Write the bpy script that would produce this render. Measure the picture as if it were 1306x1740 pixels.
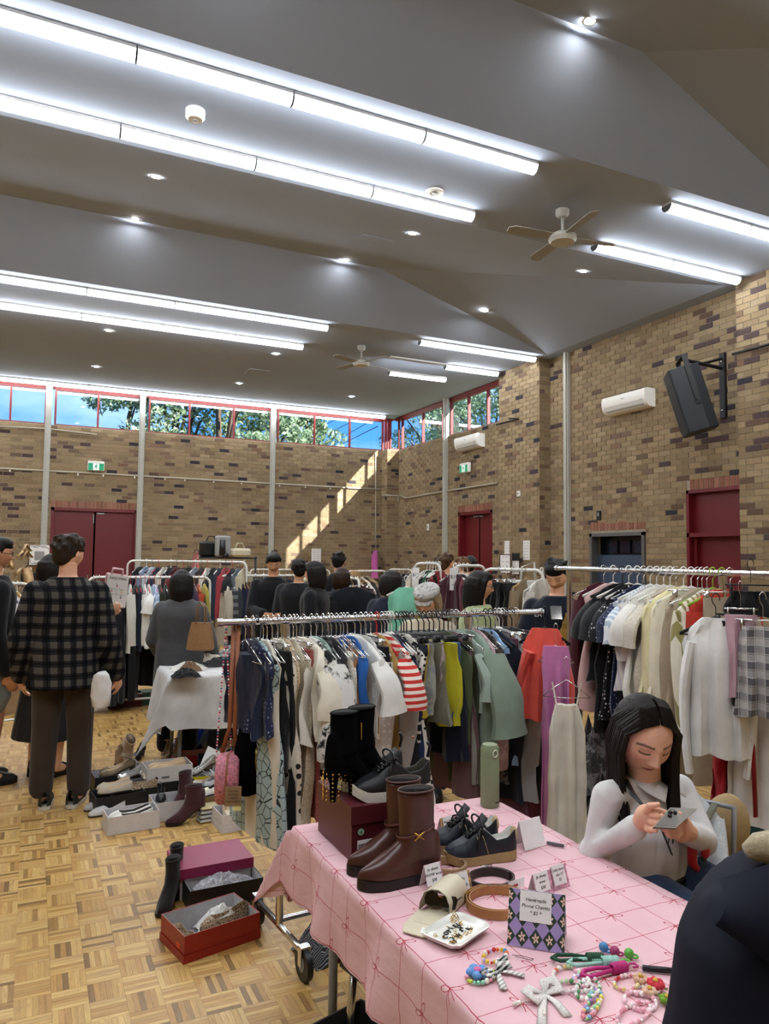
import bpy, math, random
import numpy as np
from mathutils import Matrix, Vector
random.seed(7); rng = np.random.default_rng(7)
scene = bpy.context.scene
for o in list(bpy.data.objects): bpy.data.objects.remove(o)
COL = scene.collection
# ---------------------------------------------------------------- camera
YAW, PITCH, ROLL, FPX, CAMH = math.radians(25.306), math.radians(3.559), math.radians(.63), 1263.15, 1.6
FW = np.array([math.sin(YAW)*math.cos(PITCH), math.cos(YAW)*math.cos(PITCH), math.sin(PITCH)])
_r = np.cross(FW, [0,0,1]); _r /= np.linalg.norm(_r); _u = np.cross(_r, FW)
RT = _r*math.cos(ROLL)+_u*math.sin(ROLL); UP = -_r*math.sin(ROLL)+_u*math.cos(ROLL)
CAM = np.array([0,0,CAMH])
cd = bpy.data.cameras.new('camera'); cam = bpy.data.objects.new('camera', cd); COL.objects.link(cam)
cd.sensor_fit = 'VERTICAL'; cd.sensor_height = 36; cd.lens = FPX/1740*36; cd.clip_start = .05; cd.clip_end = 300
M = Matrix.Identity(4)
for i in range(3):
    M[i][0], M[i][1], M[i][2], M[i][3] = RT[i], UP[i], -FW[i], CAM[i]
cam.matrix_world = M
scene.camera = cam
# surveying helpers: where a sight line meets a known plane of the room
def ray(x, y): return FW+RT*(x-653)/FPX-UP*(y-870)/FPX
def onz(x, y, z): d = ray(x, y); return CAM+d*(z-CAMH)/d[2]
def onX(x, y, X): d = ray(x, y); return CAM+d*X/d[0]
def onY(x, y, Y): d = ray(x, y); return CAM+d*Y/d[1]
def atd(x, y, D): return CAM+ray(x, y)*D
def zc(p): return float((np.array(p)-CAM)@FW)
# ---------------------------------------------------------------- colour management, world, sun
vs = scene.view_settings
vs.view_transform = 'Standard'; vs.look = 'None'; vs.gamma = 1; vs.use_curve_mapping = False
vs.exposure = 0.0
def lin(c):
    if isinstance(c, str): c = [int(c[i:i+2], 16)/255 for i in (0, 2, 4)]
    return tuple((x/12.92 if x <= .04045 else ((x+.055)/1.055)**2.4) for x in c[:3])
W = bpy.data.worlds.new('sky'); scene.world = W; W.use_nodes = True
wn, wl = W.node_tree.nodes, W.node_tree.links
bg = wn['Background']
tc = wn.new('ShaderNodeTexCoord'); mp = wn.new('ShaderNodeMapping'); mp.inputs['Scale'].default_value = (1, 1, 2.2)
nz = wn.new('ShaderNodeTexNoise'); nz.inputs['Scale'].default_value = 3.1; nz.inputs['Detail'].default_value = 7; nz.inputs['Roughness'].default_value = .6
rp = wn.new('ShaderNodeValToRGB'); rp.color_ramp.elements[0].position = .46; rp.color_ramp.elements[1].position = .8
mx = wn.new('ShaderNodeMixRGB'); mx.inputs[1].default_value = (*lin('4b8fe0'), 1); mx.inputs[2].default_value = (*lin('c4dcf5'), 1)
wl.new(tc.outputs['Generated'], mp.inputs['Vector']); wl.new(mp.outputs[0], nz.inputs['Vector'])
wl.new(nz.outputs['Fac'], rp.inputs[0]); wl.new(rp.outputs[0], mx.inputs[0]); wl.new(mx.outputs[0], bg.inputs[0])
bg.inputs[1].default_value = 2.2
SUND = Vector((-.6, 1, -.65)).normalized()
sd = bpy.data.lights.new('sun', 'SUN'); sd.energy = 24; sd.angle = .01; sd.color = (1, .97, .93)
so = bpy.data.objects.new('sun', sd); COL.objects.link(so); so.rotation_euler = SUND.to_track_quat('-Z', 'Y').to_euler()
LIGHT_BAR, DOWNLIGHT = 34.0, 420.0          # emission of the room's lamps
# ---------------------------------------------------------------- helpers
def empty(name, loc=(0,0,0), rz=0):
    o = bpy.data.objects.new(name, None); COL.objects.link(o); o.location = loc; o.rotation_euler = (0,0,rz); o.empty_display_size = .05
    return o
def tag(o, label=None, cat=None, group=None, kind=None):
    if label: o['label'] = label
    if cat: o['category'] = cat
    if group: o['group'] = group
    if kind: o['kind'] = kind
    return o
def rotz(a): return np.array([[math.cos(a), -math.sin(a), 0], [math.sin(a), math.cos(a), 0], [0,0,1]])
def rotx(a): return np.array([[1,0,0], [0, math.cos(a), -math.sin(a)], [0, math.sin(a), math.cos(a)]])
def roty(a): return np.array([[math.cos(a), 0, math.sin(a)], [0,1,0], [-math.sin(a), 0, math.cos(a)]])
class MB:
    def __init__(s): s.v = []; s.f = []; s.c = []; s.R = np.eye(3); s.T = np.zeros(3); s.col = None
    def at(s, T=(0,0,0), R=None): s.T = np.array(T, float); s.R = np.eye(3) if R is None else R; return s
    def add(s, V, F, col=None):
        n = len(s.v); V = np.asarray(V, float)@s.R.T+s.T
        s.v.extend(V.tolist()); s.f.extend([tuple(i+n for i in f) for f in F])
        c = col if col is not None else s.col
        if c is not None and not isinstance(c, np.ndarray): c = [tuple(c)]*len(V)
        s.c.extend([tuple(x) for x in c] if c is not None else [(1,1,1)]*len(V)); return s
    def box(s, c, d, col=None, R=None, skip=()):
        x, y, z = d[0]/2, d[1]/2, d[2]/2
        V = np.array([(-x,-y,-z),(x,-y,-z),(x,y,-z),(-x,y,-z),(-x,-y,z),(x,-y,z),(x,y,z),(-x,y,z)])
        if R is not None: V = V@R.T
        F = [(0,3,2,1),(4,5,6,7),(0,1,5,4),(1,2,6,5),(2,3,7,6),(3,0,4,7)]
        return s.add(V+np.array(c), [f for i, f in enumerate(F) if i not in skip], col)
    def bbox(s, c, d, b, col=None, R=None):          # box with chamfered edges
        h = np.array(d)/2; V = []; F = []
        for sx in (-1,1):
            for sy in (-1,1):
                for sz in (-1,1):
                    for k in range(3):
                        p = h-b; p[k] = h[k]; V.append(p*np.array((sx,sy,sz)))
        V = np.array(V)
        def idx(sx,sy,sz,k): return ((sx>0)*4+(sy>0)*2+(sz>0))*3+k
        S = (-1,1)
        for k in range(3):
            a, b2 = [(1,2),(0,2),(0,1)][k]
            for sg in S:
                q = []
                for u, w in ((-1,-1),(1,-1),(1,1),(-1,1)):
                    t = [0,0,0]; t[k] = sg; t[a] = u; t[b2] = w; q.append(idx(*t, k))
                F.append(tuple(q if (sg > 0) != (k == 1) else q[::-1]))
            for u in S:
                for w in S:
                    t0 = [0,0,0]; t0[a] = u; t0[b2] = w; t0[k] = -1; t1 = list(t0); t1[k] = 1
                    F.append((idx(*t0, a), idx(*t1, a), idx(*t1, b2), idx(*t0, b2)))
        for sx in S:
            for sy in S:
                for sz in S: F.append(tuple(idx(sx,sy,sz,k) for k in range(3)))
        if R is not None: V = V@R.T
        return s.add(V+np.array(c), F, col)
    def tube(s, path, rad, n=8, col=None, caps=True, closed=False, flat=None, up=None):
        P = np.array(path, float); m = len(P)
        rad = np.full(m, rad) if np.isscalar(rad) else np.array(rad, float)
        T = np.gradient(P, axis=0) if not closed else np.roll(P, -1, 0)-np.roll(P, 1, 0)
        T /= np.linalg.norm(T, axis=1)[:,None]+1e-12
        u = np.array(up if up is not None else ((0,0,1) if abs(T[0][2]) < .9 else (1,0,0)), float)
        V = []; 
        for i in range(m):
            a = np.cross(T[i], u); a /= np.linalg.norm(a)+1e-12; b = np.cross(a, T[i]); u = b
            for k in range(n):
                t = 2*math.pi*k/n
                fx, fy = (1, 1) if flat is None else flat
                V.append(P[i]+rad[i]*(fx*math.cos(t)*a+fy*math.sin(t)*b))
        F = []; mm = m if closed else m-1
        for i in range(mm):
            j = (i+1) % m
            for k in range(n):
                F.append((i*n+k, i*n+(k+1)%n, j*n+(k+1)%n, j*n+k))
        if caps and not closed:
            F.append(tuple(range(n))[::-1]); F.append(tuple((m-1)*n+k for k in range(n)))
        return s.add(V, F, col)
    def cyl(s, p0, p1, r0, r1=None, n=12, col=None): return s.tube([p0, p1], [r0, r0 if r1 is None else r1], n, col)
    def ell(s, c, r, nu=14, nv=9, col=None, R=None):
        V = [(0,0,1)]; F = []
        for i in range(1, nv):
            t = math.pi*i/nv
            for k in range(nu):
                p = 2*math.pi*k/nu; V.append((math.sin(t)*math.cos(p), math.sin(t)*math.sin(p), math.cos(t)))
        V.append((0,0,-1)); V = np.array(V)*np.array(r if not np.isscalar(r) else (r,r,r))
        for k in range(nu):
            F.append((0, 1+k, 1+(k+1)%nu)); e = len(V)-1; b = 1+(nv-2)*nu
            F.append((e, b+(k+1)%nu, b+k))
        for i in range(nv-2):
            for k in range(nu):
                a = 1+i*nu; F.append((a+k, a+nu+k, a+nu+(k+1)%nu, a+(k+1)%nu))
        if R is not None: V = V@R.T
        return s.add(V+np.array(c), F, col)
    def lathe(s, prof, n=20, col=None, c=(0,0,0)):
        V = []; F = []; m = len(prof)
        for r, z in prof:
            for k in range(n): V.append((r*math.cos(2*math.pi*k/n), r*math.sin(2*math.pi*k/n), z))
        for i in range(m-1):
            for k in range(n): F.append((i*n+k, i*n+(k+1)%n, (i+1)*n+(k+1)%n, (i+1)*n+k))
        return s.add(np.array(V)+np.array(c), F, col)
    def rings(s, R, caps=True, col=None):            # list of equal-length closed loops
        n = len(R[0]); V = np.concatenate([np.asarray(r, float) for r in R]); F = []
        for i in range(len(R)-1):
            for k in range(n): F.append((i*n+k, i*n+(k+1)%n, (i+1)*n+(k+1)%n, (i+1)*n+k))
        if caps: F.append(tuple(range(n))[::-1]); F.append(tuple((len(R)-1)*n+k for k in range(n)))
        return s.add(V, F, col)
    def grid(s, P, col=None, wrap=False):            # P[i][j] points
        P = np.asarray(P, float); a, b = P.shape[:2]; F = []
        for i in range(a-1):
            for j in range(b-1 if not wrap else b):
                F.append((i*b+j, i*b+(j+1)%b, (i+1)*b+(j+1)%b, (i+1)*b+j))
        return s.add(P.reshape(-1, 3), F, col)
    def prism(s, poly, h, z0=0, col=None):           # polygon in xy, extruded in z
        n = len(poly); V = [(x, y, z0) for x, y in poly]+[(x, y, z0+h) for x, y in poly]
        F = [tuple(range(n))[::-1], tuple(range(n, 2*n))]+[(k, (k+1)%n, n+(k+1)%n, n+k) for k in range(n)]
        return s.add(V, F, col)
    def mesh(s, name, smooth=True, colors=False):
        me = bpy.data.meshes.new(name); me.from_pydata(s.v, [], s.f)
        if colors:
            at = me.color_attributes.new('Col', 'FLOAT_COLOR', 'POINT')
            C = np.ones((len(s.v), 4)); C[:,:3] = np.array([x[:3] for x in s.c]).reshape(-1, 3); at.data.foreach_set('color', C.ravel())
        if smooth: me.polygons.foreach_set('use_smooth', [True]*len(me.polygons))
        me.update(); return me
    def build(s, name, m, parent=None, loc=(0,0,0), rz=0, smooth=True, colors=False, sharp=None):
        me = s.mesh(name, smooth, colors); me.materials.append(m)
        if smooth and sharp is not None: me.set_sharp_from_angle(angle=math.radians(sharp))
        return link(name, me, parent, loc, rz)
def link(name, me, parent=None, loc=(0,0,0), rz=0):
    o = bpy.data.objects.new(name, me); COL.objects.link(o); o.location = loc
    o.rotation_euler = (0,0,rz) if np.isscalar(rz) else rz
    if parent is not None: o.parent = parent
    return o
def copy_tree(o, parent=None):
    c = o.copy(); COL.objects.link(c); c.parent = parent
    for ch in [x for x in o.children]: copy_tree(ch, c)
    return c
TMP = bpy.data.scenes.new('workshop')               # a bench for shaping meshes, removed at the end
def shaped(o):
    TMP.collection.objects.link(o); vl = TMP.view_layers[0]; vl.update()
    return bpy.data.meshes.new_from_object(o.evaluated_get(vl.depsgraph))
# ---------------------------------------------------------------- materials
MATS = {}
class NT:
    def __init__(s, m): s.n = m.node_tree.nodes; s.l = m.node_tree.links; s.b = s.n['Principled BSDF']
    def new(s, t, **k):
        x = s.n.new('ShaderNode'+t)
        for a, b in k.items():
            if a.startswith('i_'): x.inputs[a[2:].replace('_', ' ')].default_value = b
            else: setattr(x, a, b)
        return x
    def lk(s, a, b): s.l.new(a, b)
    def math(s, op, a, b=None, c=None):
        x = s.n.new('ShaderNodeMath'); x.operation = op
        for i, v in enumerate((a, b, c)):
            if v is None: continue
            if hasattr(v, 'links'): s.l.new(v, x.inputs[i])
            else: x.inputs[i].default_value = v
        return x.outputs[0]
    def mix(s, f, a, b, mode='MIX'):
        x = s.n.new('ShaderNodeMixRGB'); x.blend_type = mode
        for i, v in enumerate((f, a, b)):
            if hasattr(v, 'links'): s.l.new(v, x.inputs[i])
            else: x.inputs[i].default_value = v if i == 0 else ((*v, 1) if len(v) == 3 else v)
        return x.outputs[0]
    def ramp(s, f, stops, interp='LINEAR'):
        x = s.n.new('ShaderNodeValToRGB'); x.color_ramp.interpolation = interp
        e = x.color_ramp.elements
        while len(e) < len(stops): e.new(.5)
        for el, (p, c) in zip(e, stops): el.position = p; el.color = (*c, 1) if len(c) == 3 else c
        s.l.new(f, x.inputs[0]); return x.outputs[0]
    def bump(s, h, st=.3, d=.01):
        x = s.n.new('ShaderNodeBump'); x.inputs['Strength'].default_value = st; x.inputs['Distance'].default_value = d
        s.l.new(h, x.inputs['Height']); s.l.new(x.outputs[0], s.b.inputs['Normal'])
    def sep(s, v):
        x = s.n.new('ShaderNodeSeparateXYZ'); s.l.new(v, x.inputs[0]); return x.outputs
def newmat(name, rough=.6, metal=0, spec=.4):
    m = bpy.data.materials.new(name); m.use_nodes = True; t = NT(m)
    t.b.inputs['Roughness'].default_value = rough; t.b.inputs['Metallic'].default_value = metal
    t.b.inputs['Specular IOR Level'].default_value = spec
    return m, t
def plain(name, col, rough=.6, metal=0, spec=.4, var=.06, scale=40, bump=0, coat=0, sheen=0):
    if name in MATS: return MATS[name]
    m, t = newmat(name, rough, metal, spec); c = lin(col)
    o = t.new('TexCoord'); n = t.new('TexNoise', i_Scale=scale, i_Detail=4); t.lk(o.outputs['Object'], n.inputs['Vector'])
    lo = tuple(x*(1-var*1.6) for x in c); hi = tuple(min(1, x*(1+var*1.6)) for x in c)
    t.lk(t.ramp(n.outputs['Fac'], [(.3, lo), (.7, hi)]), t.b.inputs['Base Color'])
    if bump: t.bump(n.outputs['Fac'], bump, .004)
    if coat: t.b.inputs['Coat Weight'].default_value = coat; t.b.inputs['Coat Roughness'].default_value = .15
    if sheen: t.b.inputs['Sheen Weight'].default_value = sheen
    MATS[name] = m; return m
def vcol(name, rough=.6, spec=.4, metal=0, nscale=60, namt=.12, bump=0, sss=0):
    if name in MATS: return MATS[name]
    m, t = newmat(name, rough, metal, spec)
    a = t.new('VertexColor', layer_name='Col'); o = t.new('TexCoord')
    n = t.new('TexNoise', i_Scale=nscale, i_Detail=5); t.lk(o.outputs['Object'], n.inputs['Vector'])
    g = t.ramp(n.outputs['Fac'], [(.25, (1-namt,)*3), (.75, (1+namt,)*3)])
    t.lk(t.mix(1, a.outputs['Color'], g, 'MULTIPLY'), t.b.inputs['Base Color'])
    if bump: t.bump(n.outputs['Fac'], bump, .004)
    if sss: t.b.inputs['Subsurface Weight'].default_value = sss; t.b.inputs['Subsurface Radius'].default_value = (.012,.005,.003)
    MATS[name] = m; return m
def emit(name, col, st):
    m, t = newmat(name); t.b.inputs['Base Color'].default_value = (*col, 1)
    t.b.inputs['Emission Color'].default_value = (*col, 1); t.b.inputs['Emission Strength'].default_value = st
    MATS[name] = m; return m
def glassmat():
    m, t = newmat('window_glass'); out = t.n['Material Output']
    tr = t.new('BsdfTransparent'); gl = t.new('BsdfGlossy'); gl.inputs['Roughness'].default_value = .01
    tr.inputs[0].default_value = (.93,.96,.95,1)
    g = t.new('NewGeometry'); vm = t.new('VectorMath', operation='DOT_PRODUCT'); mixs = t.new('MixShader')
    t.lk(g.outputs['Incoming'], vm.inputs[0]); t.lk(g.outputs['Normal'], vm.inputs[1])
    k = t.math('MULTIPLY_ADD', t.math('POWER', t.math('SUBTRACT', 1, t.math('ABSOLUTE', vm.outputs['Value'])), 5), .9, .05)
    t.lk(k, mixs.inputs[0]); t.lk(tr.outputs[0], mixs.inputs[1]); t.lk(gl.outputs[0], mixs.inputs[2]); t.lk(mixs.outputs[0], out.inputs[0])
    return m
GLASS = glassmat()
CHROME = plain('chrome', 'd8d8da', .18, 1, var=.02)
STEELW = plain('white_enamel_tube', 'dcdcd8', .3, 0, .5, var=.02)
BLACKM = plain('black_metal', '17181b', .45, 0, .4)
GOLD = plain('gold_metal', 'c8a24c', .25, 1)
WHITEP = plain('white_plastic', 'e6e6e2', .35, 0, .5, var=.02)
BLACKP = plain('black_plastic', '131316', .4)
PAPER = plain('white_paper', 'e4e3e4', .7, var=.02)
INK = plain('black_ink', '141416', .7)
GREYP = plain('grey_plastic', '8d9092', .45)
# ================================================================ the hall
XR, XP, YB, ZL, ZR = 9.0, 8.74, 18.5, 5.5, 6.27
SILL, WTOP = 4.57, 5.42
XL, YN = -6.0, -4.5
RED = plain('red_door_paint', '62131b', .42, 0, .4, var=.03, scale=6)
REDF = plain('red_frame_paint', '74211f', .45, 0, .4, var=.04, scale=10)
POSTM = plain('grey_painted_post', 'a9a9a2', .5, var=.03, scale=8)
CEILM = plain('ceiling_paint', '99a3b4', .85, 0, .2, var=.012, scale=1.5)
MORT = plain('mortar', '9b9080', .95, 0, .1, var=.1, scale=25, bump=.2)
BRICK = vcol('brick', .9, .15, 0, 55, .22, .35)
LINT = vcol('lintel_brick', .88, .15, 0, 60, .15, .3)
# ---- floor: mosaic parquet, squares of six fingers
SQ = .1225
def wood_mat():
    m, t = newmat('parquet_finger', .32, 0, .45)
    a = t.new('VertexColor', layer_name='Col'); g = t.new('NewGeometry')
    mp = t.new('Mapping'); t.lk(g.outputs['Position'], mp.inputs['Vector'])
    n = t.new('TexNoise', i_Scale=9, i_Detail=8, i_Roughness=.65, i_Distortion=1.2)
    # grain runs along the finger: alpha channel of the colour says which way
    nx = t.new('Mapping'); nx.inputs['Scale'].default_value = (1.2, 14, 1); ny = t.new('Mapping'); ny.inputs['Scale'].default_value = (14, 1.2, 1)
    t.lk(g.outputs['Position'], nx.inputs[0]); t.lk(g.outputs['Position'], ny.inputs[0])
    v = t.mix(a.outputs['Alpha'], nx.outputs[0], ny.outputs[0]); t.lk(v, n.inputs['Vector'])
    r = t.ramp(n.outputs['Fac'], [(.3, (.72,.69,.62)), (.62, (1.08,1.08,1.06))])
    t.lk(t.mix(1, a.outputs['Color'], r, 'MULTIPLY'), t.b.inputs['Base Color'])
    n2 = t.new('TexNoise', i_Scale=3, i_Detail=3); t.lk(g.outputs['Position'], n2.inputs['Vector'])
    t.lk(t.ramp(n2.outputs['Fac'], [(.2, (.36,)*3), (.8, (.44,)*3)]), t.b.inputs['Roughness'])
    return m
WOOD = wood_mat()
def floor_far_mat():
    m, t = newmat('parquet_far', .36, 0, .4)
    g = t.new('NewGeometry'); s = t.sep(g.outputs['Position'])
    u = t.math('DIVIDE', s[0], SQ); v = t.math('DIVIDE', s[1], SQ)
    ck = t.math('MODULO', t.math('ADD', t.math('FLOOR', u), t.math('ADD', t.math('FLOOR', v), 400)), 2)
    fu = t.math('FLOOR', t.math('MULTIPLY', u, 6)); fv = t.math('FLOOR', t.math('MULTIPLY', v, 6))
    cu = t.math('FLOOR', u); cv = t.math('FLOOR', v)
    a = t.n.new('ShaderNodeCombineXYZ'); t.lk(fu, a.inputs[0]); t.lk(cv, a.inputs[1])
    b = t.n.new('ShaderNodeCombineXYZ'); t.lk(cu, b.inputs[0]); t.lk(fv, b.inputs[1]); b.inputs[2].default_value = 3
    w = t.new('TexWhiteNoise'); t.lk(t.mix(ck, a.outputs[0], b.outputs[0]), w.inputs['Vector'])
    t.lk(t.ramp(w.outputs['Value'], [(0, lin('735634')), (.15, lin('9c7846')), (.7, lin('b29058')), (1, lin('bf9d66'))]), t.b.inputs['Base Color'])
    return m
mb = MB(); mb.box(((XL+XR)/2+.5, (YB+YN)/2+.5, -.05), (XR-XL+2, YB-YN+2, .09))
floor = tag(mb.build('floor', floor_far_mat(), smooth=False), 'honey coloured mosaic parquet floor of the hall', 'floor', kind='structure')
pal = [lin(c) for c in ('bd9a5e','b79357','b08b50','c3a268','ab8349','96723f','7d5f37','b99762','c7a76e','a47d46')]
wgt = np.array([.16,.16,.14,.12,.12,.08,.05,.09,.05,.03]); wgt /= wgt.sum()
fing = []
for i in range(-14, 32):
    for j in range(18, 80):
        x0, y0 = i*SQ, j*SQ
        p = np.array((x0+SQ/2, y0+SQ/2, 0))-CAM; dz = p@FW
        if dz < 1.5: continue
        px = 653+FPX*(p@RT)/dz; py = 870-FPX*(p@UP)/dz
        if px < -60 or px > 1100 or py > 1830: continue
        o = (i+j) % 2
        for k in range(6): fing.append((x0, y0, k, o, px, py, dz))
def finger_col(): return np.array(pal[rng.choice(len(pal), p=wgt)])*rng.uniform(.93, 1.07)
variants = {}
for o in (0, 1):
    for q in range(14):
        b = MB(); w, l = SQ/6-.0007, SQ-.0008
        b.box((0,0,-.0025), (w, l, .005) if o == 0 else (l, w, .005), skip=(0,))
        me = b.mesh('finger', False); at = me.color_attributes.new('Col', 'FLOAT_COLOR', 'POINT')
        c = finger_col() if q else np.array(pal[6]); at.data.foreach_set('color', np.tile([*c, float(o == 0)], len(b.v)))
        me.materials.append(WOOD); variants[(o, q)] = me
fing.sort(key=lambda t: t[6] if 0 < t[4] < 640 and t[5] < 1735 else 99)
ind, rest = fing[:300], fing[300:]
for x0, y0, k, o, *_ in ind:
    c = ((x0+(k+.5)*SQ/6, y0+SQ/2) if o == 0 else (x0+SQ/2, y0+(k+.5)*SQ/6))
    f = link('parquet_finger', variants[(o, int(rng.integers(1, 14)) if rng.random() > .06 else 0)], floor, (*c, .0005+rng.uniform(0, .0004)))
V = []; F = []; C = []
w, l = (SQ/6-.0007)/2, (SQ-.0008)/2
for x0, y0, k, o, *_ in rest:
    cx, cy = ((x0+(k+.5)*SQ/6, y0+SQ/2) if o == 0 else (x0+SQ/2, y0+(k+.5)*SQ/6)); a, b_ = (w, l) if o == 0 else (l, w)
    z = .0005+rng.uniform(0, .0004); n = len(V)
    V += [(cx-a,cy-b_,z),(cx+a,cy-b_,z),(cx+a,cy+b_,z),(cx-a,cy+b_,z),(cx-a,cy-b_,-.005),(cx+a,cy-b_,-.005),(cx+a,cy+b_,-.005),(cx-a,cy+b_,-.005)]
    F += [(n,n+1,n+2,n+3),(n+4,n+5,n+1,n),(n+5,n+6,n+2,n+1),(n+6,n+7,n+3,n+2),(n+7,n+4,n,n+3)]
    c = finger_col(); C += [(*c, float(o == 0))]*8
me = bpy.data.meshes.new('parquet_fingers'); me.from_pydata(V, [], F); at = me.color_attributes.new('Col', 'FLOAT_COLOR', 'POINT')
at.data.foreach_set('color', np.array(C).ravel()); me.materials.append(WOOD); me.update()
tag(link('parquet_fingers', me, floor), kind='stuff')
# ---- brick walls
BPAL = [lin(c) for c in ('a3936f','9a8967','aa9874','9e8c6b','938264','ad9c7a','9b8766','a69270')]
DARK = [lin(c) for c in ('4c4448','3c3a40','5a4c4a','6b5848')]
BRN = [lin(c) for c in ('86705a','8a7058','7c6a58')]
BTINT = np.array((.72,.69,.73))
def brick_col(dark=.09, brn=.08):
    r = rng.random()
    c = DARK[rng.integers(4)] if r < dark else BRN[rng.integers(3)] if r < dark+brn else BPAL[rng.integers(8)]
    return np.array(c)*BTINT*rng.uniform(.9, 1.08)
def visible_px(p):
    q = np.array(p)-CAM; d = q@FW
    if d < .5: return None
    x = 653+FPX*(q@RT)/d; y = 870-FPX*(q@UP)/d
    return d if (-15 < x < 1320 and 400 < y < 1010) else None
BW, BH, JT = .24, .086, .011
def brick_face(P0, U, N, length, z0, z1, holes, out, soldiers=()):
    """courses on the plane through P0 along U with outward normal N; holes are (u0,u1,z0,z1)"""
    U, N = np.array(U, float), np.array(N, float); row = 0; z = z0
    while z < z1-.02:
        h = min(BH-JT, z1-z); off = (0 if row % 2 else BW/2)+0
        k = -1
        while True:
            a, b = k*BW+off, (k+1)*BW+off-JT; k += 1
            if a > length: break
            a, b = max(a, 0), min(b, length)
            if b-a < .03: continue
            segs = [(a, b)]
            for (h0, h1, y0, y1) in holes:
                if z+h*.6 > y0 and z+h*.4 < y1:
                    ns = []
                    for s0, s1 in segs:
                        if h1 <= s0 or h0 >= s1: ns.append((s0, s1))
                        else:
                            if h0-s0 > .02: ns.append((s0, h0-.005))
                            if s1-h1 > .02: ns.append((h1+.005, s1))
                    segs = ns
            for s0, s1 in segs:
                out.append((P0+U*(s0+s1)/2+np.array((0,0,z+h/2)), U, N, s1-s0, h))
        z += BH; row += 1
def bricks_to_objects(out, wall, mat, dark, brn, nmax=300):
    cand = []
    for i, (c, U, N, w, h) in enumerate(out):
        d = visible_px(c)
        if d and abs(w-(BW-JT)) < .002 and abs(h-(BH-JT)) < .002: cand.append((d, i))
    cand.sort(); sel = set(i for _, i in cand[:nmax])
    var = []
    for q in range(16):
        b = MB(); b.box((0,0,0), (BW-JT, .02, BH-JT), skip=(4,)); b.c = [tuple(brick_col(dark, brn))]*8
        me = b.mesh('brick', False, True); me.materials.append(mat); var.append(me)
    V = []; F = []; C = []
    for i, (c, U, N, w, h) in enumerate(out):
        pr = rng.uniform(0, .004)
        if i in sel:
            ang = math.atan2(U[1], U[0])
            link('brick', var[rng.integers(16)], wall, c+N*(pr-.004), ang); continue
        n = len(V); o = N*(.006+pr); iN = -N*.012
        for q in (o, iN):
            for su, sz in ((-1,-1),(1,-1),(1,1),(-1,1)): V.append(c+q+U*su*w/2+np.array((0,0,sz*h/2)))
        F += [(n,n+1,n+2,n+3),(n,n+4,n+5,n+1),(n+1,n+5,n+6,n+2),(n+2,n+6,n+7,n+3),(n+3,n+7,n+4,n)]
        C += [(*brick_col(dark, brn), 1)]*8
    me = bpy.data.meshes.new('brick_courses'); me.from_pydata([tuple(v) for v in V], [], F)
    at = me.color_attributes.new('Col', 'FLOAT_COLOR', 'POINT'); at.data.foreach_set('color', np.array(C).ravel()); me.materials.append(mat); me.update()
    tag(link('brick_courses', me, wall), kind='stuff')
def wall_slab(b, x0, x1, y0, y1, z0, z1): b.box(((x0+x1)/2, (y0+y1)/2, (z0+z1)/2), (x1-x0, y1-y0, z1-z0))
DOORH = 2.68
DBX = (.36, 2.25)                                   # back door opening
DRY = (13.55, 14.98)                                # double door in the right wall, by the corner
HAT = (9.1, 10.41, 1.0, 2.08)                        # serving hatch
DTY = (7.1, 8.25)                                   # transom door
# back wall, cut for its door
b = MB()
wall_slab(b, XL, DBX[0], YB, YB+.3, 0, SILL); wall_slab(b, DBX[1], XR+.3, YB, YB+.3, 0, SILL); wall_slab(b, *DBX, YB, YB+.3, DOORH, SILL)
wall_back = tag(b.build('wall_back', MORT, smooth=False), 'far tan brick wall below the strip of windows', 'wall', kind='structure')
out = []
brick_face(np.array((-1.6, YB, 0)), (1,0,0), (0,-1,0), 8.65+1.6, 0, SILL, [(DBX[0]+1.6, DBX[1]+1.6, 0, DOORH+.16)], out)
brick_face(np.array((8.65, YB, 0)), (0,-1,0), (-1,0,0), .35, 0, SILL, [], out)
brick_face(np.array((8.65, YB-.35, 0)), (1,0,0), (0,-1,0), .35, 0, SILL, [], out)
bricks_to_objects(out, wall_back, BRICK, .055, .07)
wall_slab(bb := MB(), 8.65, XR, YB-.35, YB, 0, SILL); bb.build('corner_pier', MORT, wall_back, smooth=False)
def soldiers(wall, P0, U, N, length, z):
    n = int(length/.086); U = np.array(U, float); N = np.array(N, float)
    cols = ('8a5f4e','7e5546','94685a','855a4a')
    ms = []
    for q in range(4):
        s = MB(); s.box((0,0,0), (.074, .02, .15), skip=(4,)); s.c = [lin(cols[q])]*8
        me = s.mesh('lintel_brick', False, True); me.materials.append(LINT); ms.append(me)
    for k in range(n): link('lintel_brick', ms[rng.integers(4)], wall, np.array(P0)+U*(k+.5)*length/n+N*(-.002)+np.array((0,0,z+.08)), math.atan2(U[1], U[0]))
soldiers(wall_back, (DBX[0]-.02, YB, 0), (1,0,0), (0,-1,0), DBX[1]-DBX[0]+.04, DOORH)
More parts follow.
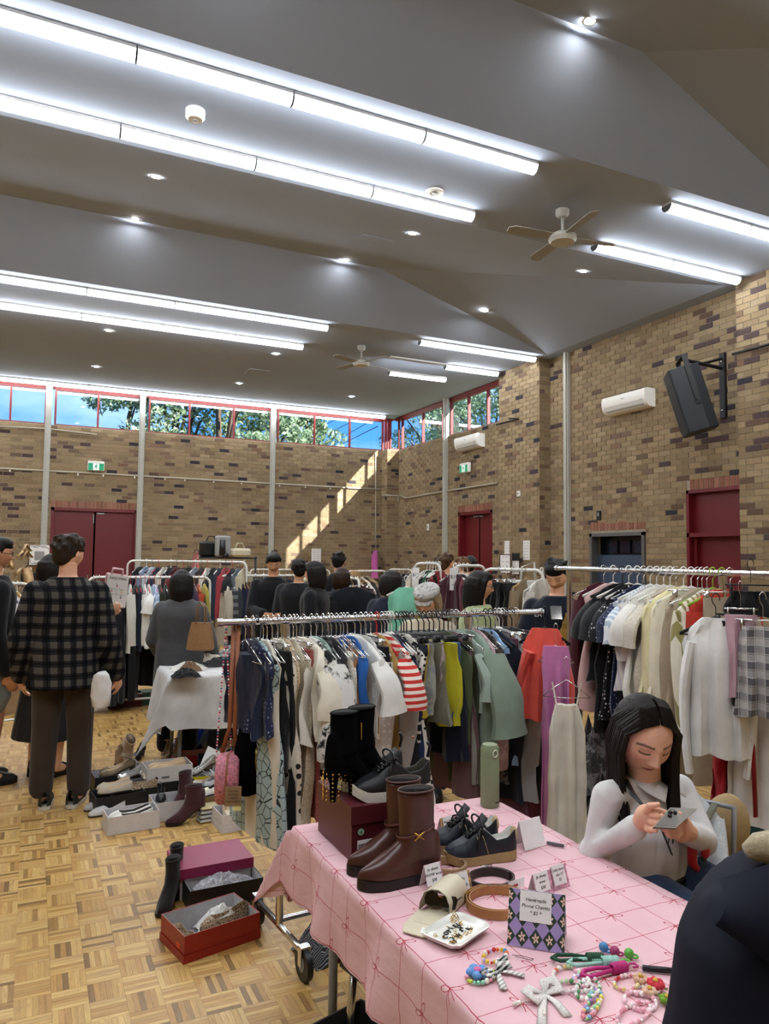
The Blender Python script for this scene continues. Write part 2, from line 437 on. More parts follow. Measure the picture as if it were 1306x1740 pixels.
# right wall with piers, cut for doors, hatch and windows
b = MB()
for y0, y1, z0, z1 in ((YN, DTY[0], 0, ZL+.4), (DTY[0], DTY[1], DOORH, ZL+.4), (DTY[1], HAT[0], 0, ZL+.4), (HAT[0], HAT[1], 0, HAT[2]), (HAT[0], HAT[1], HAT[3], ZL+.4),
                       (HAT[1], 12.92, 0, ZL+.4), (12.92, DRY[0], 0, SILL), (*DRY, DOORH, SILL), (DRY[1], YB+.3, 0, SILL)):
    wall_slab(b, XR, XR+.3, y0, y1, z0, z1)
wall_slab(b, XP, XR, 11.55, 12.92, 0, ZL); wall_slab(b, XP, XR, 3.5, 7.1, 0, ZL)
wall_right = tag(b.build('wall_right', MORT, smooth=False), 'right tan brick wall with piers, doors and a serving hatch', 'wall', kind='structure')
out = []; YS = 12.92
def rf(y0, y1, X, z0=0, z1=ZL, holes=()):
    # runs from far to near so that +U cross up faces the hall
    brick_face(np.array((X, y1, 0)), (0,-1,0), (-1,0,0), y1-y0, z0, z1, [(y1-h1, y1-h0, a, c) for h0, h1, a, c in holes], out)
rf(12.92, 18.15, XR, z1=SILL, holes=[(*DRY, 0, DOORH+.16)])
rf(11.55, 12.92, XP)
rf(7.1, 11.55, XR, holes=[(*HAT,), (HAT[0], HAT[1], HAT[3], HAT[3]+.16), (*DTY, 0, DOORH+.16)])
rf(5.6, 7.1, XP)
brick_face(np.array((XP, 11.55, 0)), (1,0,0), (0,-1,0), XR-XP, 0, ZL, [], out)
bricks_to_objects(out, wall_right, BRICK, .055, .07)
soldiers(wall_right, (XR, DRY[1], 0), (0,-1,0), (-1,0,0), DRY[1]-DRY[0], DOORH)
soldiers(wall_right, (XR, HAT[1], 0), (0,-1,0), (-1,0,0), HAT[1]-HAT[0], HAT[3]+.04)
soldiers(wall_right, (XR, DTY[1]-.06, 0), (0,-1,0), (-1,0,0), DTY[1]-DTY[0]-.06, DOORH)
# unseen sides of the hall
b = MB(); wall_slab(b, XL-.3, XL, YN, YB+.3, 0, ZL+.4)
tag(b.build('wall_left', plain('brick_plain', '9c875f', .9), smooth=False), 'left brick wall outside the view', 'wall', kind='structure')
b = MB(); wall_slab(b, XL-.3, XR+.3, YN-.3, YN, 0, 6.6)
tag(b.build('wall_front', plain('brick_plain', '9c875f', .9), smooth=False), 'brick wall behind the viewpoint', 'wall', kind='structure')
# ---- ceiling: flat strips and hipped saw-tooth vaults
b = MB()
def quad(*p): b.add(p, [tuple(range(len(p)))])
XE, AX, AL = XR+.02, 4.9, -2.0
def vault(yb, yr, ye):
    quad((XL,yb,ZL),(XE-.28,yb,ZL),(AX,yr,ZR),(AL,yr,ZR)); quad((AL,yr,ZR),(AX,yr,ZR),(XE-.28,ye,ZL),(XL,ye,ZL))
    quad((XE-.28,yb,ZL),(XE-.28,ye,ZL),(AX,yr,ZR)); quad((XL,yb,ZL),(AL,yr,ZR),(XL,ye,ZL)); quad((XE-.28,yb,ZL),(XE,yb,ZL),(XE,ye,ZL),(XE-.28,ye,ZL))
def flat(y0, y1): quad((XL,y0,ZL),(XE,y0,ZL),(XE,y1,ZL),(XL,y1,ZL))
flat(YN, 1.55); vault(1.55, 4.93, 5.55); flat(5.55, 7.25); vault(7.25, 10.65, 11.3); flat(11.3, YB+.3)
ceiling = tag(b.build('ceiling', CEILM, smooth=False), 'pale grey folded plasterboard ceiling', 'ceiling', kind='structure')
b = MB(); b.box(((XL+XR)/2, (YB+YN)/2, 6.5), (XR-XL+1.35, YB-YN+1.5, .2)); b.box((XR+.33, (YB+YN)/2, 6.1), (.12, YB-YN+1, .8))
b.box((XR+.18, (12.92+YB)/2, 5.6), (.42, YB-12.92+.7, .14)); b.box(((XL+XR)/2, YB+.25, 5.62), (XR-XL+1, .6, .14))
b.box(((XL+XR)/2, YB+.3, 6.1), (XR-XL+1, .12, .9)); b.box((XL-.3, (YB+YN)/2, 6.1), (.12, YB-YN+1, .9))
tag(b.build('roof', plain('roof_metal', '6b6d70', .6), smooth=False), 'roof and eaves above the hall', 'roof', kind='structure')
# ---- clerestory windows
WN = [0]
WLAB = ['left of the view in the far wall', 'at the left edge of the far wall', 'above the far red double door', 'of three panes over the middle of the far wall', 'of three panes next to the far corner', 'nearest the corner in the right wall', 'beside the brick pier in the right wall', 'on the side of the corner pier', 'on the front of the corner pier']
def window(P0, U, N, panes, z0=SILL, z1=WTOP):
    """panes: list of (u0,u1); frame members around each pane"""
    WN[0] += 1; P0 = np.array(P0, float); U = np.array(U, float); a = math.atan2(U[1], U[0])
    root = tag(empty(f'window_{WN[0]}', (*P0[:2], z0), a), 'red framed clerestory window '+WLAB[WN[0]-1], 'window', kind='structure')
    L0, L1 = panes[0][0], panes[-1][1]; fr = MB(); D = .07; t = .035
    fr.box(((L0+L1)/2, 0, t/2), (L1-L0, D, t)); fr.box(((L0+L1)/2, 0, z1-z0-t/2), (L1-L0, D, t))
    edges = sorted(set([L0, L1]+[x for p in panes for x in p]))
    for e in edges: fr.box((min(max(e, L0+t/2), L1-t/2), .004, (z1-z0)/2), (t*1.2, D, z1-z0))
    fr.build('window_frame', REDF, root, smooth=False)
    for u0, u1 in panes:
        g = MB(); g.box(((u0+u1)/2, .01, (z1-z0)/2), (u1-u0-.03, .006, z1-z0-.05)); g.build('pane', GLASS, root, smooth=False)
bx = lambda px: onY(px, 720, YB+.1)[0]
YG = YB+.1
def bpanes(xs): return [(xs[i], xs[i+1]) for i in range(len(xs)-1)]
for xs in ((-4.0, -2.8, -1.5), (-1.3, -.55, bx(78)), (bx(92), bx(166), bx(240)), (bx(252), bx(321.5), bx(397), bx(461)), (bx(471), bx(534), bx(594), bx(651))):
    window((0, YG, 0), (1,0,0), (0,-1,0), bpanes(xs))
ry = lambda px: onX(px, 740, XR+.1)[1]
XG = XR+.1
for ys in ((ry(683), ry(718.5), ry(753)), (ry(766), ry(796), ry(829), 12.95)):
    window((XG, 0, 0), (0,-1,0), (-1,0,0), [(-ys[i], -ys[i+1]) for i in range(len(ys)-1)])
window((8.72, 0, 0), (0,-1,0), (-1,0,0), [(-18.45, -18.22)])
window((0, 18.22, 0), (1,0,0), (0,-1,0), [(8.75, 9.05)])
b = MB(); b.box(((XL+XR)/2, YG, WTOP+.05), (XR-XL, .1, .1)); b.box((XG, (12.92+YB)/2, WTOP+.05), (.1, YB-12.92, .1))
tag(b.build('trim_1', REDF, smooth=False), 'red head rail above the clerestory windows', 'trim', kind='structure')
# ---- steel posts and their top caps
def post(x, y, z1, n, side):
    b = MB(); w, d = .13, .08
    b.box((0, 0, z1/2), ((w, d, z1) if side == 'b' else (d, w, z1)))
    b.box((0, -.03 if side == 'b' else 0, z1/2), ((w*.55, .075, z1) if side == 'b' else (.14, w*.5, z1)))
    tag(b.build(f'trim_{n}', POSTM, loc=(x, y, 0), smooth=False), 'grey painted steel post '+['left of the far red door', 'right of the far red door', 'in the middle of the far wall', 'beside the corner door in the right wall', 'next to the brick pier and serving hatch'][n-2], 'post', kind='structure')
for i, (px) in enumerate((78.5, 239, 462.5)): post(onY(px, 800, YB-.03)[0], YB-.03, ZL, 2+i, 'b')
post(XR-.03, onX(757, 800, XR-.03)[1], ZL, 5, 'r'); post(XR-.03, onX(964, 780, XR-.03)[1], ZL, 6, 'r')
# ================================================================ doors, hatch, fixtures on the walls
def text_obj(txt, size, mat, parent, loc, rot, align='CENTER', name='lettering', ext=.0006, shear=0):
    cu = bpy.data.curves.new(name, 'FONT'); cu.body = txt; cu.size = size; cu.align_x = align; cu.align_y = 'CENTER'; cu.extrude = ext; cu.shear = shear
    cu.resolution_u = 2
    t = bpy.data.objects.new(name, cu); me = shaped(t); bpy.data.objects.remove(t); bpy.data.curves.remove(cu)
    me.name = name; me.materials.clear(); me.materials.append(mat)
    o = link(name, me, parent, loc); o.rotation_euler = rot; return o
def door_back():
    r = tag(empty('door_1', (sum(DBX)/2, YB+.06, 0)), 'red double door in the far brick wall under the exit sign', 'door', kind='structure'); w = DBX[1]-DBX[0]
    f = MB()
    for s in (-1, 1): f.box((s*(w/2-.035), 0, DOORH/2), (.07, .14, DOORH))
    f.box((0, 0, DOORH-.035), (w, .14, .07)); f.build('door_frame', RED, r, smooth=False)
    for s in (-1, 1):
        d = MB(); d.box((s*(w/4-.035), .05, 1.29), (w/2-.03, .045, 2.64)); lf = d.build('door_leaf', RED, r, smooth=False)
        h = MB(); h.box((s*.1-.02, .0, 1.0), (.03, .06, .28)); h.build('door_handle', CHROME, lf, smooth=False)
    h = MB(); h.box((.12, .01, 2.57), (.16, .06, .035)); h.box((-.03, .0, 2.44), (.02, .05, .2)); h.build('door_closer', GREYP, r, smooth=False)
door_back()
def door_right():
    w = DRY[1]-DRY[0]; r = tag(empty('door_2', (XR+.08, sum(DRY)/2, 0), -math.pi/2), 'red double door in the right wall near the far corner', 'door', kind='structure')
    f = MB()
    for s in (-1, 1): f.box((s*(w/2-.035), 0, DOORH/2), (.07, .18, DOORH))
    f.box((0, 0, DOORH-.035), (w, .18, .07)); f.build('door_frame', RED, r, smooth=False)
    for s in (-1, 1):
        d = MB(); d.box((s*(w/4-.035), .07, 1.29), (w/2-.03, .045, 2.64)); d.build('door_leaf', RED, r, smooth=False)
    h = MB(); h.box((-.1, .03, 2.57), (.16, .06, .03)); h.box((.1, .03, 2.57), (.12, .05, .03)); h.build('door_closer', GREYP, r, smooth=False)
door_right()
def door_transom():
    w = DTY[1]-DTY[0]; r = tag(empty('door_3', (XR+.06, sum(DTY)/2, 0), -math.pi/2), 'red door with a solid panel above it beside the loudspeaker', 'door', kind='structure')
    f = MB()
    for s in (-1, 1): f.box((s*(w/2-.025), 0, DOORH/2), (.05, .16, DOORH))
    f.box((0, 0, DOORH-.025), (w, .16, .05)); f.box((0, 0, 2.0), (w, .16, .06)); f.build('door_frame', RED, r, smooth=False)
    d = MB(); d.box((0, .05, 2.33), (w-.1, .04, .62)); d.build('over_panel', RED, r, smooth=False)
    d = MB(); d.box((-w/2+.09, .05, .98), (.05, .1, 1.96)); d.build('door_stop', RED, r, smooth=False)
    d = MB(); d.box((.0, .1, .98), (w-.06, .045, 1.98)); lf = d.build('door_leaf', RED, r, smooth=False)
    g = MB(); g.box((.38, .075, 1.55), (.2, .012, .34)); g.build('window_pane', plain('blue_pane', '5f8fc8', .1, 0, .8), lf, smooth=False)
door_transom()
def hatch():
    y0, y1, z0, z1 = HAT; w = y1-y0; r = tag(empty('window_20', (XR+.02, (y0+y1)/2, z0), -math.pi/2), 'dark serving hatch with a grey metal frame', 'hatch', kind='structure'); h = z1-z0
    f = MB(); fm = plain('dull_aluminium', '6f7072', .4, .6)
    for s in (-1, 1): f.box((s*(w/2-.03), .02, h/2), (.06, .16, h))
    f.box((0, .02, h-.03), (w, .16, .06)); f.box((0, .0, .02), (w, .3, .04)); f.build('hatch_frame', fm, r, smooth=False)
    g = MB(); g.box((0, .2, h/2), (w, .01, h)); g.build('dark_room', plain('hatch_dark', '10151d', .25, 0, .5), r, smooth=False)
    g = MB(); g.box((0, .1, h*.34), (w-.12, .012, h*.62)); g.build('roller_shutter', plain('blue_grey_panel', '3b4a60', .35, 0, .5), r, smooth=False)
    for k in range(3): g = MB(); g.box((-.3+k*.3, .17, h*.78), (.2, .01, .22)); g.build('pane', plain('dark_pane', '1d2b3c', .1, 0, .8), r, smooth=False)
hatch()
# exit signs
GREEN = plain('exit_green', '1f8f5f', .4); EXLIT = emit('exit_lit', lin('e8f2ee'), .55); EXG = emit('exit_green_lit', lin('1d8a62'), .55)
def exit_sign(loc, rz, label):
    r = tag(empty('exit_sign', loc, rz), label, 'exit sign', 'green running man exit signs')
    b = MB(); b.bbox((0, 0, 0), (.36, .09, .22), .01); b.build('housing', WHITEP, r, smooth=False)
    b = MB(); b.box((0, -.047, -.02), (.34, .006, .16)); b.build('green_panel', EXG, r, smooth=False)
    b = MB(); b.box((.0, -.052, -.02), (.13, .005, .15)); b.build('white_panel', EXLIT, r, smooth=False)
    m = MB(); Q = lambda x, z: (x, -.0565, z-.02)
    m.ell(Q(.012, .055), (.013, .002, .013), 10, 6)
    for pth, rr in (([(.008,.036),(-.004,0)], .014), ([(-.004,0),(.022,-.018),(.016,-.055)], .009), ([(-.004,0),(-.02,-.03),(-.045,-.034)], .009), ([(.008,.032),(.034,.02),(.044,.034)], .007), ([(.006,.032),(-.02,.024),(-.03,.002)], .007)):
        m.tube([Q(*p) for p in pth], rr, 6, flat=(1, .25), up=(0,1,0))
    m.build('running_figure', GREEN, r)
    b = MB(); b.cyl((0, .01, -.11), (0, .01, -.17), .012); b.build('conduit_stub', GREYP, r)
p = onY(163, 792, YB-.06); exit_sign(p, 0, 'green exit sign above the red double door in the far wall')
p = onX(790, 795, XR-.12); exit_sign(p, -math.pi/2, 'green exit sign under the small air conditioner by the far corner')
# air conditioners
def aircon(loc, L, label):
    r = tag(empty('air_conditioner', loc, -math.pi/2), label, 'air conditioner', 'wall air conditioners')
    prof = [(0,.15),(-.19,.15),(-.225,.135),(-.235,.09),(-.23,-.02),(-.2,-.09),(-.15,-.135),(-.09,-.15),(0,-.15)]
    b = MB(); b.rings([[(x, y, z) for y, z in prof] for x in (-L/2, -L/2+.01, L/2-.01, L/2)]); b.build('casing', WHITEP, r, sharp=40)
    b = MB(); b.rings([[(x, -.232+.004, -.03), (x, -.203, -.096), (x, -.15, -.142), (x, -.14, -.136), (x, -.195, -.085), (x, -.222, -.025)] for x in (-L/2+.06, L/2-.06)]); b.build('louvre_flap', plain('aircon_flap', 'c9cac8', .4), r, smooth=False)
    b = MB(); b.box((0, -.197, -.108), (L-.14, .004, .006), R=rotx(.8)); b.box((0, -.2345, .055), (.07, .003, .012)); b.build('slot', GREYP, r, smooth=False)
    b = MB(); b.box((L/2-.09, -.234, -.03), (.05, .004, .008)); b.build('logo', GREYP, r, smooth=False)
p = onX(1066, 684, XR-.12); aircon((XR-.005, p[1], p[2]), 1.0, 'large white wall air conditioner beside the black loudspeaker')
p = onX(797, 752, XR-.12); aircon((XR-.005, p[1], p[2]), .95, 'small looking white air conditioner under the windows near the corner')
# loudspeaker on its bracket
def speaker():
    p = onX(1175, 680, XR-.55); r = tag(empty('loudspeaker', p, 0), 'black loudspeaker tilted down from a steel wall bracket', 'loudspeaker')
    # cabinet axes: front looks down the hall, toward the camera side
    R = rotz(math.radians(-128))@rotx(math.radians(16)); SP = plain('speaker_black', '24272c', .55, 0, .35, bump=.1)
    h, w, d = .95, .46, .42
    poly = [(-w/2, -d/2), (w/2, -d/2), (w/2, d*.15), (w*.28, d/2), (-w*.28, d/2), (-w/2, d*.15)]
    b = MB(); b.at((0,0,0), R); b.rings([[(x*s, y*s, z) for x, y in poly] for z, s in ((-h/2, .97), (-h/2+.015, 1), (h/2-.015, 1), (h/2, .97))]); b.build('cabinet', SP, r, smooth=False)
    b = MB(); b.at((0,0,0), R); b.box((0, -d/2-.012, 0), (w-.02, .025, h-.02)); b.build('grille', plain('speaker_grille', '1a1d22', .6, 0, .3, scale=300, bump=.6), r, smooth=False)
    b = MB(); b.at((0,0,0), R); b.box((-.17, -d/2-.027, -h/2+.05), (.05, .006, .025)); b.build('badge', CHROME, r, smooth=False)
    b = MB(); b.at((0,0,0), R)
    for s in (-1, 1): b.box((s*(w/2+.012), .03, .26), (.012, .07, .72)); b.cyl((s*(w/2), .03, -.02), (s*(w/2+.03), .03, -.02), .03)
    b.box((0, .03, .62), (w+.04, .07, .014)); b.build('yoke', BLACKM, r, smooth=False)
    top = R@np.array((0, .03, .62)); wp = np.array((XR-.03, p[1]-.1, p[2]+.5))-p
    b = MB(); b.tube([top, wp+np.array((-.02,0,0))], .028, 4); b.box(wp+np.array((.0,0,-.25)), (.05, .09, .95)); b.tube([wp+np.array((0,0,.15)), top*.5+wp*.5], .02, 4); b.build('wall_bracket', BLACKM, r, smooth=False)
    for dz in (-.62, .1): b = MB(); b.ell(wp+np.array((-.03, 0, dz)), .014); b.build('bolt', CHROME, r)
speaker()
# conduits
PIPE = plain('painted_pipe', 'a39c8c', .5)
def conduit(name, pts, rad, label, clips=()):
    r = MB(); r.tube(pts, rad, 8); o = tag(r.build(name, PIPE), label, 'conduit')
    for c in clips:
        k = MB(); k.box(c, (.03, .03, .05)); k.build('pipe_clip', WHITEP, o, smooth=False)
    return o
zc1 = onY(300, 812.5, YB-.02)[2]
pts = [(-3, YB-.03, onY(0, 795, YB)[2]-.02)]+[tuple(onY(px, py, YB-.03)) for px, py in ((0, 796), (160, 804.5), (300, 812.5), (462, 822), (560, 827.5), (646, 832))]
conduit('conduit_pipe', [tuple(p) for p in pts], .022, 'long grey conduit running along the far brick wall', [(p[0]+dx, YB-.03, p[2]-.04) for p in pts[1:5] for dx in (.2, .9, 1.6)])
pts = [tuple(onX(*q, XR-.03)) for q in ((679, 842), (690, 846.5), (755, 835), (793, 829), (845, 820.5))]
conduit('conduit_pipe', [(8.62, YB-.06, 3.3), (8.62, YB-.38, 3.3), (XR-.04, YB-.38, 3.3), (XR-.03, YB-.4, 3.1)]+pts, .022, 'bent grey conduit on the right wall below the exit sign')
conduit('conduit_pipe', [tuple(onY(*q, YB-.03)) for q in ((0, 724.5), (80, 728.5), (165, 738.5))], .016, 'short grey conduit just under the leftmost windows')
conduit('downpipe', [tuple(onY(638, y, YB-.03)) for y in (770, 800, 900, 985)], .018, 'thin vertical pipe beside the corner pier')
def rail(pts, label):
    b = MB(); b.tube(pts, .018, 6); tag(b.build('curtain_rail', BLACKM), label, 'rail')
rail([tuple(onX(843, 722, XP-.05)), tuple(onX(880, 712, XP-.05)), tuple(onX(864, 711, XP-.3))], 'dark metal rail end on the brick pier by the windows')
rail([tuple(onX(1244, 602, XP-.06)), tuple(onX(1306, 585, XP-.06))], 'dark metal rail on the brick pier by the loudspeaker')
# papers and small fittings on the walls
def poster(c, w, h, rz, label, lines=8, frame=None, head=None, code=True, name='wall_notice'):
    r = tag(empty(name, c, rz), label, 'notice')
    b = MB(); b.box((0, 0, 0), (w, .006, h)); b.build('sheet', PAPER, r, smooth=False)
    if frame:
        f = MB()
        for s in (-1, 1): f.box((s*w/2, -.002, 0), (.012, .012, h)); f.box((0, -.002, s*h/2), (w+.012, .012, .012))
        f.build('frame', frame, r, smooth=False)
    t = MB()
    for k in range(lines):
        z = h*(.38-.76*k/max(1, lines-1))
        for s in (-1, 1): t.box((s*w*.2, -.0045, z), (w*random.uniform(.15, .28), .002, h*.018))
    tag(t.build('printed_lines', INK, r, smooth=False), kind='stuff')
    if head: text_obj(head, w*.12, INK, r, (0, -.005, h*.3), (math.pi/2, 0, 0))
    return r
p = onX(861, 934, XP-.01); poster(p, .17, .36, -math.pi/2, 'white notice on the pier left of the dark framed one', 6)
p = onX(894, 935, XP-.01); poster(p, .22, .38, -math.pi/2, 'white notice on the pier beside its right edge', 6)
p = onX(858, 958, XP-.3); poster(p, .24, .36, -math.pi/2+.4, 'white bordered notice partly hidden behind the white rack', 4, BLACKP)
p = onX(876, 958, XP-.12); r_ = poster(p, .24, .42, -math.pi/2, 'black framed sign leaning on the pier', 2, BLACKP)
b = MB(); b.box((0, -.006, .13), (.22, .004, .14)); b.build('dark_header', INK, r_, smooth=False)
p = onY(67, 943, YB-.12); r_ = poster(p, .4, .44, 0, 'white notice with wavy black border by the far red door', 2, None)
b = MB(); b.tube([(-.19,-.005,.2),(-.1,-.005,.19),(-.05,-.005,.205),(.05,-.005,.19),(.1,-.005,.2),(.19,-.005,.14)], .006, 5); b.build('wavy_border', INK, r_); b = MB(); b.tube([(-.19,-.005,-.1),(-.17,-.005,-.19),(0,-.005,-.2),(.12,-.005,-.19),(.19,-.005,-.18)], .006, 5); b.build('wavy_border', INK, r_)
b = MB(); b.box((0, -.0045, -.02), (.2, .002, .2)); b.build('grey_square', plain('notice_grey', '8d8d8d', .7), r_, smooth=False)
b = MB(); b.ell((.1, -.006, -.17), (.05, .003, .02)); b.build('pink_mark', plain('pink_mark', 'e27be0', .6), r_)
p = onY(537, 944, YB-.3); poster(p, .26, .36, 0, 'white bordered notice under the sunlit patch of wall', 6, None)
for px, py, X, w, h, lab in ((881, 839, XP, .1, .11, 'small square white switch box on the brick pier'), (727, 896, XR, .08, .16, 'small white sensor box left of the corner door')):
    p = onX(px, py, X-.02); b = MB(); b.bbox((0,0,0), (.04, w, h), .006); o = tag(b.build('switch_box', WHITEP, loc=p, smooth=False), lab, 'switch'); k = MB(); k.box((-.022, 0, 0), (.004, w*.5, h*.4)); k.build('rocker', GREYP, o, smooth=False)
p = onX(1017, 876, XR-.02); b = MB(); b.box((0,0,0), (.03, .09, .16)); o = tag(b.build('key_switch', BLACKM, loc=p, smooth=False), 'small dark key switch above the serving hatch', 'switch'); k = MB(); k.box((-.017, 0, .02), (.004, .04, .06)); k.build('plate', GREYP, o, smooth=False)
# ================================================================ ceiling lights
BARE = emit('diffuser_glow', (.95, .98, 1), LIGHT_BAR); HOUS = plain('lamp_housing', 'c2c2c0', .5)
bm_h = MB(); bm_h.box((0, 0, .065), (1.246, .13, .03)); me_h = bm_h.mesh('housing', False); me_h.materials.append(HOUS)
prof = [(.065*math.cos(a), -.005+.055-.07*math.sin(a)) for a in np.linspace(0, math.pi, 9)]
bm_d = MB(); bm_d.rings([[(x, y, z) for y, z in prof] for x in (-.618, .618)]); me_d = bm_d.mesh('diffuser', True); me_d.set_sharp_from_angle(angle=1.2); me_d.materials.append(BARE)
bm_c = MB()
bm_c.rings([[(x, y*1.08, .05+(z-.05)*1.06) for y, z in prof] for x in (-.0028, .0028)])
me_c = bm_c.mesh('end_cap', False); me_c.materials.append(plain('lamp_cap', '5c6468', .5))
ORD = ['first','second','third','fourth','fifth','sixth','seventh','eighth','ninth','tenth']
def lamp(x, y, z, label, group, tilt=0):
    r = tag(empty('linear_ceiling_light', (x, y, z)), label, 'ceiling light', group); r.rotation_euler = (tilt, 0, 0)
    link('housing', me_h, r); link('diffuser', me_d, r); [link('end_cap', me_c, r, (s*.6212, 0, 0)) for s in (-1, 1)]
    return r
ROWS = [(.07, 'rearmost'), (1.22, 'overhead'), (5.82, 'nearest'), (6.97, 'second nearest'), (11.53, 'third'), (12.8, 'fourth')]
for y, nm in ROWS:
    for k in range(7): lamp(4.35-.625-1.255*k, y, ZL-.081, f'{ORD[k]} glowing segment from the right end of the {nm} long light row', 'long ceiling light rows')
    for k, x in enumerate((6.1+.63, 6.1+1.885)):
        if nm == 'fourth' and k == 0: continue
        lamp(x, y, ZL-.081, f'{"left" if k == 0 else "right"} glowing segment of the short light pair ending the {nm} row', 'short ceiling light pairs')
pl, pr_ = onY(660, 633, 12.8), onY(755, 642, 12.8)
lamp((pl[0]+pr_[0])/2, 12.8, pl[2]-.03, 'glowing light segment hanging lower than its neighbours beside the far fan', 'short ceiling light pairs', .35)
b = MB(); b.box((0,0,0), (1.25, .1, .03)); tag(b.build('lamp_tray', HOUS, loc=(6.73, 12.75, ZL-.02), smooth=False), 'unlit grey lamp tray on the ceiling above the hanging light', 'lamp tray')
for k in range(10): lamp(8.58-.625-1.255*k, 18.2, ZL-.081, f'{ORD[k]} glowing segment from the right of the row along the far windows', 'light row over the far windows')
DLE = emit('downlight_glow', (1, .97, .92), DOWNLIGHT)
t_ = MB(); t_.lathe([(.045,-.003),(.06,-.008),(.068,0)], 20); me_t = t_.mesh('trim_ring'); me_t.materials.append(WHITEP)
t_ = MB(); t_.lathe([(.0005,-.002),(.046,-.002)], 16); me_l = t_.mesh('lens'); me_l.materials.append(DLE)
def ceil_z(x, y):
    for yb, yr, ye in ((1.55,4.93,5.55),(7.25,10.65,11.3)):
        if yb < y < ye:
            zs = min(ZL+(ZR-ZL)*(y-yb)/(yr-yb), ZL+(ZR-ZL)*(ye-y)/(ye-yr)); return min(zs, ZL+(ZR-ZL)*max(0, (XE-.28-x))/(XE-.28-AX))
    return ZL
for x, y, lab in ((1.07,8.15,'downlight just beyond the second long light row, left'), (4.2,8.15,'downlight just beyond the second long light row, middle'), (6.93,8.15,'downlight beside the near fan and short lights'),
             (1.12,10.5,'downlight on the ceiling fold, left, washing the slope'), (4.25,10.5,'downlight on the ceiling fold, middle, washing the slope'), (6.9,10.62,'downlight on the sloping hip above the right wall'),
             (4.17,4.8,'downlight nearest the viewpoint, at the top of the picture'), (1.07,13.55,'downlight beyond the fourth light row, left'), (4.1,13.62,'downlight beyond the fourth light row, middle'),
             (1.07,16.3,'downlight closest to the far windows, left'), (4.08,16.36,'downlight closest to the far windows, middle'), (6.85,16.42,'downlight closest to the far corner'), (1.1,4.8,'downlight above the viewpoint, out of view'), (-2,8.15,'downlight left of the view by the second row'),(-2,13.55,'downlight left of the view by the fourth row'),(-2,16.3,'downlight left of the view by the windows')):
    z = ceil_z(x, y); r = tag(empty('downlight', (x, y, z-.004)), 'small round '+lab, 'downlight', 'recessed downlights')
    if 7.3 < y < 9: r.rotation_euler = (math.atan((ZR-ZL)/3.4), 0, 0)
    link('trim_ring', me_t, r); link('lens', me_l, r)
# fans
FANM = plain('fan_white', 'b9b9b4', .45); BLD = plain('fan_blade', '8f8f8c', .5)
def fan(x, y, z, rz, label):
    r = tag(empty('ceiling_fan', (x, y, z), rz), label, 'ceiling fan', 'four bladed ceiling fans')
    b = MB(); b.lathe([(0,0),(.075,0),(.075,-.05),(.05,-.085),(.018,-.09)], 20); b.build('canopy', FANM, r, sharp=40)
    b = MB(); b.cyl((0,0,-.06), (0,0,-.26), .014); b.build('rod', FANM, r)
    b = MB(); b.lathe([(.02,-.24),(.1,-.27),(.15,-.3),(.155,-.34),(.13,-.375),(.0,-.385)], 24); b.build('motor', FANM, r, sharp=35)
    for k in range(4):
        q = MB(); R = rotz(k*math.pi/2)@rotx(.2); q.at((0,0,-.315), R)
        q.prism([(.12,-.05),(.3,-.065),(.6,-.07),(.66,-.04),(.67,.03),(.6,.07),(.3,.06),(.12,.05)], .008); q.build('blade', BLD, r, smooth=False)
p = onz(955, 357, ZL); fan(p[0], p[1], ZL, math.radians(-8), 'large ceiling fan between the near light rows')
p = onz(614, 588, ZL); fan(p[0], p[1], ZL, math.radians(20), 'small looking far ceiling fan beside the hanging light')
p = onz(332, 188, ZL); b = MB(); b.lathe([(0,0),(.085,0),(.085,-.03),(.07,-.045),(.07,-.05),(.085,-.06),(.06,-.085),(0,-.09)], 24)
o = tag(b.build('smoke_detector', WHITEP, loc=(p[0], p[1], ZL), sharp=35), 'round white smoke detector between the two nearest light rows', 'smoke detector'); b = MB(); b.ell((0,0,-.09), (.02,.02,.008)); b.build('sensor', GREYP, o)
p = onz(738, 326, ZL); b = MB(); b.lathe([(0,-.004),(.05,-.004),(.055,-.018),(.095,-.012),(.1,0)], 24)
o = tag(b.build('ceiling_sensor', WHITEP, loc=(p[0], p[1], ZL), sharp=35), 'flat round white ceiling sensor near the end of the second row', 'sensor'); b = MB(); b.ell((0,0,-.012), (.035,.035,.012)); b.build('sensor_eye', GREYP, o)
for px, py, L in ((437, 632, 'far'), (630, 418, 'near')):
    p = onz(px, py, ceil_z(*onz(px, py, ZL+.1)[:2])); z_ = ceil_z(p[0], p[1]); b = MB(); b.box((0,0,0), (.45,.45,.012)); o = tag(b.build('access_panel', CEILM, loc=(p[0], p[1], z_-.006), smooth=False), f'faint square access panel in the ceiling, {L} one', 'panel'); o.rotation_euler = (math.atan(.77/3.4) if z_ > ZL+.01 else 0, 0, 0)
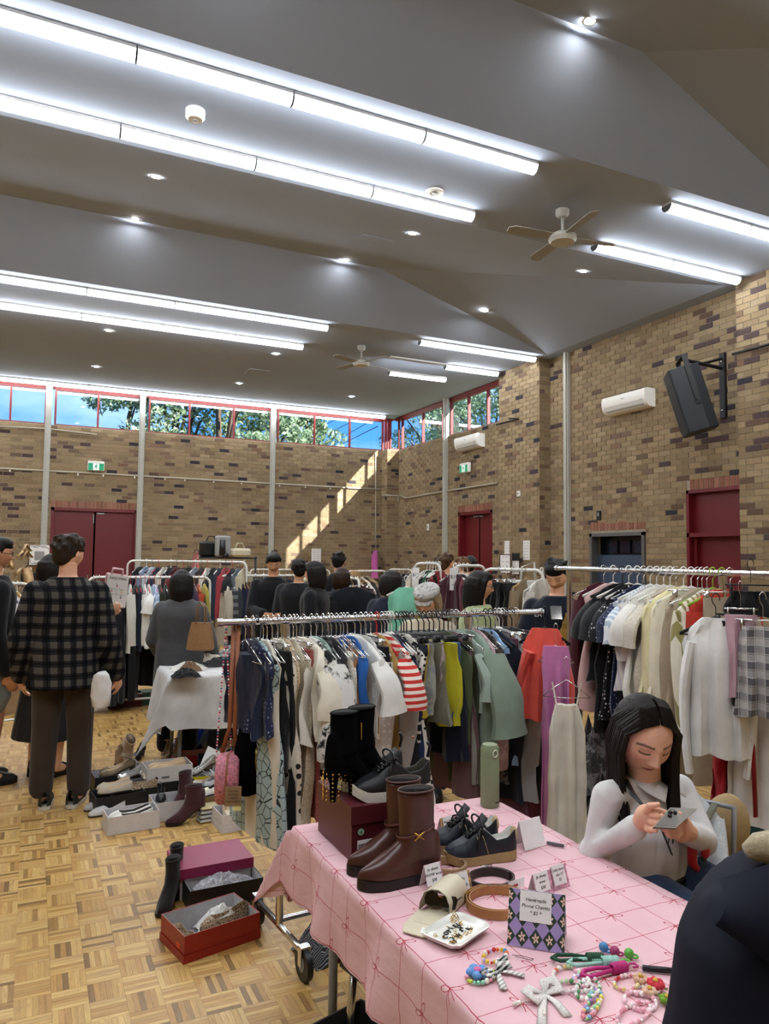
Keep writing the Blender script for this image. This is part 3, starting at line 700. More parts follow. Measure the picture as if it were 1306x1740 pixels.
# ================================================================ outside: trees and wires
LEAFV = vcol('leaf', .55, .4, 0, 4, .3)
def _translucent():
    t = NT(LEAFV); o = t.n['Material Output']; tr = t.new('BsdfTranslucent'); a = t.new('VertexColor', layer_name='Col'); t.lk(a.outputs[0], tr.inputs[0])
    m = t.new('MixShader'); m.inputs[0].default_value = .45; t.lk(t.b.outputs[0], m.inputs[1]); t.lk(tr.outputs[0], m.inputs[2]); t.lk(m.outputs[0], o.inputs[0])
_translucent(); BARK = plain('bark', '5a4a3c', .9)
def tree(loc, h, rad, label, n=5200, seed=1, zlo=.35):
    g = np.random.default_rng(seed); r = tag(empty('tree', loc), label, 'tree', 'trees outside the windows')
    t = MB(); t.tube([(0,0,-1), (.1,0,h*.35), (-.1,.1,h*.7)], [.22,.18,.08], 7)
    cl = []
    for k in range(26):
        a = g.uniform(0, 6.28); rr = rad*math.sqrt(g.uniform(.05, 1)); z = h*(zlo+(1-zlo)*g.uniform(0, 1)**.9); sc = 1-.45*max(0, (z/h-.6)/.4)
        c = np.array((rr*sc*math.cos(a), rr*sc*math.sin(a), z)); cl.append(c)
        if k < 12: t.tube([(0,0,h*.3+k*.12), c*np.array((.5,.5,1))*np.array((1,1,.85)), c], [.07,.05,.02], 5)
    t.build('trunk', BARK, r)
    V = []; F = []; C = []; pal = [np.array(lin(c)) for c in ('8ea383','738b68','a0b092','64795a','adbb9e')]
    for i in range(n):
        c = cl[g.integers(26)]; d = g.normal(size=3); d *= (rad*.3*g.uniform(.3, 1)**.5)/np.linalg.norm(d); d[2] *= .75; p = c+d
        u = g.normal(size=3); u /= np.linalg.norm(u); w = np.cross(u, g.normal(size=3)); w /= np.linalg.norm(w)
        s = g.uniform(.07, .15); m = len(V); V += [tuple(p-u*s), tuple(p+w*s*.45), tuple(p+u*s), tuple(p-w*s*.45)]; F.append((m,m+1,m+2,m+3)); C += [(*(pal[g.integers(5)]*g.uniform(.8,1.15)), 1)]*4
    me = bpy.data.meshes.new('foliage'); me.from_pydata(V, [], F); at = me.color_attributes.new('Col', 'FLOAT_COLOR', 'POINT'); at.data.foreach_set('color', np.array(C, float).ravel()); me.materials.append(LEAFV); me.update()
    tag(link('foliage', me, r), kind='stuff')
def tpos(px, D): q = atd(px, 720, D); return (q[0], q[1], 0)
tree(tpos(205, 26), 7.6, 2.3, 'leafy tree seen low through the second window bay', 6000, 11)
tree(tpos(300, 27), 9.8, 2.6, 'tall leafy tree filling the window bay between two posts', 7500, 12)
tree(tpos(375, 25), 9.5, 2.4, 'dark trunked leafy tree in the middle far windows', 7500, 13)
tree(tpos(445, 28), 9.6, 2.6, 'leafy tree right of the middle window post', 6500, 14)
tree(tpos(507, 27), 8.4, 1.9, 'leafy tree thinning out toward the blue sky', 5000, 15)
tree((18.6, 33, 0), 12.5, 3.0, 'leafy tree outside the corner windows of the right wall', 7000, 16)
tree((19.5, 29.6, 0), 13, 3.0, 'leafy tree outside the right windows behind the post', 7000, 17)
tree((23, 40.5, 0), 14.5, 3.4, 'leafy tree furthest away beyond the right hand windows', 6000, 18)
tree((20.5, 26.5, 0), 13, 2.8, 'leafy tree behind the right windows next to the brick pier', 7000, 19)
WIRE = plain('cable', '22252a', .6)
for k, (a, b_) in enumerate((((560, 718), (652, 676)), ((560, 735), (652, 690)), ((565, 752), (652, 703)), ((562, 764), (600, 745)))):
    p0, p1 = atd(*a, 40), atd(*b_, 34); d = (p1-p0); m = MB(); m.tube([p0-d*.6, p0, p1, p1+d*.8], .018, 5); tag(m.build('power_line', WIRE), f'{ORD[k]} overhead cable from the top, seen through the far corner window', 'cable', 'overhead cables')
b = MB(); b.box((0, 0, -.16), (120, 120, .1)); tag(b.build('ground', plain('outside_ground', '6d7a52', .9), loc=(5, 10, 0), smooth=False), 'grass ground outside the hall', 'ground', kind='structure')
# ================================================================ cloth and hanging garments
def fabric(col, pat=None, col2=None, sc=1.0, rough=.85, key=None):
    nm = key or f'cloth_{col}_{pat}_{col2}_{sc}'
    if nm in MATS: return MATS[nm]
    m, t = newmat(nm, rough, 0, .15); c = lin(col); c2 = lin(col2) if col2 else c
    o = t.new('TexCoord'); V = o.outputs['Object']
    n = t.new('TexNoise', i_Scale=9, i_Detail=4); t.lk(V, n.inputs['Vector'])
    base = t.ramp(n.outputs['Fac'], [(.25, tuple(x*.82 for x in c)), (.75, tuple(min(1, x*1.12) for x in c))])
    s = t.sep(V); fac = None
    def stripe(ax, per, duty): return t.math('LESS_THAN', t.math('FRACT', t.math('MULTIPLY', ax, 1/per)), duty)
    if pat == 'stripeh': fac = stripe(s[2], .03*sc, .5)
    elif pat == 'stripev': fac = stripe(s[1], .022*sc, .4)
    elif pat == 'pin': fac = stripe(s[1], .018*sc, .25)
    elif pat == 'band': fac = t.math('LESS_THAN', t.math('ABSOLUTE', t.math('ADD', s[2], sc)), .012)
    elif pat == 'plaid':
        a = stripe(s[1], .055*sc, .45); b = stripe(s[2], .055*sc, .45); fac = t.math('MULTIPLY', t.math('ADD', a, b), .5)
        a2 = stripe(s[1], .0275*sc, .08); b2 = stripe(s[2], .0275*sc, .08); fac = t.math('MAXIMUM', fac, t.math('MAXIMUM', a2, b2))
    elif pat == 'check':
        a = stripe(t.math('ADD', s[1], s[2]), .05*sc, .12); b = stripe(t.math('SUBTRACT', s[1], s[2]), .05*sc, .12); fac = t.math('MAXIMUM', a, b)
    elif pat in ('dots', 'spots', 'crackle', 'lace', 'sequin', 'leopard', 'knit', 'tie', 'marl', 'fur', 'chevron'):
        if pat in ('dots', 'spots', 'sequin', 'leopard'):
            v = t.new('TexVoronoi', i_Scale={'dots': 42, 'spots': 48, 'sequin': 90, 'leopard': 55}[pat]/sc); v.inputs['Randomness'].default_value = .35 if pat == 'dots' else .9; t.lk(V, v.inputs['Vector'])
            fac = t.math('LESS_THAN', v.outputs['Distance'], {'dots': .24, 'spots': .33, 'sequin': .3, 'leopard': .38}[pat])
        elif pat in ('crackle', 'lace'):
            v = t.new('TexVoronoi', feature='DISTANCE_TO_EDGE', i_Scale=(26 if pat == 'crackle' else 70)/sc); t.lk(V, v.inputs['Vector']); fac = t.math('LESS_THAN', v.outputs[0], .035 if pat == 'crackle' else .09)
        elif pat == 'chevron':
            z = t.math('ADD', s[2], t.math('MULTIPLY', t.math('ABSOLUTE', t.math('SUBTRACT', t.math('FRACT', t.math('MULTIPLY', s[1], 18)), .5)), .06)); fac = stripe(z, .035*sc, .3)
        else:
            k = t.new('TexNoise', i_Scale={'knit': 120, 'tie': 16, 'marl': 260, 'fur': 90}[pat]/sc, i_Detail=5, i_Roughness=.7); t.lk(V, k.inputs['Vector'])
            fac = t.ramp(k.outputs['Fac'], [(.5, (0,0,0)), (.56 if pat == 'tie' else .7, (1,1,1))]); t.bump(k.outputs['Fac'], .5, .006)
    if fac is not None: base = t.mix(fac, base, c2)
    t.lk(base, t.b.inputs['Base Color']); t.b.inputs['Sheen Weight'].default_value = .15
    if fac is None or pat in ('stripeh','stripev','pin','plaid','dots','spots','band'):
        mp = t.new('Mapping'); mp.inputs['Scale'].default_value = (1,1,.22); t.lk(V, mp.inputs[0]); w = t.new('TexNoise', i_Scale=11, i_Detail=3, i_Distortion=.5); t.lk(mp.outputs[0], w.inputs['Vector']); t.bump(w.outputs['Fac'], .6, .02)
    MATS[nm] = m; return m
HM = {}
def hanger_mesh(kind):
    if kind in HM: return HM[kind]
    b = MB(); col = {'wire': CHROME, 'white': WHITEP, 'black': BLACKP, 'red': plain('red_plastic', 'c0282c', .4), 'wood': plain('hanger_wood', 'b98f5c', .5), 'clip': CHROME, 'bclip': BLACKP, 'green': plain('green_plastic', '8fb03a', .4)}[kind]
    r = .0024 if kind in ('wire', 'clip') else .0045
    arc = [(0, .021*math.sin(a), .004+.021*math.cos(a)) for a in np.linspace(-2.1, 1.75, 9)][::-1]
    hook = [(0, .0, -.075), (0, .0, -.035), (0, .012, -.02)]+[(0, -y, z) for _, y, z in arc[::-1]]
    b.tube([(0, 0, -.075), (0, 0, -.03), (0, .016, -.014)]+[(0, .021*math.cos(a), .003+.021*math.sin(a)) for a in np.linspace(-.5, 3.5, 9)], max(.0026, r*.7), 5)
    if kind in ('clip', 'bclip'):
        b.tube([(0,-.17,-.085), (0,.17,-.085)], .004, 6); b.box((0,-.13,-.105), (.016,.02,.05)); b.box((0,.13,-.105), (.016,.02,.05))
    else:
        fl = None if kind == 'wire' else (1, 1.8)
        b.tube([(0,-.2,-.145), (0,-.1,-.105), (0,0,-.072), (0,.1,-.105), (0,.2,-.145)], r, 6, flat=fl)
        if kind in ('wire', 'white', 'black', 'red'): b.tube([(0,-.2,-.146), (0,0,-.15), (0,.2,-.146)], r*.8, 5)
    me = b.mesh('hanger'); me.materials.append(col); HM[kind] = me; return me
def garment_mb(kind, L, g, W=.21, sleeve=None, thick=.045, z0=.075):
    b = MB(); nt = 26; lv = []
    ph, nf = g.uniform(0, 6.28), g.uniform(1.6, 3.2)
    amp = g.uniform(.012, .026); lean = g.uniform(-.015, .015)
    if kind in ('top', 'coat', 'dress'):
        S = [0, .02, .05, .08, .12, .2, .3, .42, .55, .68, .8, .9, .97, 1]
        for s in S:
            d = s*L
            if d < .085: w = .055+(W-.055)*(d/.085)**.8
            else:
                k = (d-.085)/max(.1, L-.085)
                w = W*(1-.06*math.sin(math.pi*min(1, k*1.6)))*(1+(.16 if kind == 'dress' else .04)*k) if kind != 'dress' else W*(.86 if .1 < k < .35 else .95)*(1+.18*k)
            th = thick*(.35+.65*min(1, d/.12))*(1.35 if kind == 'coat' else 1)*(1+(.25*s if kind == 'dress' else 0))
            lv.append((s, -z0-d, w, th))
    elif kind == 'strap':                                # camisole / slip: thin straps, then bodice
        for s in [.14, .15, .2, .3, .42, .55, .68, .8, .9, .97, 1]:
            lv.append((s, -z0-s*L, W*(.55+.3*min(1, (s-.14)/.12))*(1+.5*max(0, s-.4)), thick*(.7+.4*s)))
        for sy in (-1, 1): b.tube([(0, sy*.06, -z0-.01), (.004, sy*W*.45, -z0-.16*L-.01)], .004, 5)
    else:                                                 # pants, skirt: hang straight from a clip hanger
        for s in [0, .03, .1, .2, .32, .45, .6, .75, .88, .96, 1]:
            w = W*(1-.02*s) if kind == 'pants' else W*(.78+.35*s)
            lv.append((s, -.11-s*(L-.04), w, thick*(.8+.3*s)))
    rings = []
    for s, z, w, th in lv:
        R = []
        for k in range(nt):
            a = 2*math.pi*k/nt; y = w*math.sin(a); e = abs(math.cos(a))**.6*math.copysign(1, math.cos(a))
            f = amp*min(1, s*3+.1)*(math.sin(nf*math.pi*y/W+ph)+.5*math.sin(2.7*nf*math.pi*y/W+ph*1.7+s*2))
            R.append((th*.5*e*(1+.25*math.sin(3*nf*y/W*math.pi+ph+4*s))+f+lean*s, y*(1+.05*math.sin(7*s+ph)+.025*math.sin(19*s+2*ph)), z+.006*math.sin(5*a+ph)*s))
        rings.append(R)
    b.rings(rings[::-1])
    if sleeve:
        Ls, wide = {'short': (.19, .054), 'long': (.52, .052), 'wide': (.34, .085), 'puff': (.27, .062)}[sleeve]
        for sy in (-1, 1):
            zs = -z0-.1; fx = g.uniform(-.03, .03); m = 8; P = []; rr = []
            for i in range(m):
                t = i/(m-1); P.append((fx*t, sy*(W-.035+.075*math.sin(min(1, t*1.5)*1.57)*(1.2 if sleeve in ('short', 'wide') else .6)-.03*t*t*(sleeve == 'long')), zs-Ls*t)); rr.append(wide*((.8+.35*t) if sleeve in ('short', 'wide') else (1.05-.35*t))*(1+.08*math.sin(9*t+ph)))
            b.tube(P, rr, 10, flat=(.45, 1), up=(1,0,0))
    return b
GSEED = [100]
def hang(pos, rz, kind, L, mat, label, W=.21, sleeve=None, hanger='wire', thick=.045, group=None, name=None, cat=None):
    GSEED[0] += 1; g = np.random.default_rng(GSEED[0])
    nm = name or {'top': 'hanging_blouse', 'coat': 'hanging_coat', 'dress': 'hanging_dress', 'strap': 'hanging_camisole', 'pants': 'hanging_trousers', 'skirt': 'hanging_skirt'}[kind]
    b = garment_mb(kind, L, g, W, sleeve, thick)
    o = b.build(nm, mat, None, pos, rz+g.uniform(-.07, .07), sharp=55)
    tag(o, label, cat or {'top': 'top', 'coat': 'coat', 'dress': 'dress', 'strap': 'camisole', 'pants': 'trousers', 'skirt': 'skirt'}[kind], group)
    hk = hanger if kind not in ('pants', 'skirt') else ('bclip' if hanger == 'black' else 'clip')
    link('hanger', hanger_mesh(hk), o).scale = (1, min(1, (W+.02)/.21), 1)
    return o
def between(specs, rack, i):
    d = specs[i]['d']; l = specs[i-1]['d'] if i > 0 else None
    return f'{d} on the {rack}'+(f' beside the {l}' if l and len((d+rack+l).split()) < 11 else '')
def S(px, hy, kind, mat, d, sleeve=None, W=.21, hanger='wire', thick=.045, rot=0): return dict(px=px, hy=hy, kind=kind, mat=mat, d=d, sleeve=sleeve, W=W, hanger=hanger, thick=thick, rot=rot)
F = fabric
# ---------------------------------------------------------------- front chrome rack
FY0, FY1, FX0, FX1, FZ = 2.99, 3.13, .70, 2.36, 1.335
def fbar(x): return FY0+(FY1-FY0)*(x-FX0)/(FX1-FX0)
def caster(parent, loc, r=.045, m=None):
    b = MB(); b.cyl((-.012, 0, 0), (.012, 0, 0), r, n=18); w = b.build('caster_wheel', BLACKP, parent, loc, sharp=40)
    h = MB(); h.cyl((-.014,0,0), (.014,0,0), r*.45, n=12); h.build('wheel_hub', GREYP, w, sharp=40)
    f = MB(); f.box((-.018, 0, r*.45), (.004, .03, r*1.1)); f.box((.018, 0, r*.45), (.004, .03, r*1.1)); f.box((0, 0, r*1.02), (.04, .035, .006)); f.build('caster_fork', CHROME, w, smooth=False)
def chrome_rack(p0, p1, z, ups, label, wheel=.07, mid=True):
    p0, p1 = np.array(p0), np.array(p1); d = p1-p0; L = np.linalg.norm(d); a = math.atan2(d[1], d[0])
    r = tag(empty('clothes_rack', (p0[0], p0[1], 0), a), label, 'clothes rack')
    b = MB(); b.cyl((0,0,z), (L,0,z), .0135, n=14); b.build('hanging_rail', CHROME, r, sharp=50)
    for e in (-.012, L+.012): b = MB(); b.cyl((e-.012,0,z), (e+.012,0,z), .017, n=14); b.build('rail_cap', CHROME, r, sharp=50)
    for u in ups:
        b = MB(); b.cyl((u,0,.1), (u,0,z-.012), .016, n=12); b.cyl((u,0,z-.05), (u,0,z-.012), .02, n=12); b.build('upright', CHROME, r, sharp=50)
        b = MB(); b.tube([(u,-.26,.1), (u,.26,.1)], .014, 10); b.build('foot_bar', CHROME, r)
        for s in (-1, 1): caster(r, (u, s*.25, wheel*.62), wheel*.62)
    b = MB(); b.cyl((ups[0],0,.12), (ups[-1],0,.12), .012); b.build('base_rail', CHROME, r, sharp=50)
    return r
wx = onz(485, 1650, 0.0)
chrome_rack((FX0, FY0, 0), (FX1, FY1, 0), FZ, (.27, 1.22), 'chrome rolling clothes rack packed with clothes behind the pink table', .1)
FR = [
 S(428,1238,'strap',F('1a2036'),'navy top with a wide pale strap',W=.2), S(440,1230,'top',F('1c2340','dots','8a90a8',.7),'navy dotted sleeveless blouse'),
 S(447,1428,'dress',F('9fb4b8','crackle','1e2428'),'pale blue crackle print maxi dress',W=.22,hanger='black'), S(460,1424,'dress',F('cfc8ba'),'cream tiered maxi dress'),
 S(467,1300,'strap',F('15161a'),'black camisole'), S(476,1412,'skirt',F('121317'),'long black skirt'), S(486,1416,'dress',F('d8d2c4','spots','23221f',1.6),'cream maxi dress with black sun prints',W=.2),
 S(497,1405,'dress',F('b7a081','lace','d8c8ac'),'tan lace maxi dress',W=.18), S(507,1408,'dress',F('cbc4b2','lace','b0a68e'),'cream lace maxi dress',W=.19), S(514,1255,'strap',F('dcd8ce'),'white strappy top'),
 S(520,1385,'skirt',F('8e4a48','lace','a8605c'),'dusty red lace skirt',W=.17), S(532,1243,'top',F('d8d2c2'),'cream short sleeved shirt','short',.235,thick=.07), S(546,1300,'top',F('d2d2ce','tie','1d1d20',1.3),'white shirt with black tie-dye blots','wide',.24,thick=.06),
 S(556,1228,'top',F('8ea79c'),'sage green short sleeved top','short'), S(567,1290,'top',F('1a191c','stripeh','4b474c',.8),'black sequin striped top'), S(577,1330,'dress',F('2a2b30','marl','55565c'),'charcoal marl long dress',W=.19),
 S(583,1252,'strap',F('cdb3a2'),'nude corset top',W=.19), S(592,1245,'strap',F('dedad0','lace','bfb9aa'),'white lace trimmed camisole',W=.22), S(600,1200,'strap',F('9a6f52'),'terracotta camisole'), S(605,1248,'strap',F('d3c9b6','lace','a79b84'),'ivory crochet top'),
 S(612,1250,'top',F('2c62ac'),'cobalt blue top'), S(626,1243,'top',F('dfdfdb'),'white short sleeved shirt','short',.235,thick=.06), S(637,1258,'top',F('c6c4c2','dots','e8e6e4',1.2),'sheer white dotted blouse','long'),
 S(646,1300,'pants',F('15161b'),'black trousers on the front rail',W=.2), S(655,1325,'dress',F('d4d2cc','stripeh','151518',.75),'black and white striped dress',W=.19), S(666,1308,'dress',F('b99a5e','stripev','a5864c',2),'golden tan cotton dress',W=.2,hanger='red'),
 S(675,1242,'top',F('c8352f','stripeh','e4dcd2',.9),'red and white striped shirt','short'), S(681,1290,'top',F('9a9794'),'thin grey cardigan','long'), S(687,1310,'top',F('223058','tie','14151b',.8),'blue and black print blouse',hanger='white'),
 S(693,1345,'dress',F('141417','dots','d8d6d0',1.0),'black dress with white polka dots',W=.2,hanger='white'), S(702,1330,'dress',F('17171a','chevron','c8c6c0'),'black dress with white chevrons',W=.2,hanger='black'), S(711,1352,'dress',F('d8d5ce','spots','1a1a1c'),'white dress with black spots',W=.2,hanger='black'),
 S(716,1215,'pants',F('1a2030'),'narrow navy trousers',W=.19,hanger='black'), S(721,1192,'pants',F('a58a1e'),'mustard trousers',W=.19,hanger='black'), S(730,1195,'pants',F('9aa097','tie','7d8588'),'light washed denim jeans',W=.19,hanger='black'),
 S(743,1224,'skirt',F('6c6a5c','marl','8f8c7c'),'grey brown tweed skirt',W=.2,hanger='black'), S(753,1180,'pants',F('a5969a','tie','83767c'),'mauve acid washed shorts',W=.17,hanger='black'), S(763,1230,'pants',F('b9b52c'),'chartreuse trousers',W=.2,hanger='black'),
 S(771,1215,'pants',F('3f5f8f','marl','5878a6'),'blue denim jeans',W=.19,hanger='black'), S(782,1285,'skirt',F('151a2a'),'navy pleated skirt',W=.2,hanger='black'), S(790,1255,'top',F('4e5a40'),'olive asymmetric top',W=.2,hanger='black'),
 S(798,1326,'skirt',F('454a34'),'dark olive long skirt',W=.21,hanger='black'), S(805,1322,'skirt',F('8b8b86','marl','a6a6a0'),'grey marl skirt',W=.19), S(813,1205,'top',F('96a69c'),'sage top with white scalloped hem','short'),
 S(832,1258,'top',F('7f9184'),'sage green kimono with white embroidery','wide',.25,thick=.08), S(845,1300,'top',F('b59aa0','tie','d0bcc0'),'dusty pink tie-dye blouse','long'), S(853,1318,'dress',F('4d463e','leopard','16151a'),'leopard print dress',W=.19),
 S(868,1290,'dress',F('8fb4dc'),'pale blue dress with a black belt line',W=.2,hanger='black'), S(877,1350,'coat',F('161b2a'),'navy button coat','long',.21,hanger='black'), S(893,1345,'top',F('97989a','marl','a8a9ab'),'grey sweatshirt with yellow cuff stripe','long',.24,thick=.075,hanger='white'),
 S(798,1345,'dress',F('6d5258'),'dusty mauve long dress',W=.19), S(886,1405,'skirt',F('5e3a50'),'long plum skirt',W=.2), S(900,1402,'pants',F('121215'),'long black wide trousers',W=.2), S(925,1412,'skirt',F('8a5478'),'long orchid purple skirt',W=.2),
 S(905,1260,'top',F('141417','dots','cfcdc8',.9),'black polka dot blouse',hanger='black'), S(917,1345,'coat',F('2b2d31'),'charcoal coat','long',.23,hanger='black'),
]
rack_nm = 'front chrome rack'
for i, s in enumerate(FR):
    yn = fbar(1.5)-.17; q = onY(s['px'], 1150, yn); x = q[0]; zb = FZ
    zh = onY(s['px'], s['hy'], fbar(x)-.1)[2]; L = max(.35, zb-.075-zh)
    hang((x, fbar(x), FZ), math.atan2(FY1-FY0, FX1-FX0)+s['rot'], s['kind'], min(L, 1.18), s['mat'], between(FR, rack_nm, i), s['W'], s['sleeve'], s['hanger'], s['thick'], 'clothes on the front chrome rack')
# three dresses hooked on the rack's right end, fronts toward the viewer
FA = math.radians(52)
for px, py, hy, kind, mat, d, W_, sl in ((925,1062,1215,'top',F('d9584c'),'coral red blouse hooked on the right end of the front rack',.1,'puff'), (944,1092,1412,'dress',F('b873a4'),'orchid pink crinkled maxi dress on the end of the front rack',.062,None), (962,1150,1440,'strap',F('d9d4c8'),'white strapless cotton dress hanging lowest at the rack end',.085,None)):
    D = 3.42 if px < 930 else (3.3 if px < 950 else 3.2); p = atd(px, py, D); zh = atd(px, hy, D)[2]
    hang(tuple(p+np.array((0,0,.06))), FA, kind, min(1.25, p[2]-zh), mat, d, W_, sl, 'black' if px < 930 else 'wire', .06, 'clothes on the front chrome rack')
# embroidery, cuffs and trims that show
def on_front(px, py, dy=.0): return onY(px, py, fbar(1.6)-.17-dy)
# ---------------------------------------------------------------- right chrome rack
RP0, RP1, RZ = np.array((2.98, 3.75)), np.array((2.80, 2.0)), 1.55
def rbar(y): return RP0[0]+(RP1[0]-RP0[0])*(y-RP0[1])/(RP1[1]-RP0[1])
ra = math.atan2(RP1[1]-RP0[1], RP1[0]-RP0[0])
chrome_rack(RP0, RP1, RZ, (.12, 1.35), 'chrome clothes rack on the right holding pale blouses and dresses', .09)
RR = [
 S(975,1140,'top',F('4a1c28'),'maroon long sleeved top','long',.2), S(993,1198,'dress',F('d5b1b0'),'blush pink sleeveless dress',W=.2,thick=.07,hanger='white'), S(1010,1150,'top',F('141519'),'plain black blouse','short',hanger='black'), S(1022,1235,'dress',F('17181b','lace','24252a'),'black lace dress','short',.21,'white'),
 S(1038,1215,'dress',F('15151a','dots','d6d4d0',.9),'black polka dot dress','short',.2,'white'), S(1050,1240,'dress',F('1b2340','dots','8d96b8',.6),'navy dotted long dress','short',.2), S(1062,1095,'top',F('aebccb','stripev','dfe4ea',.8),'blue and white striped shirt','short',.2,'white'),
 S(1074,1170,'top',F('d8d5d2','stripev','c3bfca',.7),'white pinstriped blouse','puff',.21,'white'), S(1087,1180,'dress',F('dddcd5'),'white blouse dress with green striped sleeve','short',.22,'white',.07), S(1099,1185,'dress',F('d9d4c8','lace','c7c0b0'),'ivory lace dress','short',.2,'white'), S(1110,1175,'top',F('cdbfae'),'beige satin top',None,.2),
 S(1124,1178,'top',F('ddd5a8','dots','e6dfb8',.5),'pale yellow cardigan','long',.22,'white',.07), S(1138,1185,'top',F('dfd9c2'),'cream collared shirt','long',.22,'white',.06), S(1150,1258,'skirt',F('a8967c','check','2b2a2a'),'beige checked skirt',None,.19), S(1158,1208,'top',F('a2927c','knit','8a7b66'),'taupe knitted cardigan','long',.21),
 S(1167,1326,'dress',F('a39683'),'long taupe linen dress',None,.21), S(1178,1190,'top',F('d9d6c4','stripev','8a8452',1.3),'white shirt with olive stripes','long',.22,'green',.06), S(1195,1252,'dress',F('b8382a'),'red orange dress','long',.21,'green',.06), S(1210,1330,'skirt',F('a99c88'),'sand coloured pleated skirt',None,.2),
]
for i, s in enumerate(RR):
    q = onX(s['px'], 1100, 2.72); y = q[1]; x = rbar(y); zh = onX(s['px'], s['hy'], x-.1)[2]
    hang((x, y, RZ), ra+s['rot'], s['kind'], min(1.3, RZ-.075-zh), s['mat'], between(RR, 'right chrome rack', i), s['W'], s['sleeve'], s['hanger'], s['thick'], 'clothes on the right chrome rack')
# large pieces at the near end of the right rack, turned to the viewer
RA = math.radians(40)
for px, py, hy, D, kind, mat, d, W_, sl, hk in (
  (1216,1050,1262,3.0,'coat',F('dcdcdc'),'big white blazer with an open lapel at the near end of the right rack',.125,'long','black'),
  (1275,990,1032,3.06,'skirt',F('131316'),'black skirt hanging highest at the near end of the right rack',.1,None,'black'),
  (1243,1040,1182,2.98,'pants',F('17171a'),'black trousers clipped at the near end of the right rack',.055,None,'black'),
  (1258,1030,1168,2.94,'pants',F('b795a2'),'mauve pink trousers clipped beside the grey plaid skirt',.055,None,'clip'),
  (1296,1050,1200,2.88,'skirt',F('5a5a60','plaid','b9b7b8',1.1),'grey plaid pleated mini skirt at the right edge',.1,None,'clip'),
  (1245,1235,1372,3.04,'skirt',F('9c1622'),'deep red flared skirt hanging low under the white blazer',.085,None,'clip'),
  (1285,1165,1382,2.98,'pants',F('d8d6d6'),'white trousers hanging low at the right edge',.115,None,'clip')):
    p = atd(px, py, D); zh = atd(px, hy, D)[2]
    hang(tuple(p+np.array((0,0,.075))), RA, kind, p[2]-zh+.04, mat, d, W_, sl, hk, .05, 'clothes at the near end of the right rack')
b = MB(); q = atd(1278, 1255, 2.9); b.tube([q+np.array((0,0,.15)), q, q+np.array((.01,0,-.3))], .006, 6, flat=(1,2)); tag(b.build('red_ribbon', F('8e1420')), 'thin deep red ribbon hanging over the white trousers', 'ribbon')
# ================================================================ racks further back
def remesh(b, voxel, sm=4, name='shape'):
    me = b.mesh(name); o = bpy.data.objects.new('tmp', me)
    r = o.modifiers.new('r', 'REMESH'); r.mode = 'VOXEL'; r.voxel_size = voxel
    if sm: s = o.modifiers.new('s', 'SMOOTH'); s.iterations = sm; s.factor = .5
    m2 = shaped(o)
    bpy.data.objects.remove(o); bpy.data.meshes.remove(me); m2.name = name
    m2.polygons.foreach_set('use_smooth', [True]*len(m2.polygons)); return m2
def white_rack(p0, p1, z, label, feet=True):
    p0, p1 = np.array(p0)[:2], np.array(p1)[:2]; d = p1-p0; L = np.linalg.norm(d); a = math.atan2(d[1], d[0]); r = tag(empty('garment_rail', (*p0, 0), a), label, 'clothes rack', 'white tube garment rails')
    c = .07; P = [(0,0,.08), (0,0,z-c)]+[(c-c*math.cos(t), 0, z-c+c*math.sin(t)) for t in (.5, 1.05)]+[(c,0,z), (L-c,0,z)]+[(L-c+c*math.sin(t), 0, z-c+c*math.cos(t)) for t in (.5, 1.05)]+[(L,0,z-c), (L,0,.08)]
    b = MB(); b.tube(P, .014, 8, up=(0,1,0)); b.build('rail_frame', STEELW, r)
    for u in (0, L):
        b = MB(); b.tube([(u,-.22,.07), (u,.22,.07)], .013, 8); b.build('foot_bar', STEELW, r)
        for s in (-1, 1): b = MB(); b.cyl((u-.01, s*.21, .03), (u+.01, s*.21, .03), .029, n=12); b.build('caster_wheel', BLACKP, r, sharp=40)
    b = MB(); b.cyl((0,0,.1), (L,0,.1), .011, n=8); b.build('base_rail', STEELW, r)
    return p0, p1, z
def fill(rk, rack_name, specs, group, near=.15, ypx=1040):
    """specs: (px, hem y, kind, material, description, sleeve, W, hanger)"""
    p0, p1, z = rk; d = p1-p0; a = math.atan2(d[1], d[0]); n = np.array((d[1], -d[0]))/np.linalg.norm(d)
    if n@(np.array((0,0))-p0) < 0: n = -n
    for i, s in enumerate(specs):
        px, hy, kind, mat, desc = s[:5]; sl = s[5] if len(s) > 5 else None; W_ = s[6] if len(s) > 6 else .21; hk = s[7] if len(s) > 7 else 'wire'
        ry_ = ray(px, ypx)[:2]; A = np.array([d, -ry_]).T; t = np.linalg.solve(A, -(p0+n*near))[0]; t = min(max(t, .02), .98); p = p0+d*t
        D = zc((*(p+n*.1), 1)); zh = atd(px, hy, D)[2]; L = min(max(.3, z-.075-zh), z-.15)
        prev = specs[i-1][4] if i else None
        lab = f'{desc} on the {rack_name}'+(f' beside the {prev}' if prev and len((desc+rack_name+prev).split()) < 11 else '')
        hang((*p, z), a, kind, L, mat, lab, W_, sl, hk, .05, group)
zA = 1.37
rA = white_rack(onz(150, 981, zA), onz(357, 981, zA), zA, 'white garment rail with shirts behind the woman in the grey coat')
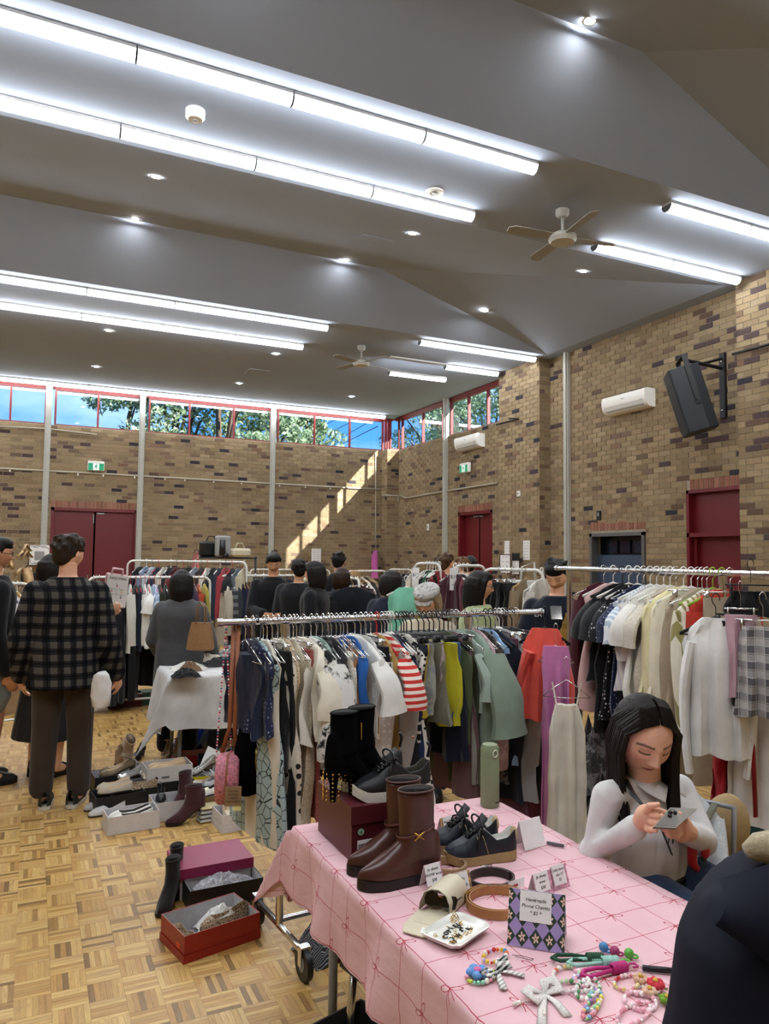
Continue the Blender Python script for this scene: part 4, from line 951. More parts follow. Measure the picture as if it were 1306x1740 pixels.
fill(rA, 'white rail left of centre', [
 (158,1190,'coat',F('14151a'),'long black coat','long'), (168,1120,'top',F('1c1d22'),'black jumper','long'), (178,1195,'coat',F('101114'),'black trench coat','long'), (190,1115,'top',F('77787a'),'grey jumper','long'), (199,1195,'coat',F('17181d'),'long charcoal coat','long'),
 (210,1190,'dress',F('14151c'),'black maxi dress'), (222,1108,'top',F('c4c2bc'),'off-white sweatshirt','long',.22,'red'), (231,1185,'coat',F('121317'),'black wool coat','long',.21,'red'), (239,1105,'top',F('1a2236'),'navy shirt','long',.21,'red'), (247,1098,'top',F('cfcfcb'),'white linen shirt','long',.22,'red'),
 (254,1100,'top',F('d6d5d0'),'white polo shirt','short',.21,'red'), (263,1102,'top',F('8fa6c8','stripev','cdd6e4',.8),'pale blue striped shirt','long',.22,'red'), (273,1110,'top',F('2a2e26'),'dark olive jacket','long',.22,'red'), (283,1120,'top',F('1d1e21'),'black cardigan','long'), (295,1195,'coat',F('16171a'),'long black overcoat','long'),
 (308,1115,'top',F('2b2b2f'),'dark grey shirt','long'), (320,1110,'top',F('3c3a40'),'slate blouse','long'), (332,1100,'top',F('4a3550'),'purple blouse','long',.2,'wood'), (340,1100,'top',F('a84a30'),'rust red shirt','long',.2,'wood'), (350,1112,'dress',F('b0aa4c'),'lime yellow dress',None,.2,'wood')], 'clothes on the white rail left of centre')
rB = white_rack(onz(374, 978, zA), onz(528, 978, zA), zA, 'white garment rail with knitwear and fleeces in the middle row')
fill(rB, 'middle white rail', [
 (384,1096,'top',F('b9b0a0','knit','9f9686'),'chunky cream cable knit jumper','long',.23), (394,1100,'top',F('3a3c40','stripeh','6b6d70',3),'grey and black striped jumper','long',.22), (404,1105,'top',F('34363b'),'charcoal jumper','long'), (413,1105,'top',F('1a2036'),'navy jumper','long',.21,'wood'), (420,1102,'top',F('23283c','plaid','4a3038',1),'navy checked shirt','long',.21,'wood'),
 (428,1098,'coat',F('6d5540','fur','8a6e54'),'brown teddy fur coat','long',.22,'wood'), (438,1100,'coat',F('2a2420'),'dark brown coat','long'), (452,1100,'top',F('b8b09c','fur','cbc4b2'),'cream fleece hoodie','long',.24,'white'), (466,1100,'top',F('a5a49a'),'pale grey hoodie','long',.23,'white'), (479,1108,'coat',F('2c2e33'),'charcoal jacket','long',.23,'wood'),
 (490,1105,'top',F('1f2126'),'black hoodie','long',.23,'wood'), (501,1108,'coat',F('17181c'),'black zipped jacket','long',.23,'wood'), (514,1106,'coat',F('1a1a1e'),'black coat with a cream fur collar','long',.23,'white')], 'clothes on the middle white rail')
q = onz(516, 1000, 1.25); b = MB(); b.tube([q+np.array((-.06,.0,.0)), q+np.array((-.05,-.06,.07)), q+np.array((.0,-.08,.1)), q+np.array((.05,-.06,.07)), q+np.array((.06,0,0))], .035, 8); tag(b.build('fur_collar', F('b9b09a','fur','d2cab6')), 'cream fur scarf around the last coat on the middle rail', 'scarf')
# tall rail with pale hangers behind
def far_rack(a, b_, D, D2, label): 
    p, q = atd(*a, D), atd(*b_, D2); return white_rack(p, q, (p[2]+q[2])/2, label)
rH = far_rack((217, 953), (419, 955), 9.3, 9.1, 'tall white rail standing behind the shirt rail')
cols = ['1d1e22','6f7f96','b8c4d0','222833','c9c4b8','2a2a2e','5b1f26','303a30','17181b','8a8f98','3a3030','d0ccc4','1a1c20','2d3444','a04048','202226','55606c','b0a890']
names = ['black','slate blue','pale blue','dark navy','ivory','charcoal','maroon','dark green','jet black','silver grey','dark brown','off-white','coal black','denim blue','rose red','ink black','steel grey','sand']
fill(rH, 'tall rail behind the shirts', [(228+i*10.6, 1040, 'top', F(c), f'{n} shirt', 'long' if i % 3 else 'short', .2, ['wire','white','black','red'][i % 4]) for i, (c, n) in enumerate(zip(cols, names))], 'clothes on the tall rail behind', ypx=985)
rC = white_rack(onz(610, 984, zA), onz(561, 979, zA), zA, 'white garment rail seen end-on with denim and a black jacket')
fill(rC, 'end-on white rail', [(569,1060,'pants',F('2a3240','marl','3b4658'),'dark blue jeans',None,.19), (575,1062,'pants',F('878c90','marl','9ca1a4'),'pale grey jeans',None,.2), (582,1060,'pants',F('23252a'),'black jeans',None,.2), (588,1050,'top',F('4a1a1c','plaid','17171a',1.2),'red and black plaid shirt','long')], 'clothes on the end-on white rail')
p = onz(606, 992, 1.33); hang((p[0]-.02, p[1]+.05, 1.37), math.radians(65), 'coat', .62, F('10131b'), 'broad black jacket facing the viewer at the end of a white rail', .26, 'long', 'wood', .09)
rD = far_rack((588, 972), (656, 969), 9.6, 10.2, 'distant white rail with wooden hangers near the pink slip dress')
fill(rD, 'distant rail with wooden hangers', [(592+i*6.5, 1010, 'top', F(c), f'{n} blouse', 'short', .2, 'wood') for i, (c, n) in enumerate((('d0c8b8','bone'),('3a3a3c','graphite'),('a48a6a','camel'),('c6bca6','oat'),('5a5048','umber'),('d8d4cc','chalk'),('2e2c2c','soot'),('8a7a66','taupe')))], 'clothes on the distant wooden hanger rail', ypx=985)
p = atd(690, 983, 6.3); hang(tuple(p), math.radians(66), 'top', .62, F('7cc4ac'), 'mint green sleeveless blouse hanging beside the woman with the bob', .155, None, 'white', .05)
rE = far_rack((704, 958), (748, 957), 8.2, 8.0, 'white rail behind the left ten dollar sign')
fill(rE, 'rail behind the left price sign', [(712+i*5, 1000, 'top', F(c), f'{n} jumper', 'long', .2, 'white') for i, (c, n) in enumerate((('cfccc6','milk white'),('1e2022','dark'),('2f5a46','bottle green'),('c8c4ba','linen'),('17181a','raven black'),('7c2c30','brick red')))], 'clothes on the rail behind the left price sign', ypx=975)
rE2 = far_rack((771, 962), (824, 961), 6.7, 6.9, 'white rail behind the right ten dollar sign')
fill(rE2, 'rail behind the right price sign', [(777+i*7, 1050, 'top', F(c), f'{n} top', 'long', .2, 'white') for i, (c, n) in enumerate((('4a2630','plum'),('3c1c26','wine red'),('6b3a44','berry'),('2c2a30','smoke grey'),('c4b8a8','almond'),('44202c','mulberry')))], 'clothes on the rail behind the right price sign', ypx=985)
rF = far_rack((822, 967), (923, 969), 6.5, 6.1, 'white rail with black skirts and a shopping tote near the pier')
fill(rF, 'rail by the brick pier', [(832,1050,'skirt',F('131316'),'black midi skirt',None,.24), (843,1050,'pants',F('18181b'),'wide black trousers',None,.25), (854,1048,'skirt',F('101013'),'black wrap skirt',None,.26), (866,1048,'pants',F('1b1b1e'),'tailored black trousers',None,.25), (878,1046,'top',F('8c7a62'),'brown cardigan','long',.22,'wood'), (903,1046,'top',F('b8b4ac'),'stone shirt','long',.22,'white'), (912,1046,'top',F('cfccc6'),'white cotton shirt','long',.22,'white')], 'clothes on the rail by the brick pier', ypx=1000)
# printed tote hanging on that rail
p = atd(897, 1004, 6.2); r = tag(empty('tote_bag', p, math.radians(-28)), 'white tote bag with black SS letters hanging on the rail', 'tote bag')
b = MB(); b.bbox((0,0,-.08), (.26,.05,.34), .012); b.build('bag_body', F('d8d6d2'), r, smooth=False); text_obj('SS', .14, INK, r, (0,-.027,-.02), (math.pi/2,0,0))
for s in (-1, 1): b = MB(); b.tube([(-.06,s*.02,.09), (-.05,s*.02,.2), (.05,s*.02,.24), (.06,s*.02,.09)], .007, 6); b.build('handle', F('d8d6d2'), r)
# price signs
def price_sign(px, py, D, label):
    p = atd(px, py, D); r = tag(empty('price_sign', p, math.radians(-26)), label, 'price sign', 'ten dollar rack signs')
    b = MB(); b.box((0,0,0), (.075,.006,.2)); b.build('card', PAPER, r, smooth=False); text_obj('$10', .045, INK, r, (0,-.004,.02), (math.pi/2,0,0)); b = MB(); b.box((0,-.004,-.05), (.04,.001,.004)); b.build('small_print', INK, r, smooth=False)
price_sign(706, 980, 8.1, 'left white card reading $10 on a rail end'); price_sign(771, 984, 6.66, 'right white card reading $10 on a white upright')
# far wall row of clothes and fittings
rG = far_rack((425, 969), (560, 967), 14.5, 14.8, 'low rail of dark clothes along the far wall')
fill(rG, 'rail along the far wall', [(430+i*9, 1005, 'top', F(c), f'{n} coat', 'long', .22, h) for i, (c, n, h) in enumerate((('20222a','blue black','wire'),('3a3238','aubergine','white'),('161719','pitch black','white'),('c58aa6','rose pink','white'),('2b2e38','midnight','white'),('d2cec8','pearl','white'),('1b1c20','onyx','wire'),('50382c','chestnut','wood'),('24262c','iron grey','wire'),('b8b0a6','pebble','white'),('191a1d','ebony','white'),('6f7478','zinc grey','wire'),('2d2a2c','liquorice','wire')))], 'clothes along the far wall', ypx=990)
rI = far_rack((660, 968), (700, 967), 14.5, 14.3, 'low rail of mixed tops near the corner pier')
fill(rI, 'rail near the corner pier', [(664+i*8, 1000, 'top', F(c), f'{n} shirt', 'long', .22, 'white') for i, (c, n) in enumerate((('30352c','moss'),('a58a78','biscuit'),('1c1d20','night black'),('40464a','lead grey'),('c4c0b8','shell white')))], 'clothes near the corner pier', ypx=985)
p = onY(637, 925, YB-.25); hang((p[0], p[1], p[2]+.02), 0, 'strap', .85, F('c465a8'), 'bright pink slip dress hanging alone on the corner pipe', .2, None, 'black', .06)
# coat hanger on the far wall, gold ribbon, bag hung on the wall
p = onY(31, 920, YB-.1); o = link('coat_hanger', hanger_mesh('wire').copy(), None, p, math.pi/2); o.data.materials.clear(); o.data.materials.append(BLACKP); o.scale = (1.6,)*3; tag(o, 'empty dark coat hanger on the far brick wall', 'coat hanger')
p = atd(33, 965, 7.0); b = MB()
for k in range(16):
    a = k*.8; c = p+np.array((random.uniform(-.16,.12), random.uniform(-.1,.1), random.uniform(-.1,.2))); b.tube([c, c+np.array((.07*math.cos(a),.07*math.sin(a),.06)), c+np.array((.14*math.cos(a),.1*math.sin(a),-.02))], .02, 6, flat=(1,.3))
b.tube([p+np.array((.06,0,0)), p+np.array((.1,0,-.2)), p+np.array((.12,0,-.5))], .045, 8)
tag(b.build('gold_ruffle_scarf', plain('gold_fabric', 'a5855c', .35, .4)), 'crumpled gold ruffled scarf on the left rail', 'scarf')
# left edge rail
p0, p1 = atd(-40, 987, 6.6), atd(52, 984, 6.9); rL = white_rack(p0, p1, 1.33, 'white rail with cardigans at the left edge')
fill(rL, 'left edge rail', [(6,1046,'top',F('d4d2cc'),'white V-neck cardigan','long',.22,'black'), (22,1045,'top',F('d9d8d4'),'white knitted jumper','long',.22,'black'), (30,1042,'top',F('8f9cb8','stripev','c2cada',.8),'blue striped shirt','long',.21,'white'), (37,1038,'top',F('b8924a'),'mustard blouse','short',.2,'white'), (42,1085,'top',F('17181b'),'black waistcoat','short',.2), (-8,1085,'dress',F('8e1c28'),'crimson dress',None,.2), (28,1078,'dress',F('a01f2a'),'scarlet dress',None,.2)], 'clothes on the left edge rail', ypx=1015)
p = onY(48, 982, YB-.08); r = tag(empty('shoulder_bag', p, 0), 'small black bag with a white tag hanging by the far wall', 'bag'); b = MB(); b.bbox((0,0,0), (.3,.1,.22), .03); b.build('bag_body', BLACKP, r, smooth=False); b = MB(); b.tube([(-.13,0,.1),(0,0,.34),(.13,0,.1)], .012, 6); b.build('strap', BLACKP, r); b = MB(); b.box((0,-.055,.05), (.1,.004,.12)); b.build('paper_tag', PAPER, r, smooth=False)
# black shelf with bags against the far wall
p = atd(384, 948, 13.5); q = atd(425, 948, 13.5); r = tag(empty('storage_shelf', (p[0], p[1], 0), math.radians(-14)), 'black wire shelf holding bags and boots by the far wall', 'shelf'); zt = p[2]; wd = 1.1
for z_ in (zt, zt-.6, zt-1.2): b = MB(); b.box((0,0,z_), (wd,.4,.03)); b.build('shelf_board', BLACKM, r, smooth=False)
for sx in (-1, 1):
    for sy in (-1, 1): b = MB(); b.cyl((sx*(wd/2-.02), sy*.18, 0), (sx*(wd/2-.02), sy*.18, zt+.03), .014); b.build('leg', BLACKM, r)
for px, d_, m, lab, nm in ((358, (.4,.2,.28), BLACKP, 'black handbag on the far wire shelf', 'handbag'), (407, (.36,.26,.16), plain('cream_plastic', 'b8b09a', .5), 'cream case with a handle on the far wire shelf', 'carry_case')):
    c = atd(px, 944, 13.4); b = MB(); b.bbox((0,0,d_[2]/2), d_, .04); o = tag(b.build(nm, m, loc=(c[0], c[1], zt+.016), rz=.2, smooth=False), lab, 'bag'); b = MB(); b.tube([(-d_[0]*.25,0,d_[2]-.01),(-.05,0,d_[2]+.09),(.05,0,d_[2]+.09),(d_[0]*.25,0,d_[2]-.01)], .012, 6); b.build('handle', m, o)
c = atd(378, 944, 13.3); b = MB(); b.bbox((0,0,.19), (.26,.16,.38), .03); o = tag(b.build('boot_box', plain('grey_box', '8a8a8a', .6), loc=(c[0], c[1], zt+.016), rz=.15, smooth=False), 'open grey box of tall black boots on the far shelf', 'box'); b = MB(); b.tube([(-.04,-.09,.03),(-.04,-.09,.3)], [.06,.05], 8); b.tube([(-.04,-.09,.03),(.06,-.13,.03)], [.05,.04], 8); b.build('boot', BLACKP, o)
p = atd(334, 926, 13.2); hang(tuple(p), .1, 'strap', .5, F('8a4a4a','tie','b07068'), 'small red floral dress hanging beside the far shelf', .2, None, 'black')
# under the left rail: shoe boxes and a paper bag
for px, py, m, lab in ((213, 1193, plain('dark_red_box','4a1a1a',.6), 'dark red shoe box under the shirt rail'), (248, 1188, plain('green_box','2f4a38',.6), 'dark green shoe box under the shirt rail')):
    c = onz(px, py, .06); b = MB(); b.box((0,0,.06), (.34,.2,.12)); o = tag(b.build('shoe_box', m, loc=(c[0], c[1]+.1, 0), smooth=False), lab, 'box'); b = MB(); b.box((0,0,.115), (.35,.21,.035)); b.build('box_lid', m, o, smooth=False)
c = onz(35, 1135, 0); c = atd(36, 1100, 7.6)
r = tag(empty('paper_bag', (c[0], c[1], 0), .3), 'brown paper bag with a round green emblem standing on the floor', 'paper bag'); KR = plain('kraft_paper', '93795a', .8, var=.08, scale=12); z_ = .45
b = MB(); b.rings([[(x*w, y*.09, z) for x, y in ((-1,-1),(1,-1),(1,1),(-1,1))] for z, w in ((0,.17),(.1,.17),(.3,.16),(.44,.13))]); b.build('bag_body', KR, r, smooth=False); b = MB(); b.tube([(-.05,0,.43),(-.04,0,.52),(.04,0,.52),(.05,0,.43)], .008, 6); b.build('handle', KR, r)
b = MB(); b.cyl((.05,-.09,.2),(.05,-.096,.2), .075, n=20); b.build('green_emblem', plain('emblem_green','1f7a4a',.6), r, sharp=40)

# black cloth hanging from the lower bar of the shirt rail
p0, p1, _ = rA; d = p1-p0; P = []
for i in range(12):
    row = []
    for j in range(60): t = .04+.92*j/59; q = p0+d*t; row.append((q[0], q[1]+.1+.025*math.sin(j*.9)*(.4+i/14), .84-.62*i/11+.012*math.sin(j*.35)))
    P.append(row)
b = MB(); b.grid(P); tag(b.build('black_drape', F('0f1013')), 'black cloth draped below the shirts on the left rail', 'cloth')
# ================================================================ shoes
def shoe_grid(L, W, base, top, open0, collar, floor_, cols, ns=34, lean=None):
    """one surface: columns run over the upper from the left edge to the right edge, dipping into the opening"""
    wf = lambda t: np.interp(t, [0,.03,.1,.2,.32,.5,.7,.88,.96,1], [.12,.45,.72,.9,1,.86,.76,.74,.62,.3])*W/2
    ts = np.concatenate([np.linspace(0, .1, 6)[:-1], np.linspace(.1, 1, ns)]); P = []; C = []
    for t in ts:
        w, z0, z1, x = wf(t), base(t), top(t), t*L; k = min(1, max(0, (t-open0)/.05)) if t < .975 else 0
        if lean: x += lean(t)
        row = []; rc = []; zc_ = collar(t) if k > 0 else z1
        zt = z1*(1-k)+zc_*k
        ax = (lambda s, z: np.interp((z-z0)/(max(zt-z0, .01)), [0,.25,.6,1], [1,1.04,.94,.72 if k > .5 else .55])*w*s)
        for s in (-1, 1):
            side = []
            for u in (0,.15,.35,.55,.75,.9,1): z = z0+(zt-z0)*u; side.append((x, ax(s, z), z))
            if s < 0: row += side; rc += [cols['upper'] if t > .26 else cols['toe']]*7
            else: right = side
        zi = floor_(t) if k > 0 else zt
        for u, vv in ((.92, .96), (.86, .5), (.8, .1), (0, 0), (-.8, .1), (-.86, .5), (-.92, .96)):
            z = zi+(zt-zi)*vv if k > 0 else zt+.002*(1-u*u)*4*min(1, t*10); yy = -u*.72*w if k > .5 else -u*.55*w
            row.append((x, yy, zt*(1-k)+z*k if k < 1 else z)); rc.append(cols['in'] if k > .5 else (cols['upper'] if t > .26 else cols['toe']))
        row += right[::-1]; rc += [cols['upper'] if t > .26 else cols['toe']]*7
        P.append(row); C.append(rc)
    return np.array(P), np.array(C).reshape(-1, 3)
def sole_mb(L, W, base, th, n=24, flare=1.04):
    wf = lambda t: np.interp(t, [0,.03,.1,.2,.32,.5,.7,.88,.96,1], [.12,.45,.72,.9,1,.86,.76,.74,.62,.3])*W/2*flare
    ts = np.concatenate([np.linspace(0, .1, 6)[:-1], np.linspace(.1, 1, n)]); b = MB()
    R = [[(t*L, -wf(t), base(t)-th(t)), (t*L, wf(t), base(t)-th(t)), (t*L, wf(t)*1.02, base(t)-th(t)*.4), (t*L, wf(t), base(t)+.004), (t*L, -wf(t), base(t)+.004), (t*L, -wf(t)*1.02, base(t)-th(t)*.4)] for t in ts]
    b.rings(R); return b
SHOEV = vcol('shoe_upper', .5, .4, 0, 90, .08, .1); SHOESM = vcol('shoe_leather', .28, .5, 0, 60, .05)
def lace_path(L, top, W, n=5): 
    return [[((.3+.05*i)*L, s*W*.2, top(.3+.05*i)+.004), ((.325+.05*i)*L, 0, top(.325+.05*i)+.009), ((.35+.05*i)*L, -s*W*.2, top(.35+.05*i)+.004)] for i in range(n) for s in (-1, 1)]
def sneaker(loc, rz, L, cols, solec, label, group, lacec, toe_spring=.012, chunky=.026, collar_h=.085, extra=None, pair=None):
    r = tag(empty('sneaker', loc, rz), label, 'sneaker', group); W = L*.36
    base = lambda t: np.interp(t, [0,.15,.4,.75,1], [chunky+toe_spring,chunky,chunky,chunky*1.15,chunky*1.3])
    th = lambda t: np.interp(t, [0,.15,.85,1], [chunky*.8,chunky,chunky*1.1,chunky])
    top = lambda t: np.interp(t, [0,.04,.12,.25,.4,.52,.7,.9,1], [.03,.05,.062,.074,.1,.118,.1,.1,.1])*L/.27
    col = lambda t: np.interp(t, [.4,.52,.7,.85,.95,1], [.115,.118,collar_h,collar_h+.006,collar_h+.03,collar_h+.03])*L/.27
    P, C = shoe_grid(L, W, base, top, .5, col, lambda t: .045, cols); b = MB(); b.grid(P, col=C); b.build('upper', SHOEV, r, colors=True)
    sole_mb(L, W, base, lambda t: base(t)-np.interp(t, [0,.12,.9,1], [toe_spring,0,0,.004])).build('sole', solec, r, sharp=45)
    b = MB()
    for p in lace_path(L, top, W): b.tube(p, .0032, 5, flat=(1.6,.7))
    for s in (-1, 1): b.tube([((.485+.03*math.cos(q))*L, s*(.022-.022*math.cos(q))+.006*math.sin(q), top(.5)+.012+.014*math.sin(q)) for q in np.linspace(0, 6.28, 12, endpoint=False)], .003, 5, closed=True); b.tube([(.5*L,0,top(.5)+.008), (.42*L,s*.04,top(.42)), (.38*L,s*.05,top(.38)-.03)], .003, 5)
    tag(b.build('laces', lacec, r), kind='stuff')
    b = MB(); b.rings([[(.42*L,-.02,top(.42)+.002),(.42*L,.02,top(.42)+.002),(.425*L,.02,top(.42)+.008),(.425*L,-.02,top(.42)+.008)], [(.56*L,-.024,top(.52)+.024),(.56*L,.024,top(.52)+.024),(.565*L,.024,top(.52)+.03),(.565*L,-.024,top(.52)+.03)]]); b.build('tongue', plain('tongue_dark','1b1c20',.7) if lacec is not STEELW else PAPER, r)
    if extra: extra(r, L, W, base, top)
    return r
def ankle_boot(loc, rz, L, H, color, label, group, heel=None, mat=None, strap=None, pointed=0, lining='1b1515', name='ankle_boot', solec=None, rough=None, scale=1):
    r = tag(empty(name, loc, rz), label, 'boot', group); W = L*.34; hh = heel or .025
    base = lambda t: np.interp(t, [0,.1,.32,.5,.75,1], [.018,.012,.012,.012+hh*.35,.012+hh*.9,.012+hh]) if heel else np.interp(t, [0,.1,1], [.022,.018,.022])
    b = MB()
    def xs(t): return t*L
    foot = []
    for t in np.linspace(0, 1, 22):
        w = np.interp(t, [0,.05,.15,.3,.5,.75,.95,1], [.08,.3-.2*pointed,.68-.3*pointed,1-.15*pointed,.86,.76,.66,.4])*W/2; zt = base(t)+np.interp(t, [0,.06,.2,.4,.55,1], [.02,.036,.052,.08,.105,.11])*L/.25
        foot.append([(xs(t), w*math.cos(a)*(1 if math.sin(a) > 0 else 1.0), base(t)+(zt-base(t))*max(0, math.sin(a))**.8) for a in np.linspace(-.05, math.pi+.05, 12)])
    b.rings(foot)
    sh = []
    for k, u in enumerate(np.linspace(0, 1, 9)):
        z = base(.8)+.04+(H-base(.8)-.04)*u; cx = L*(.72-.02*u); rx = L*np.interp(u, [0,.4,1], [.27,.215,.225]); ryy = W*np.interp(u, [0,.4,1], [.45,.4,.43]); sh.append([(cx+rx*math.cos(a), ryy*math.sin(a), z) for a in np.linspace(0, 2*math.pi, 16, endpoint=False)])
    b.rings(sh); me = remesh(b, .0055, 5, 'upper'); me.materials.append(mat or SHOESM)
    if mat is None:
        at = me.color_attributes.new('Col', 'FLOAT_COLOR', 'POINT'); at.data.foreach_set('color', np.tile([*lin(color), 1], len(me.vertices)))
    link('upper', me, r)
    top = sh[-1]; c = np.mean(top, 0); b = MB(); b.rings([[tuple(c+(np.array(p)-c)*.93+np.array((0,0,.0035))) for p in top], [tuple(c+(np.array(p)-c)*.8+np.array((0,0,.002))) for p in top]]); b.build('lining', plain('lining_'+lining, lining, .9), r)
    b = MB(); b.tube([tuple(c+(np.array(p)-c)*.97+np.array((0,0,.002))) for p in top], .003, 6, closed=True); b.build('top_line', mat or plain('edge_'+color, color, .4), r)
    sole_mb(L, W, base, (lambda t: .008) if heel else (lambda t: base(t)-.001), flare=1.03 if not pointed else .9).build('sole', solec or plain('sole_dark', '1c1718', .5), r, sharp=45)
    if heel:
        b = MB(); b.tube([(L*.9,0,base(.9)), (L*.9,0,.05), (L*.91,0,0)], [.026,.012,.008] if heel > .06 else [.03,.03,.028], 8); b.build('heel', solec or plain('sole_dark', '1c1718', .5), r)
    if strap: strap(r, L, W, c, H)
    r.scale = (scale,)*3; return r
def flat_shoe(loc, rz, L, color, label, group, heel=0, pointed=.5, open_=.25, mat=None, inner='c9b294', name='flat_shoe', strap=False, solec='2a221e', rot=None):
    r = tag(empty(name, loc, rz), label, 'shoe', group); W = L*.33
    if rot: r.rotation_euler = rot
    base = lambda t: .008+heel*np.interp(t, [0,.3,.5,.8,1], [.02,0,.3,.9,1]); hs = np.interp
    top = lambda t: base(t)+hs(t, [0,.05,.2,.4,1], [.012,.024,.036,.044,.05])
    P, C = shoe_grid(L, W*(1-.1*pointed), base, top, open_, lambda t: base(t)+hs(t, [.2,.4,.6,.9,1], [.034,.03,.03,.05,.055]), lambda t: base(t)+.006, dict(upper=lin(color), toe=lin(color), **{'in': lin(inner)}), 26)
    b = MB(); b.grid(P, col=C); b.build('upper', mat or SHOEV, r, colors=True); sole_mb(L, W*(1-.1*pointed), base, lambda t: .006).build('sole', plain('sole_'+solec, solec, .6), r, sharp=45)
    if heel > .03: b = MB(); b.tube([(L*.93,0,base(.93)-.004), (L*.94,0,0)], [.018,.008], 8); b.build('heel', mat or plain('heel_'+color, color, .4), r)
    if strap: b = MB(); b.tube([(L*.9,-W*.3,base(.9)+.05), (L*.7,-W*.32,base(.7)+.08), (L*.62,0,base(.6)+.1), (L*.7,W*.32,base(.7)+.08), (L*.9,W*.3,base(.9)+.05)], .006, 6, flat=(1.6,.5)); b.build('strap', mat or plain('heel_'+color, color, .4), r)
    return r
# ================================================================ the pink table
TX0, TX1, TY0, TY1, TZ = .79, 1.535, .35, 2.33, .74
def pink_mat():
    m, t = newmat('pink_bow_cloth', .75, 0, .2); uv = t.new('UVMap', uv_map='UVMap'); s = t.sep(uv.outputs[0]); G = .1025
    n = t.new('TexNoise', i_Scale=14, i_Detail=2); t.lk(uv.outputs[0], n.inputs['Vector']); wob = t.math('MULTIPLY', t.math('SUBTRACT', n.outputs['Fac'], .5), .012)
    u = t.math('DIVIDE', t.math('ADD', s[0], 20*G-1.2), G); v = t.math('DIVIDE', t.math('ADD', s[1], 20*G-1.75), G); wu = t.math('DIVIDE', wob, G)
    def near(x): return t.math('MULTIPLY', t.math('ABSOLUTE', t.math('SUBTRACT', x, t.math('ROUND', x))), G)
    line = t.math('LESS_THAN', t.math('MINIMUM', near(t.math('ADD', u, wu)), near(t.math('ADD', v, wu))), .0009)
    ru, rv = t.math('ROUND', u), t.math('ROUND', v); par = t.math('LESS_THAN', t.math('MODULO', t.math('ADD', t.math('ADD', ru, rv), 400), 2), .5)
    a = t.math('MULTIPLY', t.math('SUBTRACT', u, ru), G); b = t.math('MULTIPLY', t.math('SUBTRACT', v, rv), G); aa = t.math('ABSOLUTE', a)
    # bow axes turned by 45 degrees as printed
    p = t.math('MULTIPLY', t.math('SUBTRACT', a, b), .7071); q = t.math('MULTIPLY', t.math('ADD', a, b), .7071); ap = t.math('ABSOLUTE', p)
    e = t.math('SQRT', t.math('ADD', t.math('POWER', t.math('DIVIDE', t.math('SUBTRACT', ap, .013), .0125), 2), t.math('POWER', t.math('DIVIDE', t.math('SUBTRACT', q, t.math('MULTIPLY', ap, .35)), .006), 2)))
    loop = t.math('LESS_THAN', t.math('ABSOLUTE', t.math('SUBTRACT', e, 1)), .13)
    tail = t.math('MULTIPLY', t.math('LESS_THAN', t.math('ABSOLUTE', t.math('ADD', ap, t.math('MULTIPLY', q, .45))), .0011), t.math('MULTIPLY', t.math('LESS_THAN', q, 0), t.math('GREATER_THAN', q, -.026)))
    bow = t.math('MULTIPLY', par, t.math('MAXIMUM', loop, tail)); f = t.math('MAXIMUM', line, bow)
    n2 = t.new('TexNoise', i_Scale=5, i_Detail=3); t.lk(uv.outputs[0], n2.inputs['Vector'])
    base = t.ramp(n2.outputs['Fac'], [(.3, lin('d8aeb6')), (.7, lin('e0bac1'))])
    t.lk(t.mix(f, base, lin('a83848')), t.b.inputs['Base Color'])
    mp = t.new('Mapping'); mp.inputs['Scale'].default_value = (6, 2.2, 1); mp.inputs['Rotation'].default_value = (0,0,.5); t.lk(uv.outputs[0], mp.inputs[0]); n3 = t.new('TexNoise', i_Scale=3, i_Detail=4, i_Distortion=.6); t.lk(mp.outputs[0], n3.inputs['Vector']); t.bump(n3.outputs['Fac'], .35, .01)
    return m
PINK = pink_mat()
def table_frame(x0, x1, y0, y1, z, label):
    r = tag(empty('folding_table', ((x0+x1)/2, (y0+y1)/2, 0)), label, 'table'); w, l = x1-x0, y1-y0
    b = MB(); b.bbox((0,0,z-.025), (w,l,.036), .008); b.build('tabletop', plain('table_white', 'd0d0cc', .5), r, smooth=False)
    for sx in (-1, 1):
        for sy in (-1, 1): b = MB(); b.cyl((sx*(w/2-.08), sy*(l/2-.12), 0), (sx*(w/2-.08), sy*(l/2-.12), z-.04), .014); b.build('leg', GREYP, r)
table_frame(TX0+.012, TX1-.012, TY0, TY1-.012, TZ-.005, 'white folding table under the pink bow cloth')
